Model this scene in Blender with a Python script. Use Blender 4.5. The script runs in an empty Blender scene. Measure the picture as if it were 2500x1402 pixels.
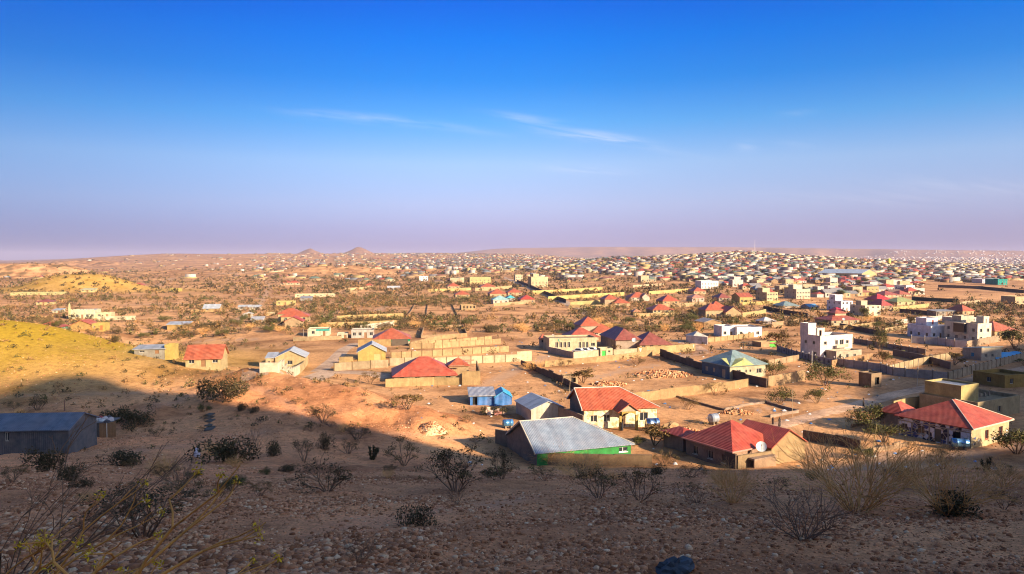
import bpy, bmesh, math, random
import numpy as np
from mathutils import Vector, Matrix

random.seed(7)
rng = np.random.default_rng(11)
S = bpy.context.scene
COL = S.collection
R = math.radians

# ------------------------------------------------------------------ camera
W0, H0, F = 2500.0, 1402.0, 1800.0          # photograph size and focal length in its pixels
HZ = 632.0                                  # row of the true horizon
EYE = 30.0
PITCH = math.atan((H0 / 2 - HZ) / F)
cam_d = bpy.data.cameras.new('camera')
cam_d.sensor_width = 36.0
cam_d.lens = 36.0 * F / W0
cam_d.clip_start = 0.3
cam_d.clip_end = 60000
cam = bpy.data.objects.new('camera', cam_d)
COL.objects.link(cam)
cam.location = (0, 0, EYE)
cam.rotation_euler = (math.pi / 2 - PITCH, 0, 0)
S.camera = cam

# ------------------------------------------------------------------ sun and sky
SUN_AZ, SUN_EL = 52.0, 20.0                 # degrees: to the right of straight behind the camera; above the horizon
SX, SY = math.sin(R(SUN_AZ)), -math.cos(R(SUN_AZ))
TE = math.tan(R(SUN_EL))
sun_d = bpy.data.lights.new('sun', 'SUN')
sun_d.energy = 5.0
sun_d.angle = R(0.9)
sun_d.color = (1.0, 0.80, 0.53)
sun = bpy.data.objects.new('sun', sun_d)
COL.objects.link(sun)
sun.rotation_euler = Vector((SX, SY, TE)).to_track_quat('Z', 'Y').to_euler()

world = bpy.data.worlds.new('World')
S.world = world
world.use_nodes = True
nt = world.node_tree
nt.nodes.clear()


def N(t, kind, **kw):
    n = t.nodes.new(kind)
    for k, v in kw.items():
        if k.startswith('i_'):
            n.inputs[int(k[2:])].default_value = v
        else:
            setattr(n, k, v)
    return n


def L(t, a, b):
    t.links.new(a, b)


def ramp(t, stops, interp='LINEAR'):
    n = t.nodes.new('ShaderNodeValToRGB')
    e = n.color_ramp.elements
    n.color_ramp.interpolation = interp
    while len(e) > 1:
        e.remove(e[-1])
    e[0].position = stops[0][0]
    e[0].color = (*stops[0][1], 1)
    for p, c in stops[1:]:
        x = e.new(p)
        x.color = (*c, 1)
    return n


def M2(t, op, a, b):
    n = t.nodes.new('ShaderNodeMath')
    n.operation = op
    for i, v in enumerate((a, b)):
        if v is None:
            continue
        if isinstance(v, (int, float)):
            n.inputs[i].default_value = v
        else:
            t.links.new(v, n.inputs[i])
    return n.outputs[0]


def MIX(t, fac, a, b, blend='MIX'):
    n = t.nodes.new('ShaderNodeMix')
    n.data_type = 'RGBA'
    n.blend_type = blend
    for i, v in ((0, fac), (6, a), (7, b)):
        if isinstance(v, (int, float)):
            n.inputs[i].default_value = v
        elif isinstance(v, tuple):
            n.inputs[i].default_value = (*v, 1)
        else:
            t.links.new(v, n.inputs[i])
    return n.outputs[2]


sky = N(nt, 'ShaderNodeTexSky', sky_type='NISHITA', sun_disc=False)
sky.sun_elevation = R(SUN_EL)
sky.sun_rotation = math.pi - R(SUN_AZ)
sky.altitude = 1300
sky.air_density = 1.0
sky.dust_density = 1.0
sky.ozone_density = 1.0
tc = N(nt, 'ShaderNodeTexCoord')
sep = N(nt, 'ShaderNodeSeparateXYZ')
L(nt, tc.outputs['Generated'], sep.inputs[0])
vx, vy, vz = sep.outputs
SKY_TINT = [(0.0, (0.183, 0.163, 0.392)), (0.0177, (0.174, 0.156, 0.347)), (0.0398, (0.221, 0.191, 0.358)), (0.0728, (0.297, 0.269, 0.402)), (0.127, (0.327, 0.357, 0.466)), (0.1799, (0.141, 0.327, 0.509)), (0.231, (0.035, 0.257, 0.542)), (0.2801, (0.001, 0.226, 0.607)), (0.3269, (0.001, 0.177, 0.609)), (0.6, (0.242, 0.427, 0.549)), (1.0, (0.55, 0.576, 0.549))]  # upper stops, above the view, are lifted and warmed as added fill
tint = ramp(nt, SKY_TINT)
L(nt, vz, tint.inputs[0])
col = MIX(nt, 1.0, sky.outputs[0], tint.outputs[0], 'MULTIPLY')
# the clear evening air is darker away from the sun
hyp = M2(nt, 'SQRT', M2(nt, 'ADD', M2(nt, 'MULTIPLY', vx, vx), M2(nt, 'MULTIPLY', vy, vy)), None)
sinaz = M2(nt, 'DIVIDE', vx, M2(nt, 'MAXIMUM', hyp, 0.001))
mr = N(nt, 'ShaderNodeMapRange', interpolation_type='SMOOTHSTEP', i_1=-0.74, i_2=0.10, i_3=0.42, i_4=1.0)
L(nt, sinaz, mr.inputs[0])
fall = N(nt, 'ShaderNodeCombineColor')
for i_, e_ in enumerate((1.25, 0.97, 0.78)):
    L(nt, M2(nt, 'POWER', mr.outputs[0], e_), fall.inputs[i_])
fall = fall.outputs[0]
col = MIX(nt, 1.0, col, fall, 'MULTIPLY')
# towards the sun the sky keeps its own glow
dots = M2(nt, 'ADD', M2(nt, 'MULTIPLY', vx, SX), M2(nt, 'MULTIPLY', vy, SY))
glow = N(nt, 'ShaderNodeMapRange', interpolation_type='SMOOTHSTEP', i_1=0.0, i_2=0.7, i_3=0.0, i_4=1.0)
L(nt, dots, glow.inputs[0])
col = MIX(nt, glow.outputs[0], col, sky.outputs[0])
# thin cirrus wisps: soft streaks with a torn edge, set by direction
u_ = M2(nt, 'DIVIDE', vx, M2(nt, 'MAXIMUM', vy, 0.05))
w_ = M2(nt, 'DIVIDE', vz, M2(nt, 'MAXIMUM', vy, 0.05))
comb = N(nt, 'ShaderNodeCombineXYZ')
L(nt, M2(nt, 'MULTIPLY', u_, 7.0), comb.inputs[0])
L(nt, M2(nt, 'ADD', M2(nt, 'MULTIPLY', w_, 80.0), M2(nt, 'MULTIPLY', u_, 11.0)), comb.inputs[1])
ns = N(nt, 'ShaderNodeTexNoise')
ns.inputs['Scale'].default_value = 1.6
ns.inputs['Detail'].default_value = 7
ns.inputs['Roughness'].default_value = 0.62
ns.inputs['Distortion'].default_value = 0.6
L(nt, comb.outputs[0], ns.inputs['Vector'])
nz = ramp(nt, [(0.36, (0, 0, 0)), (0.72, (1, 1, 1))])
L(nt, ns.outputs[0], nz.inputs[0])
WISPS = [  # centre x, y in photo pixels, half length, half thickness, slope, strength
    (860, 289, 105, 9, 0.09, 0.55), (1090, 312, 110, 8, 0.13, 0.26), (1285, 294, 70, 10, 0.14, 0.42),
    (1440, 333, 90, 10, 0.10, 0.75), (1560, 356, 95, 7, 0.20, 0.42), (1432, 416, 85, 8, 0.05, 0.55),
    (1818, 362, 22, 12, 0.0, 0.30), (1930, 355, 50, 9, -0.02, 0.16), (1935, 281, 40, 7, -0.1, 0.2),
    (2370, 455, 190, 14, 0.06, 0.30), (2120, 482, 260, 20, 0.03, 0.16)]
acc = None
for (cx, cy, hl, ht, sl, st) in WISPS:
    du = M2(nt, 'DIVIDE', M2(nt, 'SUBTRACT', u_, (cx - W0 / 2) / F), hl / F)
    wl = M2(nt, 'SUBTRACT', M2(nt, 'SUBTRACT', (HZ - cy) / F, M2(nt, 'MULTIPLY', M2(nt, 'SUBTRACT', u_, (cx - W0 / 2) / F), sl)), w_)
    dw = M2(nt, 'DIVIDE', wl, ht / F)
    q = M2(nt, 'ADD', M2(nt, 'MULTIPLY', du, du), M2(nt, 'MULTIPLY', dw, dw))
    g = M2(nt, 'MULTIPLY', M2(nt, 'POWER', 2.0, M2(nt, 'MULTIPLY', q, -1.0)), st)
    acc = g if acc is None else M2(nt, 'ADD', acc, g)
acc = M2(nt, 'MULTIPLY', acc, M2(nt, 'ADD', M2(nt, 'MULTIPLY', nz.outputs[0], 1.0), 0.02))
acc = M2(nt, 'MULTIPLY', acc, M2(nt, 'GREATER_THAN', vy, 0.1))
acc = M2(nt, 'MINIMUM', M2(nt, 'MULTIPLY', acc, 0.68), 0.8)
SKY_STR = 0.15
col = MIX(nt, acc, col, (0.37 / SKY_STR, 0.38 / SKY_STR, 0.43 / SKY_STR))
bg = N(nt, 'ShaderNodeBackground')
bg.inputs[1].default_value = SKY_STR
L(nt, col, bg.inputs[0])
out = N(nt, 'ShaderNodeOutputWorld')
L(nt, bg.outputs[0], out.inputs[0])

S.view_settings.view_transform = 'Standard'
S.view_settings.look = 'None'
S.view_settings.exposure = 1.35
S.view_settings.gamma = 1.0
S.view_settings.use_curve_mapping = False
S.render.engine = 'CYCLES'
S.cycles.max_bounces = 4
S.cycles.diffuse_bounces = 2
S.cycles.glossy_bounces = 2
S.cycles.transparent_max_bounces = 4
S.cycles.volume_bounces = 0
S.cycles.use_denoising = True
S.cycles.use_adaptive_sampling = True
S.cycles.adaptive_threshold = 0.016
S.cycles.filter_width = 1.1

# ------------------------------------------------------------------ terrain height field
def row_slope(py):
    """Downward slope of the sight line through photo row py (vertical drop per metre of depth)."""
    return math.tan(math.atan((py - H0 / 2) / F) + PITCH)


def ray(px, py):
    """World direction of a photo pixel, scaled to depth 1 along +Y."""
    x = (px - W0 / 2) / F
    a = (py - H0 / 2) / F
    c, s = math.cos(PITCH), math.sin(PITCH)
    # camera axes: forward (0,c,-s), down (0,-s,-c)
    d = np.array([x, c - a * s, -s - a * c])
    return d / d[1]


CTRL = []


def cp(px, *rows):
    for py, d in rows:
        v = ray(px, py) * d
        CTRL.append((v[0], v[1], EYE + v[2]))


cp(60, (1402, 12), (1300, 18), (1200, 33), (1150, 60), (1100, 104), (1000, 130), (950, 145), (900, 160), (850, 172), (789, 190), (836, 262))
cp(180, (1100, 100), (1000, 128), (905, 162), (855, 174), (835, 184), (852, 240))
cp(-300, (1402, 12), (1200, 33), (1080, 106), (950, 145), (800, 178), (735, 198), (800, 275))
cp(300, (1402, 12), (1300, 18), (1200, 34), (1150, 64), (1100, 95), (1040, 122), (960, 145), (900, 165), (871, 180), (854, 236))
cp(500, (1402, 12.5), (1200, 35), (1150, 66), (1100, 98), (1000, 132), (930, 160), (895, 178), (885, 208), (855, 240))
cp(700, (1402, 13), (1300, 18.5), (1200, 36), (1150, 70), (1100, 100), (1000, 130), (960, 145), (932, 155), (912, 190), (860, 236))
cp(900, (1230, 30), (1150, 75), (1100, 104), (1050, 120), (1000, 135), (972, 146), (950, 168), (905, 198))
cp(1050, (1402, 13), (1180, 46), (1150, 85), (1100, 110), (1044, 126), (1005, 143), (960, 165), (900, 201), (850, 246))
for px in (1250, 1500, 1750, 2000):
    cp(px, (1402, 13), (1300, 18.5), (1230, 28.5), (1200, 36), (1180, 46), (1160, 70), (1149, 90), (1139, 105), (1100, 114), (1050, 129), (1000, 146.5), (950, 170), (900, 201), (860, 236))
cp(2250, (1402, 13), (1240, 25), (1180, 44), (1148, 88), (1138, 104), (1096, 115.5), (1050, 129), (1000, 146.5), (950, 170), (900, 201), (850, 246))
cp(2470, (1402, 13), (1250, 24), (1180, 44), (1146, 88), (1136, 104), (1090, 117), (1050, 129), (1000, 146.5), (950, 170), (900, 201), (850, 246))
cp(2900, (1402, 14), (1150, 70), (1000, 146), (900, 201), (850, 246))
CTRL += [(0, 0, 28.3), (-12, 0, 27.2), (12, 0, 28.9), (0, -15, 31.5), (30, 5, 30), (-40, -5, 25), (-80, 20, 21), (-60, -60, 34), (0, -60, 40), (60, -60, 42),
         (60, 10, 27), (90, 40, 18), (-150, 60, 18), (-180, -20, 28), (130, 100, 5), (0, -160, 46), (-150, -150, 40), (150, -100, 40), (180, 60, 14), (200, 160, 1), (-200, 110, 14)]
CTRL = np.array(CTRL)

# ridge that stands behind and beside the camera, outside the picture: (position across the sun's direction, crest height)
RIDGE_T = 95.0
RIDGE = [(-260, 81.3), (-60, 94.0), (30, 97.8), (50, 98.4), (60, 102), (68, 100), (73, 88), (78, 73), (84, 59.5), (90, 55), (97, 49.0), (105, 45.8), (120, 41.4), (142, 35.6), (151, 39.5), (158, 40.0), (168, 46.5), (193, 49), (229, 47), (287, 42.5), (384, 33.5), (600, 10), (900, 0)]


def tps(r2):
    return 0.5 * r2 * np.log(r2 + 1e-9)


def fit_tps(P):
    n = len(P)
    xy = P[:, :2] / 100.0
    d2 = ((xy[:, None] - xy[None]) ** 2).sum(-1)
    K = tps(d2) + np.eye(n) * 2e-3
    A = np.zeros((n + 3, n + 3))
    A[:n, :n] = K
    A[:n, n] = 1
    A[:n, n + 1:] = xy
    A[n, :n] = 1
    A[n + 1:, :n] = xy.T
    b = np.zeros(n + 3)
    b[:n] = P[:, 2]
    return xy, np.linalg.solve(A, b)


TP, TW = fit_tps(CTRL)


def near_z(x, y):
    X = np.stack([x, y], -1) / 100.0
    out = np.zeros(x.shape)
    n = len(TP)
    for i in range(n):
        out += TW[i] * tps((X[..., 0] - TP[i, 0]) ** 2 + (X[..., 1] - TP[i, 1]) ** 2)
    return out + TW[n] + TW[n + 1] * X[..., 0] + TW[n + 2] * X[..., 1]


def sstep(a, b, v):
    t = np.clip((v - a) / (b - a), 0, 1)
    return t * t * (3 - 2 * t)


_perm = np.random.default_rng(5).random((256, 256))


def vnoise(x, y):
    xi, yi = np.floor(x).astype(int), np.floor(y).astype(int)
    fx, fy = x - xi, y - yi
    fx, fy = fx * fx * (3 - 2 * fx), fy * fy * (3 - 2 * fy)
    g = lambda a, b: _perm[a & 255, b & 255]
    return (g(xi, yi) * (1 - fx) + g(xi + 1, yi) * fx) * (1 - fy) + (g(xi, yi + 1) * (1 - fx) + g(xi + 1, yi + 1) * fx) * fy


def fbm(x, y, o=4):
    s, a, t = 0, 1.0, 0
    for k in range(o):
        s = s + a * (vnoise(x * 2 ** k + 17.3 * k, y * 2 ** k + 9.1 * k) - 0.5)
        t += a
        a *= 0.5
    return s / t


def bump(x, y, px, d, wx, wy, h, p=2.0):
    cx = (px - W0 / 2) / F * d
    q = np.abs((x - cx) / wx) ** 2 + np.abs((y - d) / wy) ** 2
    return h * np.exp(-q ** (p / 2))


def far_z(x, y):
    yy = np.maximum(y, 1.0)
    r = np.hypot(x, y)
    u = x / yy                                        # tangent of the bearing
    z = 1.2 * fbm(x / 160, y / 160, 3) + 0.7 * fbm(x / 45, y / 45, 2)
    # mounds on the left
    z = z + bump(x, y, 205, 690, 48, 34, 15, 3.0) * (1 + 0.25 * fbm(x / 20, y / 20, 3)) + bump(x, y, 100, 700, 50, 22, 4)
    z = z + bump(x, y, 60, 1200, 110, 60, 22, 4.0)
    z = z + bump(x, y, 830, 1330, 110, 60, 16, 2.4) * (1 + 0.5 * fbm(x / 35, y / 35, 3)) + bump(x, y, 1090, 1340, 70, 40, 7)
    z = z + bump(x, y, 470, 1350, 160, 90, 10)
    # rise that carries the dense town on the right
    z = z + 37 * np.exp(-((u - 0.30) / 0.30) ** 2) * sstep(620, 2000, y) * (1 - 0.85 * sstep(2000, 3200, y))
    z = z + bump(x, y, 1500, 1650, 60, 60, 8) + bump(x, y, 1810, 1900, 90, 90, 9)
    # ground that climbs slowly to the left and middle skyline
    climb = 62 * sstep(1700, 5200, y) * sstep(-0.72, -0.45, u) * (1 - sstep(-0.02, 0.2, u)) * (1 + 0.22 * fbm(u * 9, y / 900, 3))
    z = z + bump(x, y, 200, 2600, 130, 120, 20, 3) + bump(x, y, 330, 4300, 700, 300, 8)
    # twin cones
    for px, d, w, h in ((757, 6000, 85, 50), (876, 6000, 105, 60)):
        cx = (px - W0 / 2) / F * d
        q = np.hypot((x - cx) / w, (y - d) / w)
        z = z + h * np.clip(1.15 - q * 0.75, 0, 1) ** 1.25 * (1 + 0.3 * fbm(x / 45, y / 45, 3))
    # flat-topped escarpment along the right skyline
    edge = 9800 + 1100 * fbm(u * 7 + 3, u * 0 + 1.5, 4) * 2 - 1500 * sstep(0.25, 0.7, u)
    top = EYE + (HZ - np.interp(u * F + W0 / 2, [1000, 1250, 1480, 1900, 2200, 2500], [611, 607, 604, 606, 609, 612])) / F * edge
    z = z + (top + 5 * fbm(u * 30 + 9, y / 9000, 3)) * (0.30 * sstep(edge - 4200, edge - 600, y) + 0.70 * sstep(edge - 900, edge + 350, y)) * sstep(-0.13, 0.0, u)
    z = z + climb * (1 - sstep(-0.13, 0.0, u) * sstep(edge - 4200, edge - 900, y))
    z = z + 20 * sstep(9000, 12000, y) * sstep(-0.75, -0.3, u)
    return z


SPUR_PTS = [ray(px, 900)[:2] * d for px, d in ((300, 177), (420, 171), (520, 164), (650, 153), (800, 143), (950, 135), (1050, 128))]


def SPUR(x, y):
    """Rounded rib running down from the hill on the left."""
    best, dd = np.full(np.shape(x), 1e9), np.zeros(np.shape(x))
    n = len(SPUR_PTS) - 1
    for i in range(n):
        (ax, ay), (bx, by) = SPUR_PTS[i], SPUR_PTS[i + 1]
        dx, dy = bx - ax, by - ay
        t = np.clip(((x - ax) * dx + (y - ay) * dy) / (dx * dx + dy * dy), 0, 1)
        d = np.hypot(x - ax - t * dx, y - ay - t * dy)
        k = d < best
        best = np.where(k, d, best)
        dd = np.where(k, (i + t) / n, dd)
    return 3.4 * np.exp(-(best / 7.5) ** 2) * (0.25 + 0.75 * sstep(0.2, 0.55, dd)) * (1 - 0.35 * dd) * (1 + 0.9 * fbm(x / 7, y / 7, 3))


def base_z(x, y):
    x, y = np.asarray(x, float), np.asarray(y, float)
    r = np.hypot(x, y)
    kl = 1 - sstep(-0.50, -0.22, x / np.maximum(y, 1.0))
    w = sstep(195 + 75 * kl, 300 + 90 * kl, r)
    zn = near_z(x, y)
    zf = far_z(x, y)
    t = x * SX + y * SY
    c = x * math.cos(R(SUN_AZ)) + y * math.sin(R(SUN_AZ))
    crest = np.interp(c, [a for a, b in RIDGE], [b for a, b in RIDGE])
    rid = crest * np.exp(-((t - RIDGE_T) / 42.0) ** 2)
    rid = np.where(t > RIDGE_T, crest * np.exp(-((t - RIDGE_T) / 130.0) ** 2), rid)
    back = sstep(20, 60, t - 0.25 * np.maximum(y, 0) * 0)          # only on the sun side
    z = zn * (1 - w) + zf * w
    zr = np.maximum(z, rid + np.minimum(z, 0))
    k = sstep(0.95, 1.25, x / np.maximum(y, 1e-3)) * (y > 0) + (y <= 0)
    z = z * (1 - k) + np.maximum(z, zr) * k
    # roughness
    near = 1 - sstep(60, 220, r)
    z = z + SPUR(x, y)
    z = z + (1 - sstep(150, 230, r)) * (1.2 + 1.4 * sstep(70, 120, r)) * (1.0 * (np.abs(fbm(x / 14, y / 14, 3)) - 0.12) + 0.5 * fbm(x / 5, y / 5, 3) + 0.24 * fbm(x / 2.0, y / 2.0, 3)) * sstep(3, 14, r) * (0.3 + 0.7 * sstep(0.3, 3, z))
    return z


AZ = np.concatenate([np.linspace(-180, -44, 70, endpoint=False), np.linspace(-44, 44, 500), np.linspace(44, 180, 141)[1:]])
RR = np.concatenate([[0.0], np.geomspace(2.0, 16500, 520)])
_a, _r = np.meshgrid(np.radians(AZ), RR)
GX, GY = _r * np.sin(_a), _r * np.cos(_a)
GZ = base_z(GX, GY)
GZ[0, :] = GZ[0, 0]
_lr = np.log(RR[1:])


def gz(x, y):
    """Height of the terrain mesh at world x, y (bilinear on its own grid)."""
    x, y = np.asarray(x, float), np.asarray(y, float)
    r = np.hypot(x, y)
    az = np.degrees(np.arctan2(x, y))
    fi = 1 + np.clip(np.interp(np.log(np.maximum(r, 2.0)), _lr, np.arange(len(_lr))), 0, len(_lr) - 1.001)
    ii = fi.astype(int)
    # exact linear weight in r
    wr = np.clip((r - RR[ii]) / (RR[ii + 1] - RR[ii]), 0, 1)
    fj = np.interp(az, AZ, np.arange(len(AZ)))
    jj = np.clip(fj.astype(int), 0, len(AZ) - 2)
    wa = fj - jj
    return (GZ[ii, jj] * (1 - wa) + GZ[ii, jj + 1] * wa) * (1 - wr) + (GZ[ii + 1, jj] * (1 - wa) + GZ[ii + 1, jj + 1] * wa) * wr


_steps = np.geomspace(6, 16000, 3000)


def ground(px, py, dmin=6.0):
    """Where the sight line of a photo pixel meets the terrain."""
    v = ray(px, py)
    x, y, z = v[0] * _steps, _steps, EYE + v[2] * _steps
    h = gz(x, y)
    k = np.nonzero((z < h) & (_steps > dmin))[0]
    if len(k) == 0:
        i = len(_steps) - 1
        return np.array([x[i], y[i], h[i]])
    i = k[0]
    if i == 0:
        return np.array([x[0], y[0], h[0]])
    a, b = z[i - 1] - h[i - 1], h[i] - z[i]
    t = a / (a + b + 1e-9)
    d = _steps[i - 1] * (1 - t) + _steps[i] * t
    return np.array([v[0] * d, d, float(gz(v[0] * d, d))])


def project(x, y, z):
    dz = np.asarray(z) - EYE
    c, s = math.cos(PITCH), math.sin(PITCH)
    fwd = np.asarray(y) * c - dz * s
    dn = -np.asarray(y) * s - dz * c
    return W0 / 2 + F * np.asarray(x) / fwd, H0 / 2 + F * dn / fwd


# ------------------------------------------------------------------ materials
MATS = {}


def new_mat(name):
    m = bpy.data.materials.new(name)
    m.use_nodes = True
    t = m.node_tree
    b = t.nodes['Principled BSDF']
    return m, t, b


def noise(t, vec, scale, detail=4, rough=0.55, dist=0.0):
    n = N(t, 'ShaderNodeTexNoise')
    n.inputs['Scale'].default_value = scale
    n.inputs['Detail'].default_value = detail
    n.inputs['Roughness'].default_value = rough
    n.inputs['Distortion'].default_value = dist
    if vec is not None:
        L(t, vec, n.inputs['Vector'])
    return n.outputs[0]


def bumpn(t, h, strength, dist, b):
    n = N(t, 'ShaderNodeBump')
    n.inputs['Strength'].default_value = strength
    n.inputs['Distance'].default_value = dist
    L(t, h, n.inputs['Height'])
    L(t, n.outputs[0], b.inputs['Normal'])


def plaster(c, var=0.34, rough=0.9, dirt=0.55, name='plaster'):
    """Painted or rendered masonry: blotches, streaks and a dusty foot."""
    k_ = min(1.0, 0.62 + 0.38 * (min(c) / max(c)))
    c = (c[0] * 0.86 * k_, c[1] * 0.81 * k_, c[2] * 0.82 * k_)
    key = (name, tuple(round(v, 3) for v in c), var, dirt)
    if key in MATS:
        return MATS[key]
    m, t, b = new_mat(name)
    tcn = N(t, 'ShaderNodeTexCoord')
    ge = N(t, 'ShaderNodeNewGeometry')
    n1 = noise(t, ge.outputs['Position'], 0.7, 5, 0.6)
    n2 = noise(t, ge.outputs['Position'], 5.0, 3, 0.6)
    r1 = ramp(t, [(0.3, (1 - var,) * 3), (0.7, (1 + var * 0.3,) * 3)])
    L(t, n1, r1.inputs[0])
    col = MIX(t, 1.0, c, r1.outputs[0], 'MULTIPLY')
    r2 = ramp(t, [(0.35, (0.86,) * 3), (0.62, (1.05,) * 3)])
    L(t, n2, r2.inputs[0])
    col = MIX(t, 1.0, col, r2.outputs[0], 'MULTIPLY')
    mp = N(t, 'ShaderNodeMapping')
    mp.inputs['Scale'].default_value = (2.2, 2.2, 0.16)
    L(t, ge.outputs['Position'], mp.inputs[0])
    n3 = noise(t, mp.outputs[0], 1.0, 4, 0.65)
    r3 = ramp(t, [(0.48, (0, 0, 0)), (0.75, (1, 1, 1))])
    L(t, n3, r3.inputs[0])
    col = MIX(t, M2(t, 'MULTIPLY', r3.outputs[0], dirt), col, (c[0] * 0.55 + 0.04, c[1] * 0.5 + 0.02, c[2] * 0.45 + 0.012))
    L(t, col, b.inputs['Base Color'])
    b.inputs['Roughness'].default_value = rough
    b.inputs['Specular IOR Level'].default_value = 0.2
    bumpn(t, n2, 0.3, 0.03, b)
    MATS[key] = m
    return m


def sheet(c, rust=0.25, rough=0.5, metal=0.0, name='tin', scale=9.0, axis=0):
    """Corrugated roofing sheet: ribs run down the slope, sheets differ a little, patches fade or rust."""
    key = (name, tuple(round(v, 3) for v in c), rust, rough, metal, axis)
    if key in MATS:
        return MATS[key]
    m, t, b = new_mat(name)
    tcn = N(t, 'ShaderNodeTexCoord')
    sp = N(t, 'ShaderNodeSeparateXYZ')
    L(t, tcn.outputs['Object'], sp.inputs[0])
    ax = sp.outputs[axis]
    w = M2(t, 'SINE', M2(t, 'MULTIPLY', ax, 2 * math.pi / 0.25), None)
    strip = M2(t, 'FLOOR', M2(t, 'MULTIPLY', ax, 1.15), None)
    wn = N(t, 'ShaderNodeTexWhiteNoise', noise_dimensions='1D')
    L(t, strip, wn.inputs['W'])
    n1 = noise(t, tcn.outputs['Object'], 0.9, 5, 0.65)
    r1 = ramp(t, [(0.35, (0.7,) * 3), (0.7, (1.15,) * 3)])
    L(t, n1, r1.inputs[0])
    col = MIX(t, 1.0, c, r1.outputs[0], 'MULTIPLY')
    r2 = ramp(t, [(0.0, (0.84,) * 3), (1.0, (1.1,) * 3)])
    L(t, wn.outputs[0], r2.inputs[0])
    col = MIX(t, 1.0, col, r2.outputs[0], 'MULTIPLY')
    n3 = noise(t, tcn.outputs['Object'], 2.7, 5, 0.7)
    r3 = ramp(t, [(0.55, (0, 0, 0)), (0.72, (1, 1, 1))])
    L(t, n3, r3.inputs[0])
    col = MIX(t, M2(t, 'MULTIPLY', r3.outputs[0], rust), col, (0.24, 0.13, 0.075))
    n4 = noise(t, tcn.outputs['Object'], 0.45, 6, 0.7)
    r4 = ramp(t, [(0.4, (0, 0, 0)), (0.68, (1, 1, 1))])
    L(t, n4, r4.inputs[0])
    col = MIX(t, M2(t, 'MULTIPLY', r4.outputs[0], 0.4), col, (0.36 * 0.6 + c[0] * 0.4, 0.22 * 0.6 + c[1] * 0.4, 0.14 * 0.6 + c[2] * 0.4))
    L(t, col, b.inputs['Base Color'])
    b.inputs['Roughness'].default_value = rough
    b.inputs['Metallic'].default_value = metal
    bumpn(t, w, 0.6, 0.04, b)
    MATS[key] = m
    return m


def plain(c, rough=0.7, metal=0.0, name='paint', var=0.15):
    key = (name, tuple(round(v, 3) for v in c), rough, metal)
    if key in MATS:
        return MATS[key]
    m, t, b = new_mat(name)
    ge = N(t, 'ShaderNodeNewGeometry')
    n1 = noise(t, ge.outputs['Position'], 3.0, 4, 0.6)
    r1 = ramp(t, [(0.3, (1 - var,) * 3), (0.7, (1 + var * 0.5,) * 3)])
    L(t, n1, r1.inputs[0])
    L(t, MIX(t, 1.0, c, r1.outputs[0], 'MULTIPLY'), b.inputs['Base Color'])
    b.inputs['Roughness'].default_value = rough
    b.inputs['Metallic'].default_value = metal
    MATS[key] = m
    return m


def leafmat(c, name='leaves', var=0.5, dry=(0.16, 0.11, 0.04), dryness=0.3):
    key = (name, tuple(round(v, 3) for v in c))
    if key in MATS:
        return MATS[key]
    m, t, b = new_mat(name)
    ge = N(t, 'ShaderNodeNewGeometry')
    oi = N(t, 'ShaderNodeObjectInfo')
    r1 = ramp(t, [(0.0, (1 - var,) * 3), (1.0, (1 + var,) * 3)])
    L(t, ge.outputs['Random Per Island'], r1.inputs[0])
    col = MIX(t, 1.0, c, r1.outputs[0], 'MULTIPLY')
    n1 = noise(t, ge.outputs['Position'], 0.35, 3, 0.6)
    r3 = ramp(t, [(0.45, (0, 0, 0)), (0.65, (1, 1, 1))])
    L(t, n1, r3.inputs[0])
    col = MIX(t, M2(t, 'MULTIPLY', r3.outputs[0], dryness), col, dry)
    L(t, col, b.inputs['Base Color'])
    b.inputs['Roughness'].default_value = 0.75
    b.inputs['Specular IOR Level'].default_value = 0.15
    MATS[key] = m
    return m


def stonemat():
    if 'stone' in MATS:
        return MATS['stone']
    m, t, b = new_mat('stone')
    ge = N(t, 'ShaderNodeNewGeometry')
    oi = N(t, 'ShaderNodeObjectInfo')
    rnd = M2(t, 'FRACT', M2(t, 'ADD', ge.outputs['Random Per Island'], oi.outputs['Random']), None)
    r1 = ramp(t, [(0.0, (0.26, 0.10, 0.045)), (0.3, (0.44, 0.18, 0.08)), (0.62, (0.60, 0.26, 0.125)), (0.84, (0.70, 0.35, 0.18)), (0.94, (0.78, 0.46, 0.26)), (1.0, (0.86, 0.60, 0.38))])
    L(t, rnd, r1.inputs[0])
    n1 = noise(t, ge.outputs['Position'], 14.0, 4, 0.65)
    r2 = ramp(t, [(0.3, (0.68,) * 3), (0.7, (1.18,) * 3)])
    L(t, n1, r2.inputs[0])
    L(t, MIX(t, 1.0, r1.outputs[0], r2.outputs[0], 'MULTIPLY'), b.inputs['Base Color'])
    b.inputs['Roughness'].default_value = 0.93
    b.inputs['Specular IOR Level'].default_value = 0.15
    bumpn(t, n1, 0.5, 0.03, b)
    MATS['stone'] = m
    return m


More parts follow.
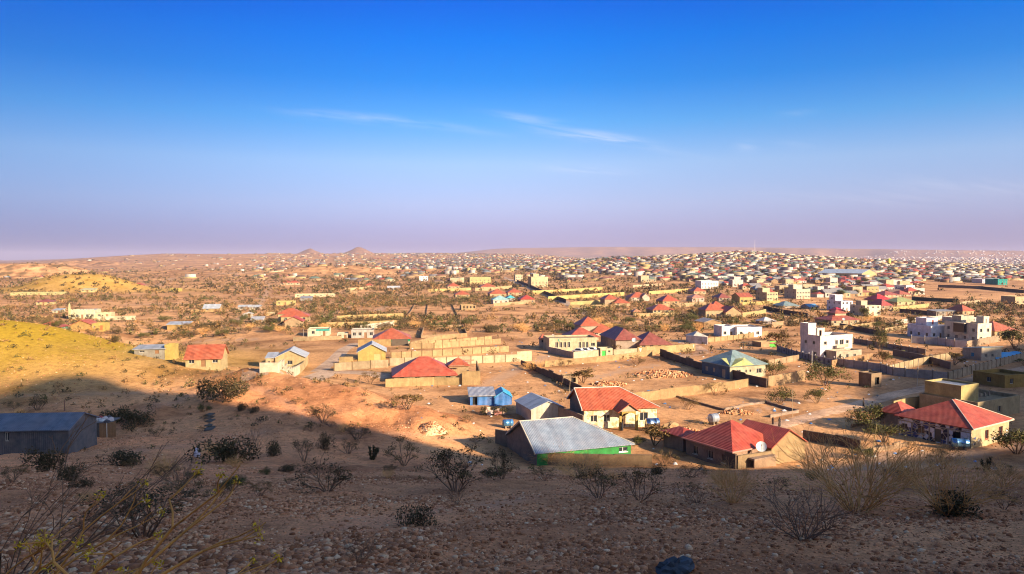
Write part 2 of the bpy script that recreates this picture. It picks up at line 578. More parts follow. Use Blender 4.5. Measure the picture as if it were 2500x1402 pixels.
def soilmat(name='soil', base=(0.50, 0.270, 0.140), with_masks=True):
    m, t, b = new_mat(name)
    ge = N(t, 'ShaderNodeNewGeometry')
    P = ge.outputs['Position']
    n0 = noise(t, P, 0.008, 4, 0.6)
    n1 = noise(t, P, 0.06, 5, 0.6)
    n2 = noise(t, P, 0.9, 6, 0.7)
    n3 = noise(t, P, 9.0, 7, 0.75)
    r0 = ramp(t, [(0.36, (0.80, 0.75, 0.70)), (0.64, (1.2, 1.18, 1.08))])
    L(t, n0, r0.inputs[0])
    c = MIX(t, 1.0, base, r0.outputs[0], 'MULTIPLY')
    r1 = ramp(t, [(0.36, (0.58, 0.53, 0.5)), (0.5, (1, 1, 1)), (0.64, (1.26, 1.26, 1.24))])
    L(t, n1, r1.inputs[0])
    c = MIX(t, 1.0, c, r1.outputs[0], 'MULTIPLY')
    r2 = ramp(t, [(0.33, (0.66, 0.62, 0.6)), (0.5, (1, 1, 1)), (0.72, (1.22, 1.2, 1.16))])
    L(t, n2, r2.inputs[0])
    c = MIX(t, 1.0, c, r2.outputs[0], 'MULTIPLY')
    r3 = ramp(t, [(0.32, (0.5, 0.47, 0.45)), (0.5, (1, 1, 1)), (0.68, (1.45, 1.45, 1.42))])
    L(t, n3, r3.inputs[0])
    c = MIX(t, 1.0, c, r3.outputs[0], 'MULTIPLY')
    if with_masks:
        at = N(t, 'ShaderNodeAttribute', attribute_name='soil')
        sp = N(t, 'ShaderNodeSeparateColor')
        L(t, at.outputs['Color'], sp.inputs[0])
        nn = noise(t, P, 0.5, 5, 0.7)
        wob = M2(t, 'MULTIPLY', M2(t, 'SUBTRACT', nn, 0.5), 0.7)
        trk = M2(t, 'MINIMUM', M2(t, 'MAXIMUM', M2(t, 'ADD', sp.outputs[0], M2(t, 'MULTIPLY', wob, sp.outputs[0])), 0.0), 1.0)
        c = MIX(t, M2(t, 'MULTIPLY', trk, 0.8), c, (0.46, 0.28, 0.18))
        hs = N(t, 'ShaderNodeAttribute', attribute_name='slope')
        red = MIX(t, 1.0, MIX(t, 1.0, (0.68, 0.27, 0.12), r2.outputs[0], 'MULTIPLY'), r3.outputs[0], 'MULTIPLY')  # reddish hillside soil, pushed redder to warm its shade
        c = MIX(t, M2(t, 'MULTIPLY', hs.outputs['Fac'], 0.85), c, MIX(t, 1.0, red, r1.outputs[0], 'MULTIPLY'))
        # yellow tint of a light leak, put into the left hill's soil colour
        och = MIX(t, 1.0, (0.36, 0.235, 0.013), r2.outputs[0], 'MULTIPLY')
        och = MIX(t, 1.0, och, r3.outputs[0], 'MULTIPLY')
        c = MIX(t, sp.outputs[1], c, och)
        # dark scrub cover too far off to tell plants apart
        vor = N(t, 'ShaderNodeTexVoronoi')
        vor.inputs['Scale'].default_value = 0.055
        vor.inputs['Randomness'].default_value = 1.0
        L(t, P, vor.inputs['Vector'])
        n5 = noise(t, P, 0.03, 4, 0.65)
        sc = ramp(t, [(0.2, (1, 1, 1)), (0.55, (0, 0, 0))])
        L(t, M2(t, 'ADD', vor.outputs['Distance'], M2(t, 'MULTIPLY', M2(t, 'SUBTRACT', 0.5, n5), 1.2)), sc.inputs[0])
        c = MIX(t, M2(t, 'MULTIPLY', M2(t, 'MULTIPLY', sc.outputs[0], sp.outputs[2]), 0.8), c, (0.07, 0.05, 0.024))
    if with_masks:
        fr = N(t, 'ShaderNodeAttribute', attribute_name='remote')
        c = MIX(t, M2(t, 'MULTIPLY', fr.outputs['Fac'], 0.7), c, (0.17, 0.10, 0.075))
    L(t, c, b.inputs['Base Color'])
    b.inputs['Roughness'].default_value = 0.97
    b.inputs['Specular IOR Level'].default_value = 0.1
    hsum = M2(t, 'ADD', M2(t, 'MULTIPLY', n2, 0.6), M2(t, 'MULTIPLY', n3, 0.25))
    bumpn(t, hsum, 0.55, 0.35, b)
    return m


# ------------------------------------------------------------------ object helpers
def tag(o, label=None, cat=None, group=None, kind=None):
    if label:
        o['label'] = label
    if cat:
        o['category'] = cat
    if group:
        o['group'] = group
    if kind:
        o['kind'] = kind
    return o


class MB:
    """Collects faces for ONE mesh; several material slots allowed."""

    def __init__(self):
        self.v, self.f, self.m = [], [], []

    def add(self, vs, fs, mi=0):
        n = len(self.v)
        self.v.extend([tuple(map(float, p)) for p in vs])
        for f in fs:
            self.f.append(tuple(n + i for i in f))
            self.m.append(mi)

    def box(self, x0, x1, y0, y1, z0, z1, mi=0):
        v = [(x0, y0, z0), (x1, y0, z0), (x1, y1, z0), (x0, y1, z0), (x0, y0, z1), (x1, y0, z1), (x1, y1, z1), (x0, y1, z1)]
        self.add(v, [(0, 3, 2, 1), (4, 5, 6, 7), (0, 1, 5, 4), (1, 2, 6, 5), (2, 3, 7, 6), (3, 0, 4, 7)], mi)

    def bar(self, a, b, r, r2=None, n=5, mi=0, cap=True):
        a, b = Vector(a), Vector(b)
        d = (b - a)
        if d.length < 1e-6:
            return
        q = d.to_track_quat('Z', 'Y')
        r2 = r if r2 is None else r2
        vs = []
        for c, rad in ((a, r), (b, r2)):
            for k in range(n):
                t = 2 * math.pi * k / n
                vs.append(c + q @ Vector((math.cos(t) * rad, math.sin(t) * rad, 0)))
        fs = [(k, (k + 1) % n, n + (k + 1) % n, n + k) for k in range(n)]
        if cap:
            fs += [tuple(range(n - 1, -1, -1)), tuple(range(n, 2 * n))]
        self.add(vs, fs, mi)

    def lathe(self, prof, n=14, mi=0, c=(0, 0, 0), axis='Z'):
        vs, fs = [], []
        for (r, z) in prof:
            for k in range(n):
                t = 2 * math.pi * k / n
                p = (r * math.cos(t), r * math.sin(t), z)
                if axis == 'X':
                    p = (p[2], p[0], p[1])
                vs.append((p[0] + c[0], p[1] + c[1], p[2] + c[2]))
        for i in range(len(prof) - 1):
            for k in range(n):
                fs.append((i * n + k, i * n + (k + 1) % n, (i + 1) * n + (k + 1) % n, (i + 1) * n + k))
        fs.append(tuple(range(n - 1, -1, -1)))
        fs.append(tuple((len(prof) - 1) * n + k for k in range(n)))
        self.add(vs, fs, mi)

    def mesh(self, name, mats, smooth=False):
        me = bpy.data.meshes.new(name)
        me.from_pydata(self.v, [], self.f)
        if not isinstance(mats, (list, tuple)):
            mats = [mats]
        for m in mats:
            me.materials.append(m)
        if len(mats) > 1:
            me.polygons.foreach_set('material_index', self.m)
        if smooth:
            me.polygons.foreach_set('use_smooth', [True] * len(me.polygons))
        me.update()
        return me

    def build(self, name, mats, parent=None, loc=(0, 0, 0), rz=0.0, smooth=False):
        return link(name, self.mesh(name, mats, smooth), parent, loc, rz)


def link(name, me, parent=None, loc=(0, 0, 0), rz=0.0, scale=None):
    o = bpy.data.objects.new(name, me)
    COL.objects.link(o)
    o.location = loc
    o.rotation_euler = (0, 0, rz)
    if scale is not None:
        o.scale = scale
    if parent is not None:
        o.parent = parent
    return o


def empty(name, loc, rz=0.0):
    o = bpy.data.objects.new(name, None)
    COL.objects.link(o)
    o.location = loc
    o.rotation_euler = (0, 0, rz)
    return o


def fast_mesh(name, V, T, mats, mi=None):
    """Triangle soup from numpy arrays."""
    me = bpy.data.meshes.new(name)
    V = np.ascontiguousarray(V, np.float32)
    T = np.ascontiguousarray(T, np.int32)
    me.vertices.add(len(V))
    me.vertices.foreach_set('co', V.ravel())
    k = T.shape[1]
    me.loops.add(T.size)
    me.loops.foreach_set('vertex_index', T.ravel())
    me.polygons.add(len(T))
    me.polygons.foreach_set('loop_start', np.arange(0, T.size, k, dtype=np.int32))
    me.polygons.foreach_set('loop_total', np.full(len(T), k, np.int32))
    for m in (mats if isinstance(mats, (list, tuple)) else [mats]):
        me.materials.append(m)
    if mi is not None:
        me.polygons.foreach_set('material_index', np.ascontiguousarray(mi, np.int32))
    me.update(calc_edges=True)
    return me


# ------------------------------------------------------------------ terrain mesh
def polydist(x, y, pts):
    d = np.full(x.shape, 1e9)
    for (ax, ay), (bx, by) in zip(pts[:-1], pts[1:]):
        dx, dy = bx - ax, by - ay
        t = np.clip(((x - ax) * dx + (y - ay) * dy) / (dx * dx + dy * dy + 1e-9), 0, 1)
        d = np.minimum(d, np.hypot(x - ax - t * dx, y - ay - t * dy))
    return d


TRACKS = [  # footpaths and wheel tracks, as photo points, half width in metres
    ([(640, 1052), (560, 1062), (480, 1078), (400, 1095), (320, 1108)], 1.1),
    ([(560, 945), (440, 952), (330, 958), (200, 962), (60, 968)], 0.9),
    ([(560, 945), (470, 962), (380, 990), (290, 1040), (200, 1085)], 1.2),
    ([(560, 945), (640, 952), (700, 985), (760, 1022), (900, 1052), (1180, 1072)], 0.8),
    ([(2100, 965), (2020, 972), (1900, 990), (1850, 1003)], 0.5),
    ([(2500, 1085), (2350, 1112), (2150, 1110), (2050, 1150)], 1.6),
    ([(560, 1402), (900, 1270), (1300, 1210), (1700, 1190)], 0.7),
    ([(300, 860), (400, 845), (520, 830), (640, 828)], 1.0),
    ([(250, 800), (430, 815), (640, 800), (800, 770), (900, 735)], 1.4),
    ([(360, 700), (420, 680), (480, 668), (700, 660)], 3.0),
    ([(300, 745), (420, 742), (560, 738), (700, 722), (860, 712)], 1.6),
    ([(540, 806), (600, 770), (640, 735), (660, 700), (640, 675)], 1.6),
    ([(900, 770), (960, 740), (1010, 705), (1040, 680)], 1.8),
    ([(1330, 770), (1450, 790), (1560, 796), (1680, 800)], 1.2),
    ([(1440, 925), (1520, 905), (1600, 893)], 1.2),
    ([(1180, 940), (1240, 915), (1300, 888), (1330, 870)], 1.8),
]
track = np.zeros(GX.shape)
NEARMASK = np.hypot(GX, GY) < 1400
for pts, hw in TRACKS:
    w = [ground(*p)[:2] for p in pts]
    d = polydist(GX[NEARMASK], GY[NEARMASK], w)
    track[NEARMASK] = np.maximum(track[NEARMASK], 1 - sstep(hw * 0.6, hw * 1.7, d))
rg = np.hypot(GX, GY)
ug = GX / np.maximum(GY, 1)
ochre = np.exp(-(((GX + 146) / 70) ** 2 + ((GY - 195) / 62) ** 2) ** 1.5) * 0.95
ochre = np.maximum(ochre, 0.55 * np.exp(-(((GX + 400) / 110) ** 2 + ((GY - 690) / 60) ** 2) ** 2))
scrub = sstep(500, 1500, rg) * (0.55 + 0.45 * (1 - sstep(-0.6, -0.35, ug)))
scrub = scrub * (1 - np.exp(-(((GX + 400) / 70) ** 2 + ((GY - 690) / 45) ** 2) ** 2))
nr, na = GX.shape
V = np.stack([GX, GY, GZ], -1).reshape(-1, 3)
idx = np.arange(nr * na).reshape(nr, na)
Q = np.stack([idx[:-1, :-1], idx[1:, :-1], idx[1:, 1:], idx[:-1, 1:]], -1).reshape(-1, 4)
Q = Q[:, ::-1]
me = fast_mesh('terrain', V, Q, soilmat())
a = me.color_attributes.new('soil', 'FLOAT_COLOR', 'POINT')
cc = np.ones((nr * na, 4), np.float32)
cc[:, 0], cc[:, 1], cc[:, 2] = track.ravel(), ochre.ravel(), scrub.ravel()
a.data.foreach_set('color', cc.ravel())
rm_ = me.attributes.new('remote', 'FLOAT', 'POINT')
rm_.data.foreach_set('value', (sstep(3000, 7500, rg) * np.clip(0.8 + 0.9 * fbm(GX / 500, GY / 500, 3), 0, 1)).astype(np.float32).ravel())
sl = me.attributes.new('slope', 'FLOAT', 'POINT')
sl.data.foreach_set('value', (sstep(0.5, 3.0, GZ) * (1 - sstep(120, 190, rg)) * np.clip(0.75 + 0.8 * fbm(GX / 12, GY / 12, 3), 0, 1)).astype(np.float32).ravel())
me.polygons.foreach_set('use_smooth', np.ones(len(Q), bool))
tag(link('terrain', me), 'dry reddish stony plain and hillsides', kind='structure')

# ------------------------------------------------------------------ building kit
YAW = 10.0                                   # the street grid is turned this many degrees
TAN = (0.50, 0.34, 0.17)
MUD = (0.40, 0.26, 0.14)
CREAM = (0.64, 0.53, 0.32)
WHITE = (0.88, 0.86, 0.82)
BLUEWHITE = (0.80, 0.83, 0.90)
YELLOW = (0.64, 0.50, 0.15)
RED = (0.42, 0.095, 0.044)
MAROON = (0.26, 0.065, 0.05)
TIN = (0.40, 0.43, 0.48)
TEAL = (0.17, 0.26, 0.27)
CONC = (0.38, 0.31, 0.23)
GREEN = (0.07, 0.42, 0.11)
DARK = (0.02, 0.018, 0.016)
WOOD = (0.22, 0.11, 0.05)
BLUE = (0.03, 0.22, 0.55)


def glass():
    if 'glass' not in MATS:
        m, t, b = new_mat('window_glass')
        b.inputs['Base Color'].default_value = (0.025, 0.028, 0.035, 1)
        b.inputs['Roughness'].default_value = 0.15
        MATS['glass'] = m
    return MATS['glass']


def face(mb, o, ux, w, z0, z1, ops, inn, rev=0.18, mi=0, flip=False):
    """Upright wall sheet with real openings and reveals. o, ux, inn: 2-D origin, direction and inward normal."""
    xs = sorted({0.0, w} | {v for q in ops for v in q[:2]})
    zs = sorted({z0, z1} | {v for q in ops for v in q[2:4]})
    P = lambda x, z, d=0: (o[0] + ux[0] * x + inn[0] * d, o[1] + ux[1] * x + inn[1] * d, z)
    for xa, xb in zip(xs[:-1], xs[1:]):
        for za, zb in zip(zs[:-1], zs[1:]):
            cx, cz = (xa + xb) / 2, (za + zb) / 2
            if any(q[0] < cx < q[1] and q[2] < cz < q[3] for q in ops):
                continue
            mb.add([P(xa, za), P(xb, za), P(xb, zb), P(xa, zb)], [(0, 1, 2, 3)], mi)
    for (xa, xb, za, zb) in [q[:4] for q in ops]:
        v = [P(xa, za), P(xb, za), P(xb, zb), P(xa, zb), P(xa, za, rev), P(xb, za, rev), P(xb, zb, rev), P(xa, zb, rev)]
        mb.add(v, [(0, 4, 5, 1), (1, 5, 6, 2), (2, 6, 7, 3), (3, 7, 4, 0)], mi)


FACES = lambda w, d: {'f': ((0, 0), (1, 0), w, (0, 1)), 'r': ((w, 0), (0, 1), d, (-1, 0)),
                      'b': ((w, d), (-1, 0), w, (0, -1)), 'l': ((0, d), (0, -1), d, (1, 0))}


def window_part(parent, o, ux, inn, q, mat_frame, style, off, fine):
    """A window (frame, pane as sub-part) or a door leaf set back in its opening."""
    xa, xb, za, zb = q[:4]
    kind = q[4]
    dpt = 0.14
    ang = math.atan2(ux[1], ux[0])
    ox, oy = off[0] + o[0] + ux[0] * xa + inn[0] * dpt, off[1] + o[1] + ux[1] * xa + inn[1] * dpt
    w, h = xb - xa, zb - za
    if kind == 'h':                                     # bare opening; a dark panel stands for the shade inside
        mb = MB()
        mb.box(0, w, 0.35, 0.4, 0, h)
        mb.build('doorway', plain(DARK, 0.95, name='dark_interior'), parent, (ox, oy, off[2] + za), ang)
        return
    if kind == 'd':
        mb = MB()
        mb.box(0, w, 0, 0.05, 0, h)
        mb.box(w * 0.12, w * 0.88, -0.02, 0.0, h * 0.08, h * 0.46)
        mb.box(w * 0.12, w * 0.88, -0.02, 0.0, h * 0.54, h * 0.92)
        mb.build('door', plain(q[5] if len(q) > 5 else WOOD, 0.6, name='door_paint'), parent, (ox, oy, off[2] + za), ang)
        return
    t = 0.07
    mb = MB()
    mb.box(0, w, 0, 0.06, 0, t)
    mb.box(0, w, 0, 0.06, h - t, h)
    mb.box(0, t, 0, 0.06, t, h - t)
    mb.box(w - t, w, 0, 0.06, t, h - t)
    mb.box(w / 2 - 0.03, w / 2 + 0.03, 0.005, 0.055, t, h - t)
    if fine:
        mb.box(-0.08, w + 0.08, -0.24, -0.145, -0.09, -0.005)
    fr = mb.build('window', mat_frame, parent, (ox, oy, off[2] + za), ang)
    pm = MB()
    pm.box(t, w - t, 0.04, 0.05, t, h - t)
    pm.build('pane', glass(), fr)


def roof_mesh(kind, w, d, h, rh, oh=0.4, hipf=1.0, th=0.14):
    """Roof solid in the wing's frame. Returns an MB."""
    mb = MB()
    x0, x1, y0, y1 = -oh, w + oh, -oh, d + oh
    if kind == 'hip':
        W_, D_ = x1 - x0, y1 - y0
        if W_ >= D_:
            k = min(D_ / 2 * hipf, W_ / 2 - 0.05)
            a, b = (x0 + k, (y0 + y1) / 2), (x1 - k, (y0 + y1) / 2)
        else:
            k = min(W_ / 2 * hipf, D_ / 2 - 0.05)
            a, b = ((x0 + x1) / 2, y0 + k), ((x0 + x1) / 2, y1 - k)
        v = [(x0, y0, h), (x1, y0, h), (x1, y1, h), (x0, y1, h), (a[0], a[1], h + rh), (b[0], b[1], h + rh),
             (x0, y0, h - th), (x1, y0, h - th), (x1, y1, h - th), (x0, y1, h - th)]
        if W_ >= D_:
            f = [(0, 1, 5, 4), (1, 2, 5), (2, 3, 4, 5), (3, 0, 4)]
        else:
            f = [(0, 1, 4), (1, 2, 5, 4), (2, 3, 5), (3, 0, 4, 5)]
        f += [(6, 7, 1, 0), (7, 8, 2, 1), (8, 9, 3, 2), (9, 6, 0, 3), (9, 8, 7, 6)]
        mb.add(v, f)
    elif kind in ('gu', 'gv'):
        span = d if kind == 'gu' else w
        run = (x0, x1) if kind == 'gu' else (y0, y1)
        s = rh / (span / 2)
        e = h - oh * s
        sec = [(-oh, e), (span / 2, h + rh), (span + oh, e), (span + oh, e + th), (span / 2, h + rh + th), (-oh, e + th)]
        v = []
        for r in run:
            for (q, z) in sec:
                v.append((r, q, z) if kind == 'gu' else (q, r, z))
        f = [(i, (i + 1) % 6, 6 + (i + 1) % 6, 6 + i) for i in range(6)] + [(0, 5, 4, 1), (1, 4, 3, 2), (6, 7, 10, 11), (7, 8, 9, 10)]
        mb.add(v, f)
    elif kind in ('shed', 'shedf'):
        za, zb = (h, h + rh) if kind == 'shed' else (h + rh, h)
        v = [(x0, y0, za), (x1, y0, za), (x1, y1, zb), (x0, y1, zb), (x0, y0, za + th), (x1, y0, za + th), (x1, y1, zb + th), (x0, y1, zb + th)]
        mb.add(v, [(0, 3, 2, 1), (4, 5, 6, 7), (0, 1, 5, 4), (1, 2, 6, 5), (2, 3, 7, 6), (3, 0, 4, 7)])
    return mb


def wing(root, x, y, w, d, h, roof='hip', rh=1.8, wc=TAN, rc=RED, ops=None, oh=0.4, hipf=1.0, z0=-1.6, fine=False, frame=None,
         rmat=None, wmat=None, parapet=0.5, fascia=None, base=0.0):
    """One block of a building: walls with openings, roof and openings' fittings, all parts of root."""
    ops = ops or {}
    mb = MB()
    wm = wmat or plaster(wc)
    hw = h - parapet if roof == 'flat' else h
    for s, (o, ux, L_, inn) in FACES(w, d).items():
        top = hw
        if roof == 'shed' and s == 'b':
            top = h + rh
        if roof == 'shedf' and s == 'f':
            top = h + rh
        face(mb, o, ux, L_, z0, top, [q[:4] for q in ops.get(s, [])], inn)
    if roof == 'gu':
        for xx in (0, w):
            mb.add([(xx, 0, h), (xx, d, h), (xx, d / 2, h + rh)], [(0, 1, 2)])
    if roof == 'gv':
        for yy in (0, d):
            mb.add([(0, yy, h), (w, yy, h), (w / 2, yy, h + rh)], [(0, 1, 2)])
    if roof in ('shed', 'shedf'):
        ya, yb = (h, h + rh) if roof == 'shed' else (h + rh, h)
        for xx in (0, w):
            lo = 0 if roof == 'shedf' else d
            mb.add([(xx, 0, h), (xx, d, h), (xx, lo, h + rh)], [(0, 1, 2)])
    mb.build('wall', wm, root, (x, y, base))
    fm = plain(frame or (0.5, 0.45, 0.38), 0.6, name='frame_paint')
    for s, qs in ops.items():
        o, ux, L_, inn = FACES(w, d)[s]
        for q in qs:
            window_part(root, o, ux, inn, q, fm, None, (x, y, base), fine)
    if roof == 'flat':
        mb = MB()
        mb.box(0.02, w - 0.02, 0.02, d - 0.02, hw - 0.2, hw)
        mb.build('roof', rmat or plaster((wc[0] * 0.75, wc[1] * 0.7, wc[2] * 0.66), name='roof_screed'), root, (x, y, base))
        t = 0.22
        mb = MB()
        mb.box(-0.03, w + 0.03, -0.03, t, hw + 0.002, h)
        mb.box(-0.03, w + 0.03, d - t, d + 0.03, hw + 0.002, h)
        mb.box(-0.03, t, t, d - t, hw + 0.002, h - 0.003)
        mb.box(w - t, w + 0.03, t, d - t, hw + 0.002, h - 0.003)
        mb.build('parapet', wm, root, (x, y, base))
    elif roof != 'none':
        axis = 0 if roof in ('gu', 'hip', 'shed', 'shedf') else 1
        ro = roof_mesh(roof, w, d, h, rh, oh, hipf).build('roof', rmat or sheet(rc, axis=axis), root, (x, y, base))
        if fascia:
            mb = MB()
            t = 0.05
            if roof == 'hip':
                a = h - 0.17
                mb.box(-oh - t, w + oh + t, -oh - t, -oh - 0.004, a, h + 0.05)
                mb.box(w + oh + 0.004, w + oh + t, -oh, d + oh, a, h + 0.05)
                mb.box(-oh - t, -oh - 0.004, -oh, d + oh, a, h + 0.05)
            if roof == 'gu':
                s = rh / (d / 2)
                for xx in (-oh - t, w + oh + 0.004):
                    for (ya, yb) in ((-oh, d / 2), (d + oh, d / 2)):
                        za, zb = h - oh * s, h + rh
                        mb.add([(xx, ya, za - 0.02), (xx + t, ya, za - 0.02), (xx + t, yb, zb - 0.02), (xx, yb, zb - 0.02),
                                (xx, ya, za + 0.2), (xx + t, ya, za + 0.2), (xx + t, yb, zb + 0.2), (xx, yb, zb + 0.2)],
                               [(0, 3, 2, 1), (4, 5, 6, 7), (0, 1, 5, 4), (1, 2, 6, 5), (2, 3, 7, 6), (3, 0, 4, 7)])
            if roof in ('hip', 'gu'):
                mb.build('fascia', plain(fascia, 0.6), ro)
        return ro


def span(px1, py, px2, yaw=YAW, dmin=6.0):
    """Front-left corner on the ground and the width that ends at column px2."""
    A = ground(px1, py, dmin)
    c, s = math.cos(R(yaw)), math.sin(R(yaw))
    k = (px2 - W0 / 2) / F
    w = (k * A[1] - A[0]) / (c - k * s)
    return A, max(0.5, w)


FOOT = []                                     # footprints taken: centre x, y, radius


def auto_ops(w, d, h, nf=2, nr=1, nl=0, door=True, wcol=None, up=0.0, ww=1.2):
    ops = {'f': [], 'r': [], 'l': []}
    ww = min(ww, w / (nf + 1.5))
    zt = min(h - 0.3, up + 2.15)
    za = zt - min(1.25, h * 0.42)
    slots = nf + (1 if door else 0)
    for i in range(slots):
        cx = w * (i + 0.5) / max(1, slots)
        if door and i == slots // 2:
            ops['f'].append((cx - 0.5, cx + 0.5, 0.02, min(2.1, h - 0.25), 'd'))
        else:
            ops['f'].append((cx - ww / 2, cx + ww / 2, za, zt, 'w'))
    for s, n in (('r', nr), ('l', nl)):
        for i in range(n):
            cy = d * (i + 0.5) / n
            ops[s].append((cy - 0.55, cy + 0.55, za, zt, 'w'))
    return ops


def H(label, px1, py, px2, pye, dep, roof='hip', rh=1.6, wc=TAN, rc=RED, nf=2, nr=1, nl=0, door=True, yaw=YAW, name='house', cat='house',
      group='houses on the plain', ops=None, oh=0.4, dmin=6.0, **kw):
    """House from its front foot line (px1, py)-(px2) and eave row pye in the photograph; depth and roof rise in metres."""
    A, w = span(px1, py, px2, yaw, 250.0 if px1 < 300 else 192.0 if (px1 < 760 and py > 830) else dmin)
    h = max(1.2, (py - pye) * A[1] / F)
    root = empty(name, A, R(yaw))
    tag(root, label, cat, group)
    if ops is None:
        ops = auto_ops(w, dep, h if roof != 'flat' else min(h, 3.2), nf, nr, nl, door)
        if roof == 'flat' and h > 5.2:                   # second storey
            more = auto_ops(w, dep, h - 3.0, nf + 1, nr, nl, False)
            for s in more:
                ops[s] = ops.get(s, []) + [(q[0], q[1], q[2] + 3.0, q[3] + 3.0, q[4]) for q in more[s]]
    wing(root, 0, 0, w, dep, h, roof, rh, wc, rc, ops, oh, **kw)
    c, s = math.cos(R(yaw)), math.sin(R(yaw))
    FOOT.append((A[0] + c * w / 2 - s * dep / 2, A[1] + s * w / 2 + c * dep / 2, math.hypot(w, dep) / 2 + 1))
    root['w'], root['h'] = w, h
    return root, w, h


def prism_between(mb, a, b, z0a, z0b, z1a, z1b, t):
    d = np.array([b[0] - a[0], b[1] - a[1]])
    l = np.hypot(*d)
    n = np.array([-d[1], d[0]]) / l * t / 2
    v = [(a[0] - n[0], a[1] - n[1], z0a), (b[0] - n[0], b[1] - n[1], z0b), (b[0] + n[0], b[1] + n[1], z0b), (a[0] + n[0], a[1] + n[1], z0a),
         (a[0] - n[0], a[1] - n[1], z1a), (b[0] - n[0], b[1] - n[1], z1b), (b[0] + n[0], b[1] + n[1], z1b), (a[0] + n[0], a[1] + n[1], z1a)]
    mb.add(v, [(0, 3, 2, 1), (4, 5, 6, 7), (0, 1, 5, 4), (1, 2, 6, 5), (2, 3, 7, 6), (3, 0, 4, 7)])


def cw(label, pts, h, wc=TAN, panel=3.0, post=True, t=0.2, pc=None, name='compound_wall', knobs=False, world_pts=None, ragged=0.13, diamonds=False):
    """Compound wall along photo points on the ground: one thing, a panel per bay, posts between the bays."""
    W = [ground(*p) for p in pts] if world_pts is None else [np.array([p[0], p[1], float(gz(p[0], p[1]))]) for p in world_pts]
    root = empty(name, W[0])
    tag(root, label, 'wall', 'compound walls', 'thing')
    wms = [plaster(tuple(v * f for v in wc)) for f in (0.88, 1.0, 1.08)]
    pm = plaster(pc or (wc[0] * 0.55, wc[1] * 0.5, wc[2] * 0.45))
    O = W[0]
    for a, b in zip(W[:-1], W[1:]):
        l = math.hypot(b[0] - a[0], b[1] - a[1])
        n = max(1, int(round(l / panel)))
        zs = []
        P = []
        for i in range(n + 1):
            f = i / n
            x, y = a[0] + (b[0] - a[0]) * f, a[1] + (b[1] - a[1]) * f
            P.append((x - O[0], y - O[1]))
            zs.append(float(gz(x, y)) - O[2])
        for i in range(n):
            top = min(zs[i], zs[i + 1]) * 0.5 + max(zs[i], zs[i + 1]) * 0.5 + h - random.random() * ragged
            lo = min(zs[i], zs[i + 1]) - 0.6
            mb = MB()
            g = 0.0 if not post else 0.04
            ax, bx = P[i], P[i + 1]
            prism_between(mb, ax, bx, lo, lo, top, top, t)
            if not post:
                prism_between(mb, ax, bx, top + 0.002, top + 0.002, top + 0.07, top + 0.07, t + 0.08)
            mb.build('panel' if post else 'wall_section', wms[random.choice((0, 1, 1, 2))], root)
            if post and i > 0 or (post and i == 0):
                pb = MB()
                x, y = P[i]
                pb.box(x - 0.13, x + 0.13, y - 0.16, y + 0.16, zs[i] - 0.6, zs[i] + h + 0.09)
                po = pb.build('post', pm, root)
                if knobs:
                    kb = MB()
                    kb.lathe([(0.05, 0), (0.13, 0.05), (0.16, 0.18), (0.12, 0.3), (0.03, 0.36)], 8, c=(x, y, zs[i] + h + 0.09))
                    kb.build('finial', plaster(WHITE), po)
            if diamonds:
                db = MB()
                cx, cy = (ax[0] + bx[0]) / 2, (ax[1] + bx[1]) / 2
                ux, uy = (bx[0] - ax[0]) / (l / n), (bx[1] - ax[1]) / (l / n)
                nx, ny = uy, -ux
                cz = (lo + 0.6 + top) / 2
                for sgn in (1, -1):
                    q = 0.13 * sgn
                    v = [(cx + ux * dx + nx * q, cy + uy * dx + ny * q, cz + dz) for dx, dz in ((-0.6, 0), (0, -0.5), (0.6, 0), (0, 0.5))]
                    db.add(v, [(0, 1, 2, 3)] if sgn > 0 else [(3, 2, 1, 0)])
                db.build('diamond_relief', plaster((0.22, 0.18, 0.16)), root)
        FOOT.append(((a[0] + b[0]) / 2, (a[1] + b[1]) / 2, 1.0))
    return root


def tank(label, px, py, r, l, c=(0.6, 0.62, 0.66), rz=0.3, metal=0.9, z=None, world_pos=None, rough=0.28, upright=False):
    """Cylindrical water tank on a cradle."""
    A = ground(px, py) if world_pos is None else np.array(world_pos, float)
    root = empty('water_tank', A, rz)
    tag(root, label, 'water tank', 'water tanks')
    mb = MB()
    prof = [(0.25 * r, -l / 2 - 0.2 * r), (0.8 * r, -l / 2 - 0.1 * r), (r, -l / 2), (r, -l / 4), (r * 1.03, -l / 4 + 0.02), (r, -l / 4 + 0.05), (r, l / 4),
            (r * 1.03, l / 4 + 0.02), (r, l / 4 + 0.05), (r, l / 2), (0.8 * r, l / 2 + 0.1 * r), (0.25 * r, l / 2 + 0.2 * r)]
    if upright:
        mb.lathe(prof, 16, c=(0, 0, l / 2 + 0.25 * r + 0.12))
    else:
        mb.lathe(prof, 16, c=(0, 0, r + 0.35), axis='X')
    mb.build('shell', plain(c, rough, metal, name='tank_metal', var=0.1), root, smooth=True)
    if upright:
        mb = MB()
        mb.box(-r, r, -r, r, -0.3, 0.1)
        mb.build('plinth', plaster(CONC), root)
    else:
        for s in (-1, 1):
            mb = MB()
            mb.box(s * l * 0.3 - 0.12, s * l * 0.3 + 0.12, -r * 0.8, r * 0.8, -0.5, 0.5)
            mb.build('cradle', plaster(CONC), root)
    return root


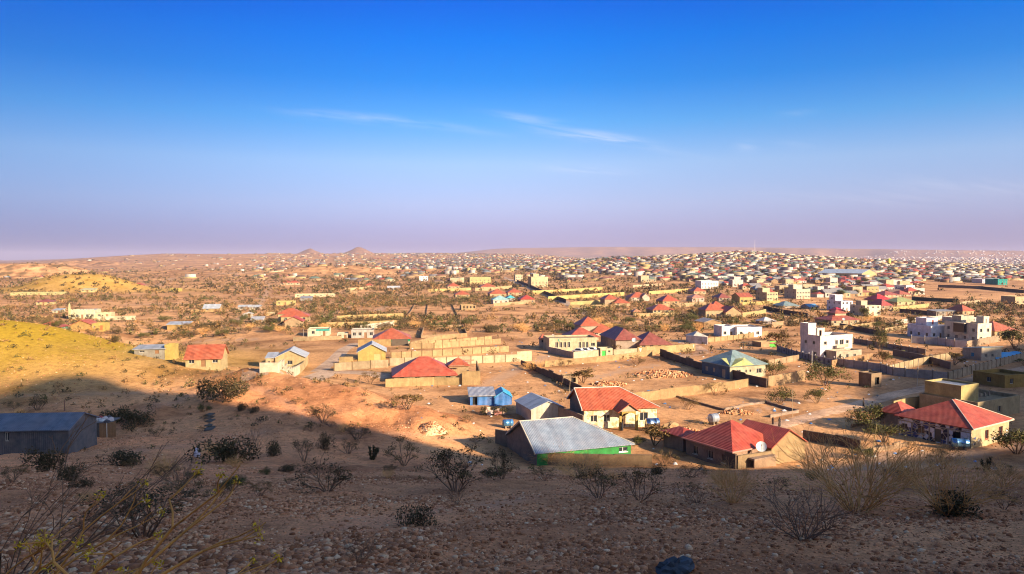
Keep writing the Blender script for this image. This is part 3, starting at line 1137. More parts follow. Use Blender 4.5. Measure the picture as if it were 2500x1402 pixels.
def pole(label, px, py, pytop, lean=0.0, r=0.07, c=(0.30, 0.22, 0.14), arms=0, cat='pole', group='poles'):
    A = ground(px, py)
    h = (py - pytop) * A[1] / F
    root = empty('utility_pole', A)
    tag(root, label, cat, group)
    mb = MB()
    mb.bar((0, 0, -0.6), (lean, 0, h), r, r * 0.65, 7)
    mb.build('shaft', plain(c, 0.85, name='pole_wood'), root)
    if arms:
        ab = MB()
        ab.box(lean - 0.55, lean + 0.55, -0.05, 0.05, h - 0.5, h - 0.4)
        for k in (-0.45, 0, 0.45):
            ab.bar((lean + k, 0, h - 0.4), (lean + k, 0, h - 0.25), 0.04, 0.03, 6)
        ab.build('crossarm', plain(c, 0.85, name='pole_wood'), root)
    return root, Vector((A[0] + lean, A[1], A[2] + h - 0.05))


def wire(label, a, b, sag=0.5, r=0.012):
    mb = MB()
    n = 12
    pts = []
    for i in range(n + 1):
        f = i / n
        p = Vector(a).lerp(Vector(b), f)
        p.z -= sag * 4 * f * (1 - f)
        pts.append(p - Vector(a))
    for p, q in zip(pts[:-1], pts[1:]):
        mb.bar(p, q, r, r, 4, cap=False)
    o = mb.build('power_line', plain((0.04, 0.035, 0.03), 0.6), None, a)
    return tag(o, label, 'wire', 'overhead wires')

# ------------------------------------------------------------------ dirt roads
def road(name, label, pts, hw, mat):
    W = [ground(*p)[:2] for p in pts]
    P = []
    for (ax, ay), (bx, by) in zip(W[:-1], W[1:]):
        n = max(2, int(math.hypot(bx - ax, by - ay) / 1.2))
        P += [(ax + (bx - ax) * i / n, ay + (by - ay) * i / n) for i in range(n)]
    P.append(tuple(W[-1]))
    P = np.array(P)
    for _ in range(10):
        P[1:-1] = (P[:-2] + 2 * P[1:-1] + P[2:]) / 4
    T = np.gradient(P, axis=0)
    T /= np.linalg.norm(T, axis=1, keepdims=True) + 1e-9
    Nn = np.stack([-T[:, 1], T[:, 0]], -1)
    m = 7
    V = []
    for j in range(m):
        f = j / (m - 1) * 2 - 1
        wv = hw * (1 + 0.22 * fbm(P[:, 0] / 5 + 50 * (f > 0), P[:, 1] / 5, 3))
        q = P + Nn * (f * wv)[:, None]
        V.append(np.column_stack([q, gz(q[:, 0], q[:, 1]) + 0.06 - 0.07 * abs(f) ** 4 - (0.035 if j in (2, 4) else 0)]))
    n = len(P)
    V = np.stack(V, 1).reshape(-1, 3)
    idx = np.arange(n * m).reshape(n, m)
    Q = np.stack([idx[:-1, :-1], idx[:-1, 1:], idx[1:, 1:], idx[1:, :-1]], -1).reshape(-1, 4)
    me = fast_mesh(name, V, Q, mat)
    me.polygons.foreach_set('use_smooth', np.ones(len(Q), bool))
    return tag(link(name, me), label, kind='structure')


dust = soilmat('road_dust', (0.58, 0.37, 0.26), False)
grey_dust = soilmat('packed_dust', (0.46, 0.33, 0.26), False)
road('dirt_road', 'pale dirt road winding past the red roofed houses', [(1870, 1052), (1930, 1030), (2010, 1008), (2110, 984), (2190, 962), (2240, 951), (2330, 934), (2420, 917), (2560, 888)], 2.1, dust)
road('dirt_road', 'dirt lane along the compound walls', [(590, 914), (700, 911), (800, 907), (880, 909), (960, 922)], 3.2, grey_dust)
road('dirt_road', 'wheel track between the compounds', [(775, 908), (800, 890), (822, 872), (842, 852), (870, 838)], 2.2, grey_dust)
road('street', 'straight street running into the town', [(1228, 676), (1300, 706), (1360, 730), (1410, 752), (1440, 768)], 4.0, grey_dust)
road('dirt_road', 'dirt road crossing behind the walled lots', [(1650, 872), (1720, 862), (1690, 840), (1640, 830)], 2.5, dust)
road('dirt_road', 'dirt street by the white two storey houses', [(1862, 758), (1950, 768), (2060, 784), (2140, 800), (2220, 812), (2330, 845), (2440, 862)], 3.0, dust)


# ------------------------------------------------------------------ nearest houses
def at_z(px, py, z):
    v = ray(px, py)
    d = (EYE - z) / -v[2]
    return np.array([v[0] * d, d, z])


def dspan(A, pxl, yaw):
    c, s = math.cos(R(yaw)), math.sin(R(yaw))
    k = (pxl - W0 / 2) / F
    return (A[0] - k * A[1]) / (k * c + s)


def root_at(name, label, cat, A, yaw, group=None, w=10, d=8, z=None):
    root = empty(name, (A[0], A[1], float(gz(A[0], A[1])) if z is None else z), R(yaw))
    tag(root, label, cat, group)
    c, s = math.cos(R(yaw)), math.sin(R(yaw))
    FOOT.append((A[0] + c * w / 2 - s * d / 2, A[1] + s * w / 2 + c * d / 2, math.hypot(w, d) / 2 + 0.5))
    return root


def half_hip(root, w, d, h, rh, k, mat, oh=0.45, th=0.14, fascia=None, name='roof'):
    """Ridge along the front; gable at the left end, hip at the right end."""
    s = rh / (d / 2)
    e = h - oh * s
    v = [(-oh, -oh, e), (w + oh, -oh, e), (w + oh, d + oh, e), (-oh, d + oh, e), (-oh, d / 2, h + rh), (w + oh - k, d / 2, h + rh)]
    v += [(a, b, c - th) for a, b, c in v]
    mb = MB()
    mb.add(v, [(0, 1, 5, 4), (1, 2, 5), (2, 3, 4, 5), (6, 10, 11, 7), (7, 11, 8), (8, 11, 10, 9), (0, 6, 7, 1), (1, 7, 8, 2), (2, 8, 9, 3), (0, 4, 10, 6), (4, 3, 9, 10)])
    ro = mb.build(name, mat, root)
    g = MB()
    g.add([(0.02, 0, h), (0.02, d, h), (0.02, d / 2, h + rh - 0.1)], [(0, 1, 2)])
    if fascia:
        f = MB()
        for (ya, za, yb, zb) in ((-oh, e, d / 2, h + rh), (d + oh, e, d / 2, h + rh)):
            x0, x1 = -oh - 0.12, -oh - 0.003
            f.add([(x0, ya, za - .16), (x1, ya, za - .16), (x1, yb, zb - .16), (x0, yb, zb - .16), (x0, ya, za + .12), (x1, ya, za + .12), (x1, yb, zb + .12), (x0, yb, zb + .12)],
                  [(0, 3, 2, 1), (4, 5, 6, 7), (0, 1, 5, 4), (1, 2, 6, 5), (2, 3, 7, 6), (3, 0, 4, 7)])
        f.bar((-oh, d / 2, h + rh + 0.02), (w + oh - k, d / 2, h + rh + 0.02), 0.09, None, 6)
        f.bar((w + oh - k, d / 2, h + rh + 0.02), (w + oh, -oh, e + 0.02), 0.08, None, 6)
        f.build('ridge_trim', plain(fascia, 0.6), ro)
    return ro, g


def mosaic(kind):
    """Crazy-paved stone facing: pale cream stones, or black, white and blue pieces."""
    key = 'mosaic' + kind
    if key in MATS:
        return MATS[key]
    m, t, b = new_mat(key)
    tcn = N(t, 'ShaderNodeTexCoord')
    v = N(t, 'ShaderNodeTexVoronoi')
    v.inputs['Scale'].default_value = 1.9 if kind == 'cream' else 1.25
    L(t, tcn.outputs['Object'], v.inputs['Vector'])
    e = N(t, 'ShaderNodeTexVoronoi', feature='DISTANCE_TO_EDGE')
    e.inputs['Scale'].default_value = v.inputs['Scale'].default_value
    L(t, tcn.outputs['Object'], e.inputs['Vector'])
    sp = N(t, 'ShaderNodeSeparateColor')
    L(t, v.outputs['Color'], sp.inputs[0])
    if kind == 'cream':
        r = ramp(t, [(0.0, (0.42, 0.30, 0.16)), (0.3, (0.62, 0.52, 0.34)), (0.7, (0.7, 0.62, 0.45)), (1.0, (0.5, 0.36, 0.2))], 'CONSTANT')
    else:
        r = ramp(t, [(0.0, (0.015, 0.015, 0.03)), (0.34, (0.55, 0.56, 0.6)), (0.62, (0.05, 0.06, 0.16)), (0.8, (0.6, 0.6, 0.62))], 'CONSTANT')
    L(t, sp.outputs[0], r.inputs[0])
    g = ramp(t, [(0.03, (1, 1, 1)), (0.06, (0, 0, 0))])
    L(t, e.outputs['Distance'], g.inputs[0])
    L(t, MIX(t, g.outputs[0], r.outputs[0], (0.5, 0.42, 0.3)), b.inputs['Base Color'])
    b.inputs['Roughness'].default_value = 0.7
    MATS[key] = m
    return m


# the big blue-grey tin roof over green walls
A = at_z(1311, 1105, 2.3)
rt = root_at('house', 'large house with wide blue grey tin roof and bright green front wall', 'house', A, 20, 'houses at the foot of the slope', 15.6, 11.5, z=-0.45)
w, d, h = 15.2, 11.5, 3.0
mb = MB()
ops = {'f': [(13.2, 14.6, 1.6, 2.3)], 'r': []}
for s, (o, ux, L_, inn) in FACES(w, d).items():
    if s == 'l':
        continue
    face(mb, o, ux, L_, -2, h, ops.get(s, []), inn)
mb.build('wall', plaster(GREEN, dirt=0.5), rt)
window_part(rt, (0, 0), (1, 0), (0, 1), (13.2, 14.6, 1.6, 2.3, 'w'), plain(WHITE, 0.6), None, (0, 0, 0), True)
ro, g = half_hip(rt, w, d, h, 3.1, 7.4, sheet((0.30, 0.36, 0.46), 0.12, 0.42, 0.25, 'blue_tin'), 0.45, fascia=(0.45, 0.40, 0.32))
g.add([(0.0, 0, -2), (0.0, d, -2), (0.0, d, h), (0.0, 0, h)], [(0, 1, 2, 3)])
g.build('gable_wall', plaster(CONC), rt)
cw('low brown plastered wall in front of the green walled house', [(1316, 1136), (1400, 1137), (1500, 1139), (1592, 1140)], 1.7, (0.34, 0.235, 0.14), 4.0, False, 0.35)
cw('dark grey wall stub left of the green walled house', [(1210, 1082), (1240, 1092), (1262, 1104)], 2.4, CONC, 3.0, False, 0.25)
tank('blue shining water drum on the wall left of the green house', 1240, 1046, 0.62, 1.7, (0.10, 0.28, 0.55), 0.3, 0.6)

# red roof with gabled porch
A = at_z(1426, 999, 3.3)
rt = root_at('house', 'red roofed stone faced house with arched gable porch and steel tank beside it', 'house', A, 10, 'houses at the foot of the slope', 13.4, 10, z=0.0)
w, d, h = 13.6, 10.0, 3.5
opf = [(1.2, 2.4, 0.9, 2.1, 'w'), (3.6, 4.8, 0.9, 2.1, 'w'), (6.6, 7.7, 0.02, 2.2, 'd', (0.12, 0.06, 0.03)), (10.4, 11.9, 0.8, 2.3, 'w')]
mb = MB()
FC = FACES(w, d)
face(mb, *FC['f'][:2], w, -1.6, h, [q[:4] for q in opf], FC['f'][3])
face(mb, *FC['r'][:2], d, -1.6, h, [(2, 3.3, 0.9, 2.2), (6, 7.3, 0.9, 2.2)], FC['r'][3])
face(mb, *FC['b'][:2], w, -1.6, h, [], FC['b'][3])
mb.build('wall', mosaic('cream'), rt)
fr = plain((0.55, 0.5, 0.42), 0.6)
for q in opf:
    window_part(rt, *FC['f'][:2], FC['f'][3], q, fr, None, (0, 0, 0), True)
for y0 in (2, 6):
    window_part(rt, *FC['r'][:2], FC['r'][3], (y0, y0 + 1.3, 0.9, 2.2, 'w'), fr, None, (0, 0, 0), True)
ro, g = half_hip(rt, w, d, h, 2.7, 6.0, sheet((0.46, 0.095, 0.042), 0.14, 0.5, name='red_tin'), 0.45, fascia=(0.6, 0.55, 0.48))
g.add([(0.0, 0, -2), (0.0, d, -2), (0.0, d, h), (0.0, 0, h)], [(0, 1, 2, 3)])
g.build('gable_wall', plaster(CONC), rt)
# porch
px0, px1, pd = 6.0, 9.0, 2.4
for xx in (px0, px1):
    mb = MB()
    mb.box(xx - 0.22, xx + 0.22, -pd, -pd + 0.44, -1.5, 2.3)
    mb.build('porch_column', plaster(YELLOW), rt)
mb = MB()
n = 10
pts = []
for i in range(n + 1):
    t_ = math.pi * i / n
    pts.append((px0 + 0.22 + (px1 - px0 - 0.44) * (0.5 - 0.5 * math.cos(t_)), 2.3 + 0.55 * math.sin(t_)))
for (xa, za), (xb, zb) in zip(pts[:-1], pts[1:]):
    v = []
    for yy in (-pd, -pd + 0.4):
        v += [(xa, yy, za), (xb, yy, zb), (xb, yy, 3.1), (xa, yy, 3.1)]
    mb.add(v, [(0, 1, 2, 3), (7, 6, 5, 4), (0, 4, 5, 1), (3, 2, 6, 7)])
mb.build('porch_arch', plaster(YELLOW), rt)
pr = roof_mesh('gv', px1 - px0 + 0.6, pd + 2.6, 3.1, 1.3, 0.25)
po = pr.build('porch_roof', sheet((0.46, 0.095, 0.042), 0.14, 0.5, name='red_tin', axis=1), rt, (px0 - 0.3, -pd - 0.1, 0))
mb = MB()
mb.add([(px0 - 0.3, -pd - 0.02, 3.1), (px1 + 0.3, -pd - 0.02, 3.1), ((px0 + px1) / 2, -pd - 0.02, 4.35)], [(0, 1, 2)])
mb.build('porch_gable', plaster((0.6, 0.5, 0.36)), rt)
cw('dark wall joining the red roofed porch house on its left', [(1364, 1030), (1398, 1040), (1424, 1052)], 2.7, CONC, 4.0, False)
tank('polished steel water tank beside the stone faced house', 1592, 1052, 0.95, 2.2, (0.72, 0.73, 0.75), 0.15, 1.0, rough=0.2)

# corrugated shed
A, w = span(1297, 1032, 1378, 18)
rt = root_at('shed', 'pale grey corrugated tin shed with gable end behind the blue grey roof', 'shed', A, 18, 'sheds', w, 9)
wing(rt, 0, 0, w, 9.0, 2.4, 'gv', 1.3, (0.46, 0.41, 0.33), (0.36, 0.40, 0.46), {}, 0.25, wmat=sheet((0.50, 0.45, 0.36), 0.25, 0.6, name='wall_tin'), rmat=sheet((0.36, 0.40, 0.47), 0.2, 0.4, 0.3, axis=1))

# blue tin dwelling
A, w = span(1148, 990, 1206, 6)
rt = root_at('tin_house', 'low tin house with bright blue walls and grey flat roof', 'house', A, 6, 'sheds', w + 4, 7)
wing(rt, 0, 0, w, 6.0, 1.9, 'shed', 0.7, BLUE, (0.36, 0.38, 0.42), {'f': [(0.5, 1.5, 0.02, 1.7, 'h')]}, 0.35, wmat=sheet((0.02, 0.17, 0.50), 0.08, 0.5, name='blue_wall_tin'), rmat=sheet((0.42, 0.43, 0.46), 0.25, 0.45, 0.2))
wing(rt, w + 0.05, -0.6, 3.6, 5.5, 1.7, 'gv', 1.1, BLUE, BLUE, {}, 0.15, wmat=sheet((0.02, 0.17, 0.50), 0.08, 0.5, name='blue_wall_tin'), rmat=sheet((0.03, 0.38, 0.66), 0.05, 0.45, name='cyan_tin', axis=1))

# red house with the wing and the dish
yaw = 31
A = at_z(1788, 1101, 2.7)
rt = root_at('house', 'red hip roofed house with a wide blank gable wing and satellite dish', 'house', A, yaw, 'houses at the foot of the slope', 14, 9, z=-0.3)
rm = sheet((0.40, 0.06, 0.032), 0.10, 0.5, name='red_tin')
wing(rt, 0, 0, 9.6, 9.2, 3.0, 'hip', 3.0, (0.42, 0.28, 0.2), RED,
     {'l': [(1.5, 2.5, 0.9, 2.1, 'w'), (4.5, 5.5, 0.9, 2.1, 'w'), (7.3, 8.1, 0.9, 2.1, 'w')], 'f': [(1.2, 2.4, 1.0, 2.2, 'w')]}, 0.5, fine=True, rmat=rm, fascia=(0.5, 0.2, 0.16))
wing(rt, 6.3, -1.6, 7.4, 7.6, 3.0, 'gv', 2.1, (0.52, 0.37, 0.18), RED, {}, 0.3, rmat=sheet((0.40, 0.06, 0.032), 0.10, 0.5, name='red_tin', axis=1), wmat=plaster((0.50, 0.36, 0.19), dirt=0.5))
mb = MB()
mb.box(1.6, 6.2, -2.6, -0.1, 1.9, 2.15)
mb.build('porch_slab', plaster((0.42, 0.30, 0.22)), rt)
mb = MB()
mb.box(1.7, 6.2, -2.5, -2.3, -1.5, 1.9)
mb.build('porch_wall', plaster((0.45, 0.31, 0.2)), rt)
# dish
dp = rt.matrix_world
dl = Matrix.Rotation(R(yaw), 4, 'Z')
dpos = Vector((A[0], A[1], -0.3)) + dl @ Vector((4.4, -1.4, 2.15))
ds = empty('satellite_dish', dpos, R(-20))
tag(ds, 'white satellite dish on the porch slab of the red hip roofed house', 'satellite dish', 'satellite dishes')


def dish(parent, r=0.7, tilt=50, c=(0.75, 0.74, 0.72)):
    mb = MB()
    n, m_ = 18, 5
    vs = []
    q = Matrix.Rotation(R(tilt), 3, 'X')
    for i in range(m_ + 1):
        rr = r * i / m_
        for k in range(n):
            t_ = 2 * math.pi * k / n
            vs.append(tuple(q @ Vector((rr * math.cos(t_), rr * math.sin(t_) * 1.1, 0.28 * r * (i / m_) ** 2)) + Vector((0, 0, 1.0 * r + 0.35))))
    fs = [(i * n + k, i * n + (k + 1) % n, (i + 1) * n + (k + 1) % n, (i + 1) * n + k) for i in range(m_) for k in range(n)]
    mb.add(vs, fs)
    mb.build('reflector', plain(c, 0.5), parent, smooth=True)
    s = MB()
    s.bar((0, 0.1, 0), (0, 0.05, r + 0.33), 0.05, None, 6)
    s.bar((-0.35, 0.3, 0), (0, 0.05, r * 0.8), 0.03, None, 5)
    tip = q @ Vector((0, 0, r * 0.9)) + Vector((0, 0, r + 0.35))
    s.bar(q @ Vector((0, -r, 0.2)) + Vector((0, 0, r + 0.35)), tip, 0.025, None, 5)
    s.box(tip.x - 0.07, tip.x + 0.07, tip.y - 0.07, tip.y + 0.07, tip.z - 0.07, tip.z + 0.07)
    s.build('mount', plain((0.25, 0.22, 0.2), 0.6), parent)


dish(ds, 0.75)
wall_pts = [at_z(1648, 1072, 1.6)[:2], at_z(1797, 1146, 0.4)[:2], at_z(1884, 1138, 0.4)[:2]]
cw('tall dark wall along the left side of the satellite dish house', None, 2.3, (0.20, 0.15, 0.115), 5.0, False, 0.25, world_pts=[at_z(1652, 1085, 0.3)[:2], at_z(1797, 1147, 0.3)[:2]])  # left run of the wall darkened; its shade is in the colour
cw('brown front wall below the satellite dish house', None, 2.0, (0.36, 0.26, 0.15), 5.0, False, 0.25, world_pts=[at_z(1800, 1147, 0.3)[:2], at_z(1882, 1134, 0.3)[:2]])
A = at_z(1668, 1068, 2.4)
rt = root_at('outhouse', 'small red roofed outhouse behind the satellite dish house', 'outhouse', A, yaw, 'sheds', 3.4, 4)
wing(rt, 0, 0, 3.4, 4.4, 2.4, 'hip', 0.9, (0.35, 0.25, 0.2), RED, {'f': [(0.6, 1.4, 0.02, 1.9, 'h')]}, 0.4, rmat=rm)
tank('grey plastic tank behind the red hip roof ridge', 1742, 1036, 0.8, 1.5, (0.35, 0.38, 0.44), 0.5, 0.3, upright=False)

# mosaic house on the right
yaw = 33
A = at_z(2372, 1046, 3.2)
rt = root_at('house', 'red hip roofed house with black and white stone mosaic wall', 'house', A, yaw, 'houses at the foot of the slope', 13, 11, z=-0.1)
w, d, h = 12.6, 11.8, 3.3
opl = [(1.6, 2.8, 0.02, 2.3, 'h'), (4.6, 5.7, 0.02, 2.2, 'd', (0.10, 0.09, 0.06)), (7.3, 8.5, 0.9, 2.2, 'w'), (10.2, 11.2, 1.1, 2.1, 'w')]
opr = [(4.4, 5.6, 0.9, 2.4, 'w'), (9.0, 10.4, 0.9, 2.4, 'w')]
mb = MB()
FC = FACES(w, d)
face(mb, *FC['f'][:2], w, -1.6, h, [q[:4] for q in opr], FC['f'][3])
face(mb, *FC['r'][:2], d, -1.6, h, [], FC['r'][3])
face(mb, *FC['b'][:2], w, -1.6, h, [], FC['b'][3])
mb.build('wall', plaster(CREAM, dirt=0.5), rt)
mb = MB()
face(mb, *FC['l'][:2], d, -1.6, h, [(d - q[1], d - q[0], q[2], q[3]) for q in opl], FC['l'][3])
mb.build('mosaic_wall', mosaic('black'), rt)
mb = MB()
mb.box(-0.09, -0.003, -0.05, d, 2.45, 2.62)
for yy in (0.0, 3.4, 6.4, 9.3, d - 0.2):
    mb.box(-0.1, -0.004, yy, yy + 0.2, -1, 2.45)
mb.build('plaster_band', plaster((0.5, 0.46, 0.34)), rt)
for q in opl:
    window_part(rt, *FC['l'][:2], FC['l'][3], (d - q[1], d - q[0], *q[2:]), plain((0.4, 0.36, 0.28), 0.6), None, (0, 0, 0), True)
for q in opr:
    window_part(rt, *FC['f'][:2], FC['f'][3], q, plain((0.35, 0.08, 0.05), 0.6), None, (0, 0, 0), True)
for (x0, z0, ww, hh) in ((0.6, 0.5, 0.9, 0.35), (2.0, 0.9, 0.6, 0.3), (6.6, 0.55, 1.0, 0.35), (8.0, 0.3, 0.7, 0.25), (11.2, 0.5, 0.9, 0.5), (0.9, 1.4, 0.5, 0.3), (11.6, 1.3, 0.6, 0.3)):
    mb = MB()
    mb.box(x0, x0 + ww, -0.035, -0.003, z0, z0 + hh)
    mb.build('stone_inlay', mosaic('black'), rt)
roof_mesh('hip', w, d, h, 3.0, 0.5).build('roof', sheet((0.42, 0.07, 0.036), 0.14, 0.5, name='red_tin'), rt)
mb = MB()
zz = h + 0.03
mb.bar((-0.5, -0.5, zz), ((d + 1) / 2 - 0.5, d / 2, h + 3.03), 0.09, None, 6)
mb.bar((w + 0.5, -0.5, zz), (w + 0.5 - (d + 1) / 2, d / 2, h + 3.03), 0.09, None, 6)
mb.box(-0.55, w + 0.55, -0.56, -0.503, h - 0.17, h + 0.05)
mb.build('ridge_trim', plain((0.55, 0.42, 0.34), 0.6), rt)
wing(rt, 2.0, d + 0.4, 5, 4, 3.1, 'hip', 1.7, (0.4, 0.33, 0.25), RED, {}, 0.4, rmat=sheet((0.42, 0.07, 0.036), 0.14, 0.5, name='red_tin'))
tank('shiny blue water tank in front of the mosaic wall', 2344, 1098, 0.72, 2.3, (0.16, 0.34, 0.55), -0.25, 0.75, rough=0.22)

# cream block at the right edge
yaw = 30
A, w = span(2386, 1030, 2560, yaw)
rt = root_at('house', 'cream flat roofed building with raised block at the right edge', 'house', A, yaw, 'flat roofed buildings', 16, 12)
wing(rt, 0, 0, 15.0, 11.0, 3.6, 'flat', 0, (0.52, 0.43, 0.25), ops={'f': [(2.2, 3.4, 1.0, 2.2, 'w'), (7, 8.2, 1.0, 2.2, 'w')], 'l': [(3, 4, 1, 2, 'w')]}, parapet=0.7)
wing(rt, 0.3, 3.2, 6.0, 7.0, 6.2, 'flat', 0, (0.58, 0.49, 0.22), ops={}, parapet=0.4, rmat=sheet((0.42, 0.44, 0.47), 0.2, 0.4, 0.4), z0=2.8)
for k in range(4):
    mb = MB()
    mb.box(8.0 + k * 1.6, 8.3 + k * 1.6, 4.5, 4.8, 2.92, 3.7)
    mb.build('roof_pillar', plaster((0.5, 0.4, 0.28)), rt)
cw('yellow wall left of the cream flat roofed building', [(2180, 1013), (2216, 1004), (2290, 992), (2352, 982), (2390, 976)], 2.6, (0.56, 0.46, 0.22), 4.0, False)
A, w = span(2453, 948, 2540, 20)
rt = root_at('house', 'ochre walled house corner at the right edge beyond the dirt road', 'house', A, 20, 'flat roofed buildings', 9, 8)
wing(rt, 0, 0, 9, 8, 3.0, 'flat', 0, (0.55, 0.36, 0.10), ops=auto_ops(9, 8, 3, 1, 1, 1), parapet=0.8)

# stone kiosk
yaw = 28
A, w = span(2127, 947, 2157, yaw)
d = dspan(A, 2101, yaw)
rt = root_at('kiosk', 'small roofless looking stone kiosk with dark doorway by the dirt road', 'kiosk', A, yaw, None, w, d)
wing(rt, 0, 0, w, d, 3.3, 'flat', 0, (0.42, 0.31, 0.2), ops={'f': [(w * 0.35, w * 0.78, 0.6, 2.3, 'h')]}, parapet=0.25, wmat=plaster((0.40, 0.29, 0.18), 0.4, dirt=0.6))

# teal roofed house
yaw = 24
A = at_z(1782, 894, 3.2)
w, d = 11.5, 13.0
d = dspan(A, 1716, yaw)
rt = root_at('house', 'teal green hip roofed house with blue shaded side and cream front', 'house', A, yaw, 'houses on the plain', w, d)
wing(rt, 0, 0, w, d, 3.3, 'hip', 3.2, (0.58, 0.52, 0.36), TEAL, {'f': [(2.2, 3.4, 1, 2.2, 'w'), (4.8, 5.4, 1.4, 2.1, 'w'), (6.2, 6.8, 1.4, 2.1, 'w'), (8.6, 10.2, 1, 2.2, 'w')]}, 0.5, rmat=sheet((0.19, 0.28, 0.29), 0.15, 0.5))
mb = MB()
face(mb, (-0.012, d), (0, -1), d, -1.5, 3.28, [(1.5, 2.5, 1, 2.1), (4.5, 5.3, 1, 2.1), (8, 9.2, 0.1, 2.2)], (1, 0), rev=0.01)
mb.build('side_shade', plaster((0.13, 0.22, 0.30)), rt)  # dark blue sheet puts the left wall's shade into colour
mb = MB()
mb.add([(-0.2, -0.56, 3.3), (7.2, -0.56, 3.3), (3.5, -0.56, 4.7), (-0.2, 3.0, 3.3 + 3.2 * 0.5), (7.2, 3.0, 3.3 + 3.2 * 0.5), (3.5, 4.4, 4.7)], [(0, 1, 2), (0, 2, 5, 3), (2, 1, 4, 5)])
mb.build('front_gable', sheet((0.40, 0.42, 0.16), 0.2, 0.55, name='olive_tin'), rt)

# white two-storey house with stair tower
yaw = 24
A, w = span(2002, 877, 2084, yaw)
d = dspan(A, 1957, yaw)
rt = root_at('house', 'white two storey house with corner stair tower standing alone', 'house', A, yaw, 'flat roofed buildings', w, d)
f2 = [(1.4, 2.6, 4.2, 5.2, 'w'), (w - 2.8, w - 1.6, 4.2, 5.2, 'w'), (w * 0.46, w * 0.54, 4.0, 5.4, 'w'), (1.5, 2.7, 0.9, 2.0, 'w'), (w * 0.6, w * 0.6 + 1.6, 3.9, 5.5, 'w')]
wing(rt, 0, 0, w, d, 7.0, 'flat', 0, (0.66, 0.58, 0.44), ops={'f': f2, 'l': [(1.5, 2.5, 4.2, 5.2, 'w'), (d - 3.0, d - 2.0, 4.2, 5.2, 'w'), (d - 2.6, d - 1.4, 0.9, 2.0, 'w')]}, parapet=0.9, fine=True, wmat=plaster((0.88, 0.79, 0.70), 0.3, dirt=0.5))
wing(rt, 0.0, d - 3.0, 3.2, 3.2, 10.4, 'flat', 0, (0.88, 0.79, 0.70), ops={}, parapet=0.6, z0=6.0)
wing(rt, 3.3, d - 3.4, 3.0, 3.0, 8.8, 'flat', 0, (0.86, 0.76, 0.66), ops={'f': [(0.8, 1.8, 6.3, 8.1, 'h')]}, parapet=0.3, z0=6.0)
mb = MB()
mb.box(w * 0.42, w * 0.78, -1.1, -0.003, 3.2, 3.4)
mb.box(w * 0.42, w * 0.78, -1.1, -1.0, 3.4, 4.2)
mb.build('balcony', plaster((0.66, 0.56, 0.42)), rt)
wing(rt, 2.2, -4.0, 10.4, 3.8, 2.7, 'flat', 0, (0.56, 0.48, 0.36), ops={'f': [(1.2, 1.9, 0.8, 1.8, 'w'), (4, 5, 0.3, 1.6, 'w'), (7, 8, 0.8, 1.6, 'w')]}, parapet=0.5)
cw('pale wall with diamond reliefs left of the white stair tower house', [(1898, 858), (1945, 872), (1990, 884), (2036, 893)], 1.9, (0.40, 0.36, 0.33), 3.2, True, knobs=True, diamonds=True)
cw('long pale wall with ball finials curving past the stone kiosk', [(2036, 893), (2085, 899), (2150, 908), (2180, 917), (2240, 923), (2314, 930)], 2.2, (0.44, 0.40, 0.36), 3.2, True, knobs=True)
cw('pale panel wall running back along the dirt road', [(2314, 930), (2370, 914), (2420, 900), (2500, 879), (2560, 865)], 2.2, (0.46, 0.36, 0.24), 3.4, True)
cw('inner tan wall of the empty lot behind the kiosk', [(2170, 912), (2240, 894), (2320, 878)], 2.2, (0.50, 0.39, 0.23), 3.4, True)
cw('shaded wall with finials behind the dead tree lot', [(2085, 838), (2150, 848), (2200, 857), (2260, 866)], 1.8, (0.36, 0.30, 0.25), 3.6, True, knobs=True)
cw('long dark wall along the back of the empty kiosk lot', [(2180, 868), (2240, 880), (2300, 896), (2320, 902)], 2.0, (0.22, 0.18, 0.16), 4.0, False)
cw('lit brown wall in front of the white stair tower house', [(2030, 897), (2080, 888), (2130, 878)], 2.0, (0.48, 0.30, 0.16), 4.0, False)
cw('brown wall by the scrub left of the kiosk', [(1875, 945), (1920, 937), (1965, 929)], 2.6, (0.48, 0.34, 0.19), 4.0, False)
cw('tan garden wall right of the teal roofed house', [(1875, 895), (1920, 886), (1950, 880)], 1.8, (0.50, 0.36, 0.22), 4.0, True)
cw('tan wall with dark posts in front of the teal roofed house', [(1790, 918), (1840, 910), (1880, 902)], 1.9, (0.50, 0.37, 0.20), 3.6, True)
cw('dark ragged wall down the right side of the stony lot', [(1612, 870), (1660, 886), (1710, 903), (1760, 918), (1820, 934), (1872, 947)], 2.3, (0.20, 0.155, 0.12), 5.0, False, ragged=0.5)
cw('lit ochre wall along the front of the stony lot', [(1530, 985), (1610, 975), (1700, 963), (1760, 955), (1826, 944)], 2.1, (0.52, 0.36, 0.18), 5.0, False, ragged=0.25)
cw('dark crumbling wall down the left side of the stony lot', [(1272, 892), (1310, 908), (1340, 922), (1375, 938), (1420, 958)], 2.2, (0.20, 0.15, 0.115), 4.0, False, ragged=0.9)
cw('ochre wall along the back of the stony lot', [(1330, 896), (1400, 890), (1455, 885), (1530, 877), (1600, 867)], 1.7, (0.55, 0.38, 0.19), 5.0, False, ragged=0.2)
cw('crumbled low wall by the thorn bushes left of the mosaic house', [(2078, 1045), (2100, 1040), (2125, 1036)], 1.0, (0.50, 0.34, 0.19), 3.0, False, ragged=0.5)
cw('dark low wall behind the big red house wing', [(1960, 1075), (2040, 1085), (2100, 1100)], 1.6, (0.22, 0.17, 0.12), 4.0, False)
cw('low broken wall in front of the mosaic house yard', [(2130, 1105), (2180, 1098), (2215, 1090)], 1.0, (0.46, 0.32, 0.2), 3.0, False, ragged=0.5)
cw('shin high foundation wall of an unbuilt plot by the road', [(1770, 1001), (1870, 985), (1950, 1008), (1880, 1020)], 0.5, (0.40, 0.31, 0.24), 4.0, False)
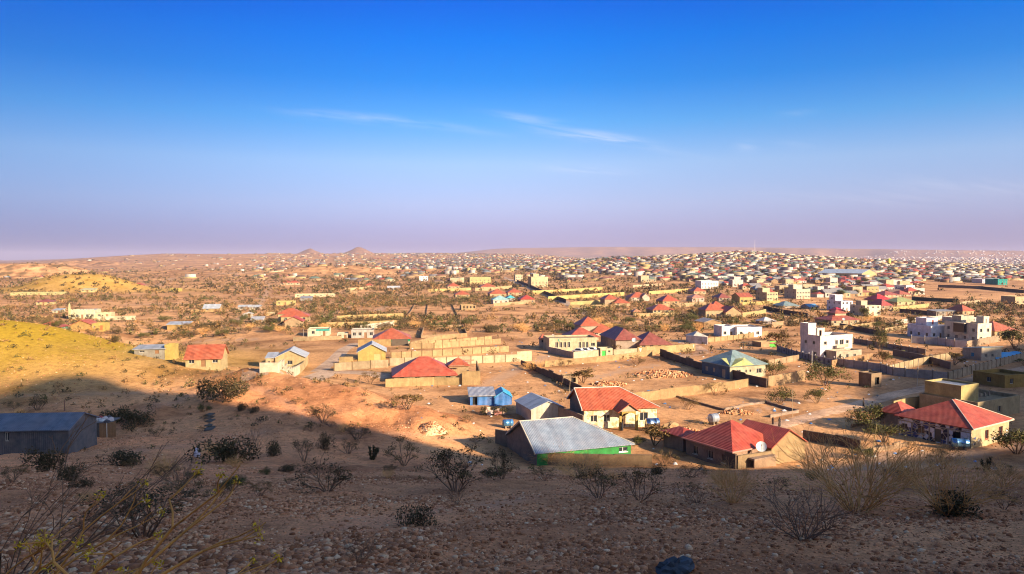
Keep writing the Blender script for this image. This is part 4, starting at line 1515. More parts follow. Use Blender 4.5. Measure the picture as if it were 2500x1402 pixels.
cw('low foundation line crossing the scrub behind the porch house', [(1640, 965), (1700, 985), (1770, 1003)], 0.4, (0.36, 0.27, 0.2), 4.0, False)

# ruin in the stony lot
A, w = span(1375, 940, 1412, 8)
rt = root_at('ruin', 'roofless tan ruin with broken walls in the stony lot', 'ruin', A, 8, None, w, 3)
wing(rt, 0, 0, w, 3.0, 2.2, 'none', 0, (0.55, 0.40, 0.24), ops={'f': [(w * 0.55, w * 0.85, 0.6, 1.7, 'h')]})

# shed in the shaded hollow on the left
yaw = 4
A, w = span(-120, 1104, 158, yaw)
rt = root_at('shed', 'long dark grey tin shed in the shaded hollow', 'shed', A, yaw, 'sheds', w, 8)
wing(rt, 0, 0, w, 7.6, 2.75, 'gu', 1.4, (0.11, 0.12, 0.13), (0.22, 0.25, 0.31), {'f': [(w - 3.6 - 4.5, w - 3.6 - 4.0, 1.3, 2.5, 'w')]}, 0.3,
     wmat=sheet((0.075, 0.08, 0.09), 0.2, 0.6, name='wall_tin'), rmat=sheet((0.14, 0.165, 0.21), 0.15, 0.5, 0.1))
A2 = ground(243, 1068)
rt = empty('shack', A2, R(4))
tag(rt, 'small shack of tan boards heaped with cloth beside the grey shed', 'shack', 'sheds')
bm_ = plain((0.30, 0.16, 0.07), 0.8, name='board')
for k in range(6):
    mb = MB()
    mb.box(0.0 + k * 0.42, 0.39 + k * 0.42, 0, 0.05, -0.4, 2.3 + 0.05 * (k % 3))
    mb.build('board', bm_, rt)
mb = MB()
mb.bar((1.15, -0.08, -0.4), (1.15, -0.08, 2.55), 0.05, None, 6)
mb.build('pole', plain((0.7, 0.65, 0.55), 0.7), rt)
mb = MB()
mb.box(-1.7, -0.02, 0.1, 3.2, -0.5, 2.2)
mb.build('wall', plain((0.10, 0.09, 0.08), 0.9), rt)
mb = MB()
mb.box(-2.6, 1.6, -0.1, 3.6, 2.2, 2.3)
mb.build('roof', sheet((0.16, 0.15, 0.15), 0.5, 0.7, name='old_tin'), rt)
cl = empty('cloth_heap', (A2[0] - 1.3, A2[1] + 0.6, A2[2] + 2.3))
tag(cl, 'heap of white red and dark cloth on the shack roof', 'cloth')
for k in range(16):
    mb = MB()
    cx, cy, cz = random.uniform(-1.5, 2.6), random.uniform(-0.4, 2.2), random.uniform(0.0, 0.35)
    n = 6
    vs = [(cx + 0.55 * math.cos(t_ * math.pi / 3) * random.uniform(0.6, 1.2), cy + 0.5 * math.sin(t_ * math.pi / 3) * random.uniform(0.6, 1.2), cz + random.uniform(-0.05, 0.15)) for t_ in range(6)]
    vs += [(cx, cy, cz + 0.3)] + [(x, y, 0.0) for x, y, z in vs]
    mb.add(vs, [(i, (i + 1) % 6, 6) for i in range(6)] + [(7 + i, 7 + (i + 1) % 6, (i + 1) % 6, i) for i in range(6)])
    mb.build('cloth', plain(random.choice([(0.55, 0.52, 0.5), (0.45, 0.42, 0.42), (0.3, 0.06, 0.05), (0.08, 0.07, 0.08), (0.5, 0.4, 0.38)]), 0.9), cl)
A = ground(506, 1052)
rt = empty('concrete_steps', A)
tag(rt, 'strip of grey concrete steps climbing the shaded slope', 'steps')
for k in range(6):
    mb = MB()
    y0 = k * 2.1
    dx = -0.413 * y0
    zg = float(gz(A[0] + dx, A[1] + y0)) - A[2]
    mb.box(dx - 0.55 + 0.1 * (k % 2), dx + 0.6, y0, y0 + 1.9, zg - 0.4, zg + 0.16)
    mb.build('slab', plaster((0.16, 0.15, 0.13)), rt)
A = ground(481, 1116)
mb = MB()
nseg = 8
prof = [(0.18, 0.0), (0.36, 0.06), (0.42, 0.35), (0.38, 0.75), (0.30, 1.0), (0.16, 1.08), (0.24, 1.2)]
mb.lathe(prof, 9)
o = mb.build('sack', plain((0.62, 0.55, 0.62), 0.85), None, (A[0], A[1], A[2] - 0.05), 0.4, smooth=True)
tag(o, 'pale lilac sack standing by the dark bushes', 'sack')

# ------------------------------------------------------------------ houses and walls across the plain
G_P, G_F = 'houses on the plain', 'flat roofed buildings'
# -- left
rt, w, h = H('pale green mosque hall with crenellated walls and slim minaret', 170, 779, 229, 758, 11, 'flat', wc=(0.60, 0.62, 0.42), nf=4, nr=3, door=True, yaw=14, name='mosque', cat='mosque', group=None, parapet=0.4)
for k in range(9):
    mb = MB()
    x0 = k * w / 9 + 0.25
    mb.box(x0, x0 + w / 14, -0.02, 0.18, h + 0.003, h + 0.55)
    mb.build('merlon', plaster((0.60, 0.62, 0.42)), rt)
mb = MB()
mb.box(-0.4, 0.5, -0.5, 0.4, -1, h + 1.6)
mb.box(-0.3, 0.4, -0.4, 0.3, h + 1.602, h + 2.6)
mb.add([(-0.35, -0.45, h + 2.6), (0.45, -0.45, h + 2.6), (0.45, 0.35, h + 2.6), (-0.35, 0.35, h + 2.6), (0.05, -0.05, h + 3.7)], [(0, 1, 4), (1, 2, 4), (2, 3, 4), (3, 0, 4)])
mb.build('minaret', plaster((0.62, 0.55, 0.30)), rt)
mb = MB()
mb.box(w * 0.2, w * 0.92, 2, 9, h - 0.42, h + 0.1)
mb.build('roof_sheet', sheet((0.30, 0.33, 0.40), 0.15), rt)
wing(rt, w + 0.03, 1.0, 7, 7, 2.6, 'flat', 0, (0.62, 0.60, 0.36), ops=auto_ops(7, 7, 2.6, 1, 1))
H('low red roofed house with green wall below the mosque', 88, 806, 146, 799, 7, 'hip', 1.9, (0.20, 0.36, 0.22), (0.36, 0.07, 0.04), 2, 1)
rt, w, h = H('windowless tan gabled house in front of the mosque', 172, 808, 222, 794, 8, 'gv', 1.9, (0.55, 0.37, 0.13), RED, 0, 0, 0, False)
wing(rt, w + 0.05, -0.6, 5.2, 6, 3.0, 'flat', 0, YELLOW, ops={'f': [(0.6, 1.4, 1, 2, 'w'), (3.2, 4.3, 0.02, 2.2, 'd', (0.4, 0.12, 0.04))]})
cw('long whitewashed wall running right from the mosque', [(238, 783), (280, 782), (332, 781)], 2.0, (0.66, 0.58, 0.38), 4.0, False)
H('tan roofless walled hut with leaning grey sheet', 408, 806, 458, 793, 6, 'shed', 0.8, (0.54, 0.37, 0.14), TIN, 0, 0, 0, False)
rt, w, h = H('low grey roofed shed with yellow end wall on the slope', 328, 868, 398, 858, 5, 'shed', 0.5, (0.30, 0.29, 0.24), (0.33, 0.36, 0.40), 1, 0)
wing(rt, w + 0.05, 0, 2.4, 3.6, 2.3, 'flat', 0, YELLOW, ops={})
H('red roofed house with blank tan gable on the left slope', 453, 893, 536, 872, 9, 'gu', 2.6, (0.58, 0.47, 0.24), RED, 2, 0, ops=None, yaw=12)
H('long pale compound building below the yellow mound', 24, 722, 144, 715, 14, 'flat', wc=(0.62, 0.56, 0.26), nf=5, nr=0)
H('small cream house on the scrub below the yellow mound', 88, 745, 122, 737, 9, 'hip', 1.5, (0.60, 0.50, 0.24), MAROON, 2, 1)
H('tiny pale hut left of the mosque', 128, 764, 146, 758, 6, 'shed', 0.6, (0.60, 0.57, 0.40), TIN, 1, 0)
H('grey gabled tin roofed house on the open plain', 496, 762, 534, 753, 8, 'gu', 2.0, (0.52, 0.38, 0.18), TIN, 1, 1)
H('low tan annex beside the grey gabled house', 466, 763, 494, 757, 5, 'flat', wc=(0.54, 0.38, 0.18), nf=1, nr=0)
H('white tin roofed hut nearest the plain track', 582, 757, 611, 750, 7, 'gu', 1.0, (0.60, 0.54, 0.42), (0.45, 0.47, 0.5), 1, 1, name='hut', cat='hut')
H('second white tin hut right of the plain track', 615, 756, 634, 750, 7, 'gu', 1.0, (0.58, 0.52, 0.42), (0.45, 0.47, 0.5), 1, 0, name='hut', cat='hut')
H('whitish round topped hut in the middle of the plain', 594, 776, 612, 767, 6, 'hip', 0.8, (0.64, 0.56, 0.44), (0.55, 0.5, 0.42), 1, 0, name='hut', cat='hut')
H('grey roofed hut left of the red roof cluster', 614, 788, 641, 780, 7, 'gu', 1.0, (0.46, 0.38, 0.28), (0.42, 0.42, 0.45), 1, 0, name='hut', cat='hut')
H('yellow low house far out on the left plain', 414, 712, 437, 705, 10, 'flat', wc=(0.66, 0.54, 0.14), nf=2, nr=0)
H('pale long shed at the foot of the yellow mound', 197, 714, 228, 708, 9, 'shed', 1.0, (0.62, 0.55, 0.26), (0.55, 0.52, 0.3), 2, 0)
# -- centre left
rt, w, h = H('red hip roofed villa of joined blocks on the plain', 686, 787, 752, 773, 9, 'hip', 2.4, (0.62, 0.50, 0.26), RED, 2, 1)
wing(rt, -2.5, 9.5, w * 0.85, 8, h + 0.6, 'hip', 2.4, (0.62, 0.50, 0.26), RED, {}, 0.4)
H('tan gable fronted house with red slope before the joined villa', 695, 799, 737, 785, 8, 'gv', 1.9, (0.52, 0.38, 0.22), (0.40, 0.05, 0.03), 0, 1, 0, False)
H('cream hut left of the joined red villa', 648, 771, 666, 764, 6, 'flat', wc=CREAM, nf=1, nr=0, name='hut', cat='hut')
rt, w, h = H('white cube house with turquoise roof edge', 751, 822, 803, 804, 9, 'flat', wc=(0.70, 0.64, 0.46), nf=1, nr=2)
mb = MB()
mb.box(w * 0.38, w + 0.06, -0.06, -0.035, h - 0.75, h + 0.02)
mb.build('turquoise_band', plaster((0.08, 0.50, 0.42)), rt)
cw('whitewashed yard wall in front of the turquoise edged house', [(716, 833), (760, 832), (834, 829)], 1.5, (0.60, 0.46, 0.26), 4.0, False)
H('small white hut right of the turquoise edged house', 823, 826, 848, 814, 5, 'flat', wc=(0.68, 0.60, 0.44), nf=1, nr=0, name='hut', cat='hut')
H('greyish flat house with dark door left of the green banded roof', 858, 826, 912, 806, 8, 'flat', wc=(0.52, 0.48, 0.42), nf=3, nr=0)
cw('white wall running up behind the greyish flat house', [(880, 806), (930, 800), (962, 795)], 2.2, (0.66, 0.60, 0.46), 4.0, False)
rt, w, h = H('red hip roofed house with emerald green band under the eaves', 913, 843, 1000, 828, 12, 'hip', 3.2, (0.62, 0.54, 0.36), RED, 0, 0, 0, False, oh=0.5)
mb = MB()
mb.box(-0.05, w + 0.05, -0.05, -0.004, h - 1.0, h - 0.16)
mb.build('green_band', plaster((0.03, 0.45, 0.25)), rt)
cw('tan wall block in front of the emerald banded house', [(874, 847), (915, 846), (955, 845)], 2.4, (0.52, 0.36, 0.16), 4.0, False)
cw('dark wall right of the emerald banded house', [(956, 845), (996, 843)], 2.2, (0.15, 0.12, 0.09), 4.0, False)
rt, w, h = H('yellow gable fronted house with grey tin roof', 874, 886, 940, 859, 9, 'gv', 2.1, (0.64, 0.50, 0.16), TIN, 0, 0, ops={'f': [(4.6, 6.6, 0.02, 2.4, 'd', (0.42, 0.33, 0.14))]})
rt, w, h = H('tan gable fronted house behind a white yard wall', 672, 899, 742, 873, 9, 'gv', 1.9, (0.60, 0.47, 0.24), TIN, 0, 0, ops={'f': [(1, 2, 0.9, 2, 'w'), (3.2, 4.6, 0.9, 2, 'w')]})
wing(rt, -2.6, 0.5, 2.6, 6, h - 0.2, 'shed', 0.8, (0.62, 0.52, 0.30), TIN, {'f': [(0.5, 1.2, 0.9, 1.9, 'w'), (1.5, 2.2, 0.02, 2.0, 'd')]}, 0.2)
cw('bright white yard wall before the tan gabled house', [(634, 911), (680, 911), (733, 910)], 2.2, (0.72, 0.63, 0.46), 4.5, False)
cw('tan end wall of the white walled yard', [(733, 911), (745, 897)], 2.2, (0.62, 0.48, 0.25), 4.5, False)
cw('grey tan panel wall facing the lane', [(816, 906), (860, 903), (905, 900), (948, 897)], 2.2, (0.46, 0.36, 0.22), 3.6, True)
cw('inner tan wall of the yellow gabled house yard', [(828, 888), (862, 887)], 2.0, (0.52, 0.38, 0.18), 4.0, False)
cw('uppermost of the stepped panel walls below the earth platform', [(1028, 846), (1080, 842), (1130, 838), (1200, 831)], 1.7, (0.56, 0.40, 0.20), 3.4, True)
cw('second stepped panel wall below the earth platform', [(1000, 852), (1060, 851), (1140, 845), (1223, 839)], 1.9, (0.54, 0.39, 0.20), 3.4, True)
cw('third stepped panel wall running to the lane end', [(955, 876), (1030, 872), (1130, 866), (1242, 859)], 2.0, (0.56, 0.41, 0.21), 3.4, True)
cw('white panel wall right of the big red hip roof', [(952, 893), (1060, 892), (1150, 888), (1262, 883)], 2.2, (0.66, 0.56, 0.36), 3.8, True)
cw('cream end wall of the white panel wall with small window', [(1262, 883), (1298, 881)], 2.9, (0.66, 0.56, 0.36), 4.0, False)
cw('tan front wall of the bare earth platform', [(1002, 846), (1080, 828), (1140, 823)], 1.6, (0.50, 0.35, 0.18), 5.0, False)
cw('low parapet around the bare earth platform', [(1028, 826), (1036, 801), (1130, 800), (1140, 822), (1028, 826)], 1.2, (0.50, 0.35, 0.20), 5.0, False)
rt, w, h = H('big red hip roofed house behind a tan perimeter wall', 962, 936, 1112, 919, 13, 'hip', 3.9, (0.50, 0.40, 0.26), (0.45, 0.080, 0.045), 3, 1, oh=0.5)
wing(rt, w * 0.92, 5, 5, 5, 3.2, 'hip', 1.8, (0.5, 0.36, 0.2), RED, {}, 0.3)
cw('tan perimeter wall before the big red hip roof', [(941, 945), (1000, 943), (1060, 941), (1128, 940)], 1.9, (0.56, 0.42, 0.20), 5.0, False)
cw('taller tan wall block at the right of the big red house', [(1128, 941), (1172, 940)], 3.4, (0.52, 0.37, 0.18), 5.0, False)
cw('side wall of the big red house yard', [(1172, 940), (1163, 908)], 3.0, (0.46, 0.33, 0.18), 5.0, False)
for k in range(4):
    p = ground(1128 + k * 8, 925 - k * 5)
    mb = MB()
    mb.box(-3.2, 0.6, -0.12, 0.12, 0, 0.25)
    o = mb.build('roof_beam', plain((0.30, 0.14, 0.08), 0.7), None, (p[0], p[1], p[2] + 3.2), R(8))
    tag(o, 'one of the brown roof beams over the big red house yard', 'beam', 'roof beams over the yard')
H('long white low building on the centre left plain', 720, 727, 818, 719, 12, 'flat', wc=(0.68, 0.60, 0.38), nf=6, nr=0, yaw=14)
H('yellow stepped house above the joined red villa', 674, 746, 718, 736, 9, 'flat', wc=(0.66, 0.54, 0.22), nf=2, nr=1)
H('two storey white cube house alone in the far scrub', 1024, 687, 1045, 675, 12, 'flat', wc=WHITE, nf=2, nr=1)
H('grey shed in front of the long white building', 733, 735, 760, 728, 8, 'shed', 0.8, (0.36, 0.34, 0.3), (0.3, 0.3, 0.32), 1, 0, name='shed', cat='shed')
H('tan hut with dark windows on the centre plain', 843, 717, 872, 711, 9, 'flat', wc=(0.54, 0.40, 0.22), nf=3, nr=1)
cw('cream wall left of the plain hut with dark windows', [(842, 711), (890, 707), (905, 705)], 2.5, (0.62, 0.50, 0.28), 6.0, False)
H('red roof peeping over cream wall on the centre plain', 891, 703, 910, 697, 9, 'hip', 2.2, CREAM, RED, 1, 0)
H('white tin roofed shed on the centre plain', 946, 708, 977, 703, 10, 'gu', 1.6, (0.6, 0.56, 0.5), (0.55, 0.55, 0.57), 1, 0)
H('yellow two storey block with blue awning', 1147, 694, 1198, 677, 14, 'flat', wc=(0.68, 0.58, 0.26), nf=4, nr=2)
H('red hip roof behind yellow wall left of the street', 1093, 706, 1122, 699, 12, 'hip', 3.4, CREAM, RED, 2, 1)
H('red hip roof on tan house left of the street', 1112, 728, 1147, 719, 11, 'hip', 2.8, (0.6, 0.45, 0.24), RED, 2, 1)
H('wide red hip roof beside the street wall', 1174, 707, 1210, 700, 13, 'hip', 3.0, CREAM, RED, 2, 1)
H('orange red hip roof nearest the street', 1196, 728, 1236, 717, 12, 'hip', 3.2, (0.6, 0.46, 0.26), RED, 2, 1)
H('white house with turquoise hip roof by the street', 1204, 743, 1242, 732, 10, 'hip', 2.6, (0.66, 0.6, 0.5), (0.30, 0.50, 0.50), 2, 1)
H('bright turquoise roofed hut by the street', 1238, 735, 1258, 728, 9, 'hip', 2.0, (0.6, 0.56, 0.48), (0.08, 0.45, 0.50), 1, 0)
H('unfinished tan shell house with rows of dark window holes', 1126, 757, 1162, 745, 9, 'none', 0, (0.52, 0.38, 0.2), RED, 0, 0, ops={'f': [(1.2, 2.1, 1, 2.2, 'h'), (3.2, 4.1, 1, 2.2, 'h'), (5.2, 6.1, 1, 2.2, 'h'), (7.2, 8.2, 1, 2.2, 'h')]})
cw('yellow wall left of the street by the red roofs', [(1046, 713), (1100, 711), (1150, 709)], 2.6, (0.64, 0.48, 0.2), 6.0, False)
cw('tan wall facing the plain below the street roofs', [(1160, 711), (1205, 709), (1250, 704)], 3.0, (0.58, 0.42, 0.22), 6.0, False)
cw('tan wall in front of the turquoise roofs', [(1205, 748), (1250, 745), (1290, 742)], 2.0, (0.55, 0.40, 0.22), 6.0, False)
cw('back wall of the ochre walled compound on the plain', [(822, 784), (900, 780), (985, 777)], 2.6, (0.60, 0.44, 0.19), 4.5, True)
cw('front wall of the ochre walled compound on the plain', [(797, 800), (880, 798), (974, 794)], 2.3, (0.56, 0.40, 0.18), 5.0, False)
cw('dark left wall of the ochre walled compound on the plain', [(797, 800), (822, 784)], 2.3, (0.3, 0.21, 0.12), 5.0, False)  # left run coloured darker than front and back to hold its shade
cw('long tan field wall running away on the left side', [(987, 782), (1004, 760), (1016, 736), (1022, 728)], 0.55, (0.42, 0.30, 0.18), 6.0, False)
cw('long field wall in the middle of the strip lots', [(1038, 792), (1042, 760), (1046, 733)], 0.5, (0.40, 0.28, 0.17), 6.0, False)
cw('long field wall on the right of the strip lots', [(1124, 798), (1118, 775), (1105, 748), (1098, 735)], 0.55, (0.36, 0.25, 0.16), 6.0, False)
# -- centre right
rt, w, h = H('cream flat roofed hall with arched doorways and a crescent sign', 1341, 858, 1458, 826, 9, 'flat', wc=(0.68, 0.59, 0.38), nf=0, nr=0, ops={'f': [(2.0 + 1.35 * k, 2.9 + 1.35 * k, 1.1, 2.9, 'w') for k in range(4)] + [(9.8 + 1.25 * k, 10.6 + 1.25 * k, 0.9, 2.8, 'w') for k in range(3)] + [(14.0, 15.3, 1.4, 2.5, 'w')], 'l': [(3, 4, 1.2, 2.4, 'w')]}, group=G_F)
mb = MB()
pts = []
for k in range(13):
    t_ = R(50 + k * 260 / 12)
    pts.append((math.cos(t_) * 0.5, math.sin(t_) * 0.5))
inn = [(math.cos(R(62 + k * 236 / 12)) * 0.40 + 0.14, math.sin(R(62 + k * 236 / 12)) * 0.40 + 0.05) for k in range(13)]
for k in range(12):
    q = [pts[k], pts[k + 1], inn[k + 1], inn[k]]
    mb.add([(3.4 + a, -0.06, 3.6 + b) for a, b in q], [(0, 1, 2, 3)])
mb.build('crescent_sign', plain((0.02, 0.30, 0.22), 0.6), rt)
cw('cream front wall of the car yard', [(1400, 876), (1432, 873), (1466, 870)], 2.0, (0.68, 0.60, 0.40), 4.0, False)
cw('shaded side wall of the car yard', [(1338, 862), (1370, 869), (1400, 876)], 2.0, (0.46, 0.41, 0.35), 4.0, False)  # same wall as the front, with shade put into the colour
H('small cream gatehouse with bright green gate', 1466, 871, 1497, 851, 4, 'flat', wc=(0.66, 0.62, 0.40), nf=0, nr=0, ops={'f': [(0.5, 1.7, 0.02, 2.1, 'd', (0.03, 0.45, 0.05)), (2.4, 3.1, 1.2, 1.9, 'w')]}, name='gatehouse', cat='gatehouse', group=G_F)
cw('cream wall between the gatehouse and the patterned wall', [(1498, 870), (1555, 867)], 2.1, (0.68, 0.60, 0.38), 4.0, False)
rt = cw('cream wall patterned with white triangles before the maroon roofs', [(1556, 867), (1600, 864), (1650, 861), (1697, 857)], 2.4, (0.60, 0.46, 0.22), 3.4, False)
W_ = [ground(1556, 867), ground(1697, 857)]
for k in range(11):
    f = (k + 0.5) / 11
    if k == 3:
        continue
    p = W_[0] * (1 - f) + W_[1] * f
    zg = float(gz(p[0], p[1]))
    mb = MB()
    ux = (W_[1] - W_[0])[:2]
    ux = ux / np.hypot(*ux)
    nx = np.array([ux[1], -ux[0]]) * 0.17
    o_ = W_[0]
    mb.add([(p[0] + ux[0] * a + nx[0] - o_[0], p[1] + ux[1] * a + nx[1] - o_[1], zg + b - o_[2]) for a, b in ((-0.6, 2.1), (0.6, 2.1), (0, 0.7))], [(0, 2, 1)])
    mb.build('triangle_relief', plaster((0.72, 0.70, 0.62)), rt)
rt, w, h = H('long maroon roofed house with twin hips behind the patterned wall', 1562, 856, 1640, 842, 12, 'hip', 3.6, (0.60, 0.46, 0.24), MAROON, 3, 1)
wing(rt, -7.2, 3, 8.2, 17, 3.3, 'hip', 3.4, (0.42, 0.34, 0.26), MAROON, {'f': []}, 0.5)
rt, w, h = H('red hip roof behind the cream arched hall', 1390, 832, 1462, 823, 10, 'hip', 3.0, (0.6, 0.5, 0.34), (0.40, 0.085, 0.05), 0, 0, 0, False)
rt, w, h = H('two peaked red roof house behind the car yard', 1446, 820, 1508, 812, 11, 'hip', 3.0, (0.62, 0.52, 0.38), RED, 2, 0)
wing(rt, -3.5, 4, 8, 10, 3.6, 'hip', 3.4, (0.6, 0.5, 0.36), RED, {}, 0.4)
mb = MB()
rt, w, h = H('slim gate tower with red pyramid cap', 1319, 849, 1335, 828, 2.0, 'hip', 1.7, (0.55, 0.48, 0.40), RED, 0, 0, 0, False, name='tower', cat='tower', group=None, ops={'f': [(0.5, 1.2, 1.8, 2.9, 'h')]}, oh=0.25)
rt, w, h = H('white two storey house with flat roof by the scrub', 1799, 824, 1862, 799, 10, 'flat', wc=WHITE, nf=2, nr=1, group=G_F)
wing(rt, -5.2, 2.0, 5.2, 7, 4.2, 'flat', 0, WHITE, ops=auto_ops(5.2, 7, 3, 1, 0))
cw('white wall left of the flat roofed white house', [(1675, 836), (1700, 839), (1727, 841)], 2.6, (0.64, 0.62, 0.60), 4.0, False)
cw('tan wall with dark posts before the white flat house', [(1728, 836), (1790, 830), (1850, 822), (1875, 818)], 1.8, (0.54, 0.39, 0.2), 3.6, True)
H('plain tan gabled box house right of the scrub', 1719, 804, 1763, 787, 9, 'gv', 1.2, (0.54, 0.37, 0.2), (0.3, 0.28, 0.28), 0, 0, 0, False)
H('whitewashed low house with pyramid canopy behind the white wall', 1692, 838, 1726, 822, 6, 'hip', 1.6, (0.7, 0.66, 0.6), (0.5, 0.46, 0.4), 1, 0)
H('red hip roofed villa behind a long tan wall', 1594, 767, 1646, 757, 11, 'hip', 3.0, (0.64, 0.54, 0.3), RED, 4, 1)
H('tan watch hut with pointed roof left of the red villa', 1547, 770, 1565, 761, 4.5, 'hip', 1.4, (0.6, 0.44, 0.2), (0.45, 0.2, 0.1), 1, 0, name='hut', cat='hut')
cw('long tan wall before the red hip roofed villa', [(1550, 774), (1600, 773), (1662, 771)], 1.8, (0.58, 0.43, 0.22), 5.0, False)
rt, w, h = H('red roofed mansion with gabled front and carved gate', 1772, 778, 1811, 763, 9, 'gv', 2.8, (0.58, 0.44, 0.24), RED, 1, 1)
wing(rt, -9.5, 3, 9.4, 9, 4.2, 'hip', 3.2, (0.6, 0.47, 0.27), RED, auto_ops(9.4, 9, 3.4, 3, 0), 0.4)
wing(rt, -3, 10, 8, 8, 5.0, 'hip', 3.2, (0.6, 0.47, 0.27), RED, {}, 0.4)
cw('grey carved wall before the red roofed mansion', [(1727, 776), (1770, 778)], 2.2, (0.34, 0.29, 0.24), 4.0, True)
cw('tan wall block right of the red roofed mansion', [(1812, 776), (1855, 770), (1870, 766)], 2.6, (0.58, 0.44, 0.2), 4.0, False)
rt, w, h = H('red stepped hip roofs above the scrub field', 1500, 748, 1538, 740, 12, 'hip', 3.0, (0.58, 0.44, 0.26), RED, 1, 1)
wing(rt, -4.5, 6, 9, 10, 4.2, 'hip', 3.0, (0.56, 0.42, 0.26), RED, {}, 0.4)
rt, w, h = H('maroon and pink gabled villa above the scrub field', 1540, 735, 1587, 726, 12, 'hip', 3.4, (0.66, 0.56, 0.42), RED, 3, 1)
wing(rt, 8, -2, 5, 6, 3.2, 'gv', 2.0, (0.66, 0.54, 0.42), (0.45, 0.2, 0.14), {}, 0.3)
H('bright red hip roof with chimney above tan wall', 1618, 745, 1658, 735, 12, 'hip', 3.8, (0.62, 0.46, 0.24), (0.46, 0.085, 0.04), 2, 1)
cw('tan wall under the bright red chimney roof', [(1600, 752), (1660, 750), (1723, 746)], 2.4, (0.56, 0.40, 0.22), 5.0, False)
H('scarlet hip roof over tan wall right of the street', 1271, 742, 1306, 731, 11, 'hip', 2.8, (0.6, 0.45, 0.26), (0.44, 0.05, 0.03), 2, 1)
H('orange hip roof behind the scarlet one at the street', 1240, 722, 1275, 714, 12, 'hip', 3.0, (0.6, 0.45, 0.26), RED, 2, 1)
rt, w, h = H('cream three storey block with many balconies by the street', 1297, 702, 1338, 676, 13, 'flat', wc=(0.68, 0.58, 0.34), nf=4, nr=3, group=G_F, yaw=14)
wing(rt, 3, 3, 6, 6, h + 3.0, 'flat', 0, (0.68, 0.58, 0.34), ops={}, z0=h - 0.8)
H('cream tower house beyond the street', 1258, 686, 1276, 671, 10, 'flat', wc=(0.66, 0.58, 0.38), nf=2, nr=1, group=G_F)
H('white long two storey house above the yellow walls', 1712, 705, 1754, 686, 14, 'flat', wc=WHITE, nf=5, nr=2, group=G_F)
H('red hip roof before the white long house', 1694, 719, 1724, 711, 12, 'hip', 3.2, (0.62, 0.5, 0.3), RED, 2, 1)
H('pale villa with small red roof below the yellow walls', 1690, 737, 1720, 727, 10, 'hip', 2.4, (0.64, 0.54, 0.42), (0.5, 0.22, 0.15), 2, 1)
H('yellow gabled house with orange roof', 1806, 740, 1838, 725, 12, 'gu', 2.4, (0.68, 0.54, 0.2), RED, 2, 1)
H('maroon villa left of the yellow gabled house', 1755, 736, 1784, 727, 11, 'hip', 3.0, (0.5, 0.4, 0.3), MAROON, 2, 1)
cw('first long yellow wall right of the street', [(1300, 719), (1380, 715), (1471, 709)], 3.2, (0.66, 0.52, 0.2), 6.0, False)
cw('second long yellow wall right of the street', [(1338, 734), (1430, 728), (1524, 722)], 3.0, (0.66, 0.52, 0.2), 6.0, False)
cw('third yellow wall above the scrub field', [(1392, 748), (1440, 745), (1482, 741)], 2.8, (0.62, 0.47, 0.2), 6.0, False)
cw('yellow wall behind the pink gabled villa', [(1584, 719), (1630, 716), (1680, 712)], 2.8, (0.66, 0.50, 0.2), 6.0, False)
cw('broken tan wall along the far allotments', [(1545, 702), (1590, 699), (1625, 697)], 2.4, (0.56, 0.44, 0.28), 6.0, False)
cw('dark street wall on the right of the street', [(1262, 688), (1300, 704), (1340, 722), (1382, 740)], 2.6, (0.13, 0.11, 0.10), 6.0, False)
cw('tan wall at the top of the scrub field', [(1388, 752), (1440, 752), (1500, 751)], 1.9, (0.56, 0.40, 0.2), 6.0, False)
cw('cream wall below the yellow gabled house', [(1812, 746), (1850, 745), (1905, 741)], 2.2, (0.66, 0.52, 0.2), 5.0, False)
# -- right
YR = 17
rt, w, h = H('blue white two storey house with roof room behind finial wall', 2272, 828, 2324, 796, 11, 'flat', wc=BLUEWHITE, nf=2, nr=1, nl=3, yaw=YR, group=G_F)
wing(rt, 1.0, 3.0, 5.5, 5, h + 2.8, 'flat', 0, (0.88, 0.88, 0.92), ops={'f': [(2.6, 3.5, h + 0.2, h + 2.0, 'd', (0.4, 0.07, 0.05))]}, z0=h - 0.6, parapet=0.4)
rt, w, h = H('cream two storey house with dark bay window and stair tower', 2386, 838, 2424, 790, 14, 'flat', wc=(0.86, 0.80, 0.62), nf=1, nr=1, nl=4, yaw=YR, group=G_F)
wing(rt, w - 2.6, 1.0, 2.6, 3, h + 2.4, 'flat', 0, (0.88, 0.82, 0.64), ops={'f': [(0.9, 1.4, 1.0, h + 1.6, 'w')]}, z0=-1)
wing(rt, w * 0.2, 8, 6, 4, h + 2.2, 'flat', 0, (0.64, 0.58, 0.44), ops={}, z0=h - 0.8)
mb = MB()
mb.box(-1.3, -0.01, 4.5, 9.0, 3.4, 6.6)
mb.build('bay_window', glass(), rt)
mb = MB()
mb.box(-1.4, -0.02, 4.4, 9.1, 3.0, 3.38)
mb.box(-1.4, -0.02, 4.4, 9.1, 6.62, 6.9)
mb.build('bay_frame', plaster((0.66, 0.6, 0.46)), rt)
H('orange hip roof right of the cream bay window house', 2428, 826, 2486, 808, 11, 'hip', 3.2, (0.62, 0.45, 0.24), (0.46, 0.12, 0.06), 2, 0, yaw=YR)
cw('white gate wall before the blue white house', [(2225, 838), (2290, 842), (2330, 848), (2360, 850)], 2.6, (0.58, 0.55, 0.52), 4.0, True, knobs=True)
cw('tan wall right of the cream bay window house', [(2360, 850), (2400, 842), (2440, 834)], 2.4, (0.46, 0.35, 0.24), 4.0, False)
yaw = 14
A, w = span(2396, 881, 2450, yaw)
rt = root_at('house', 'pale house with light blue tin roof and blue shutter', 'house', A, yaw, G_P, w, 9)
d = dspan(A, 2354, yaw)
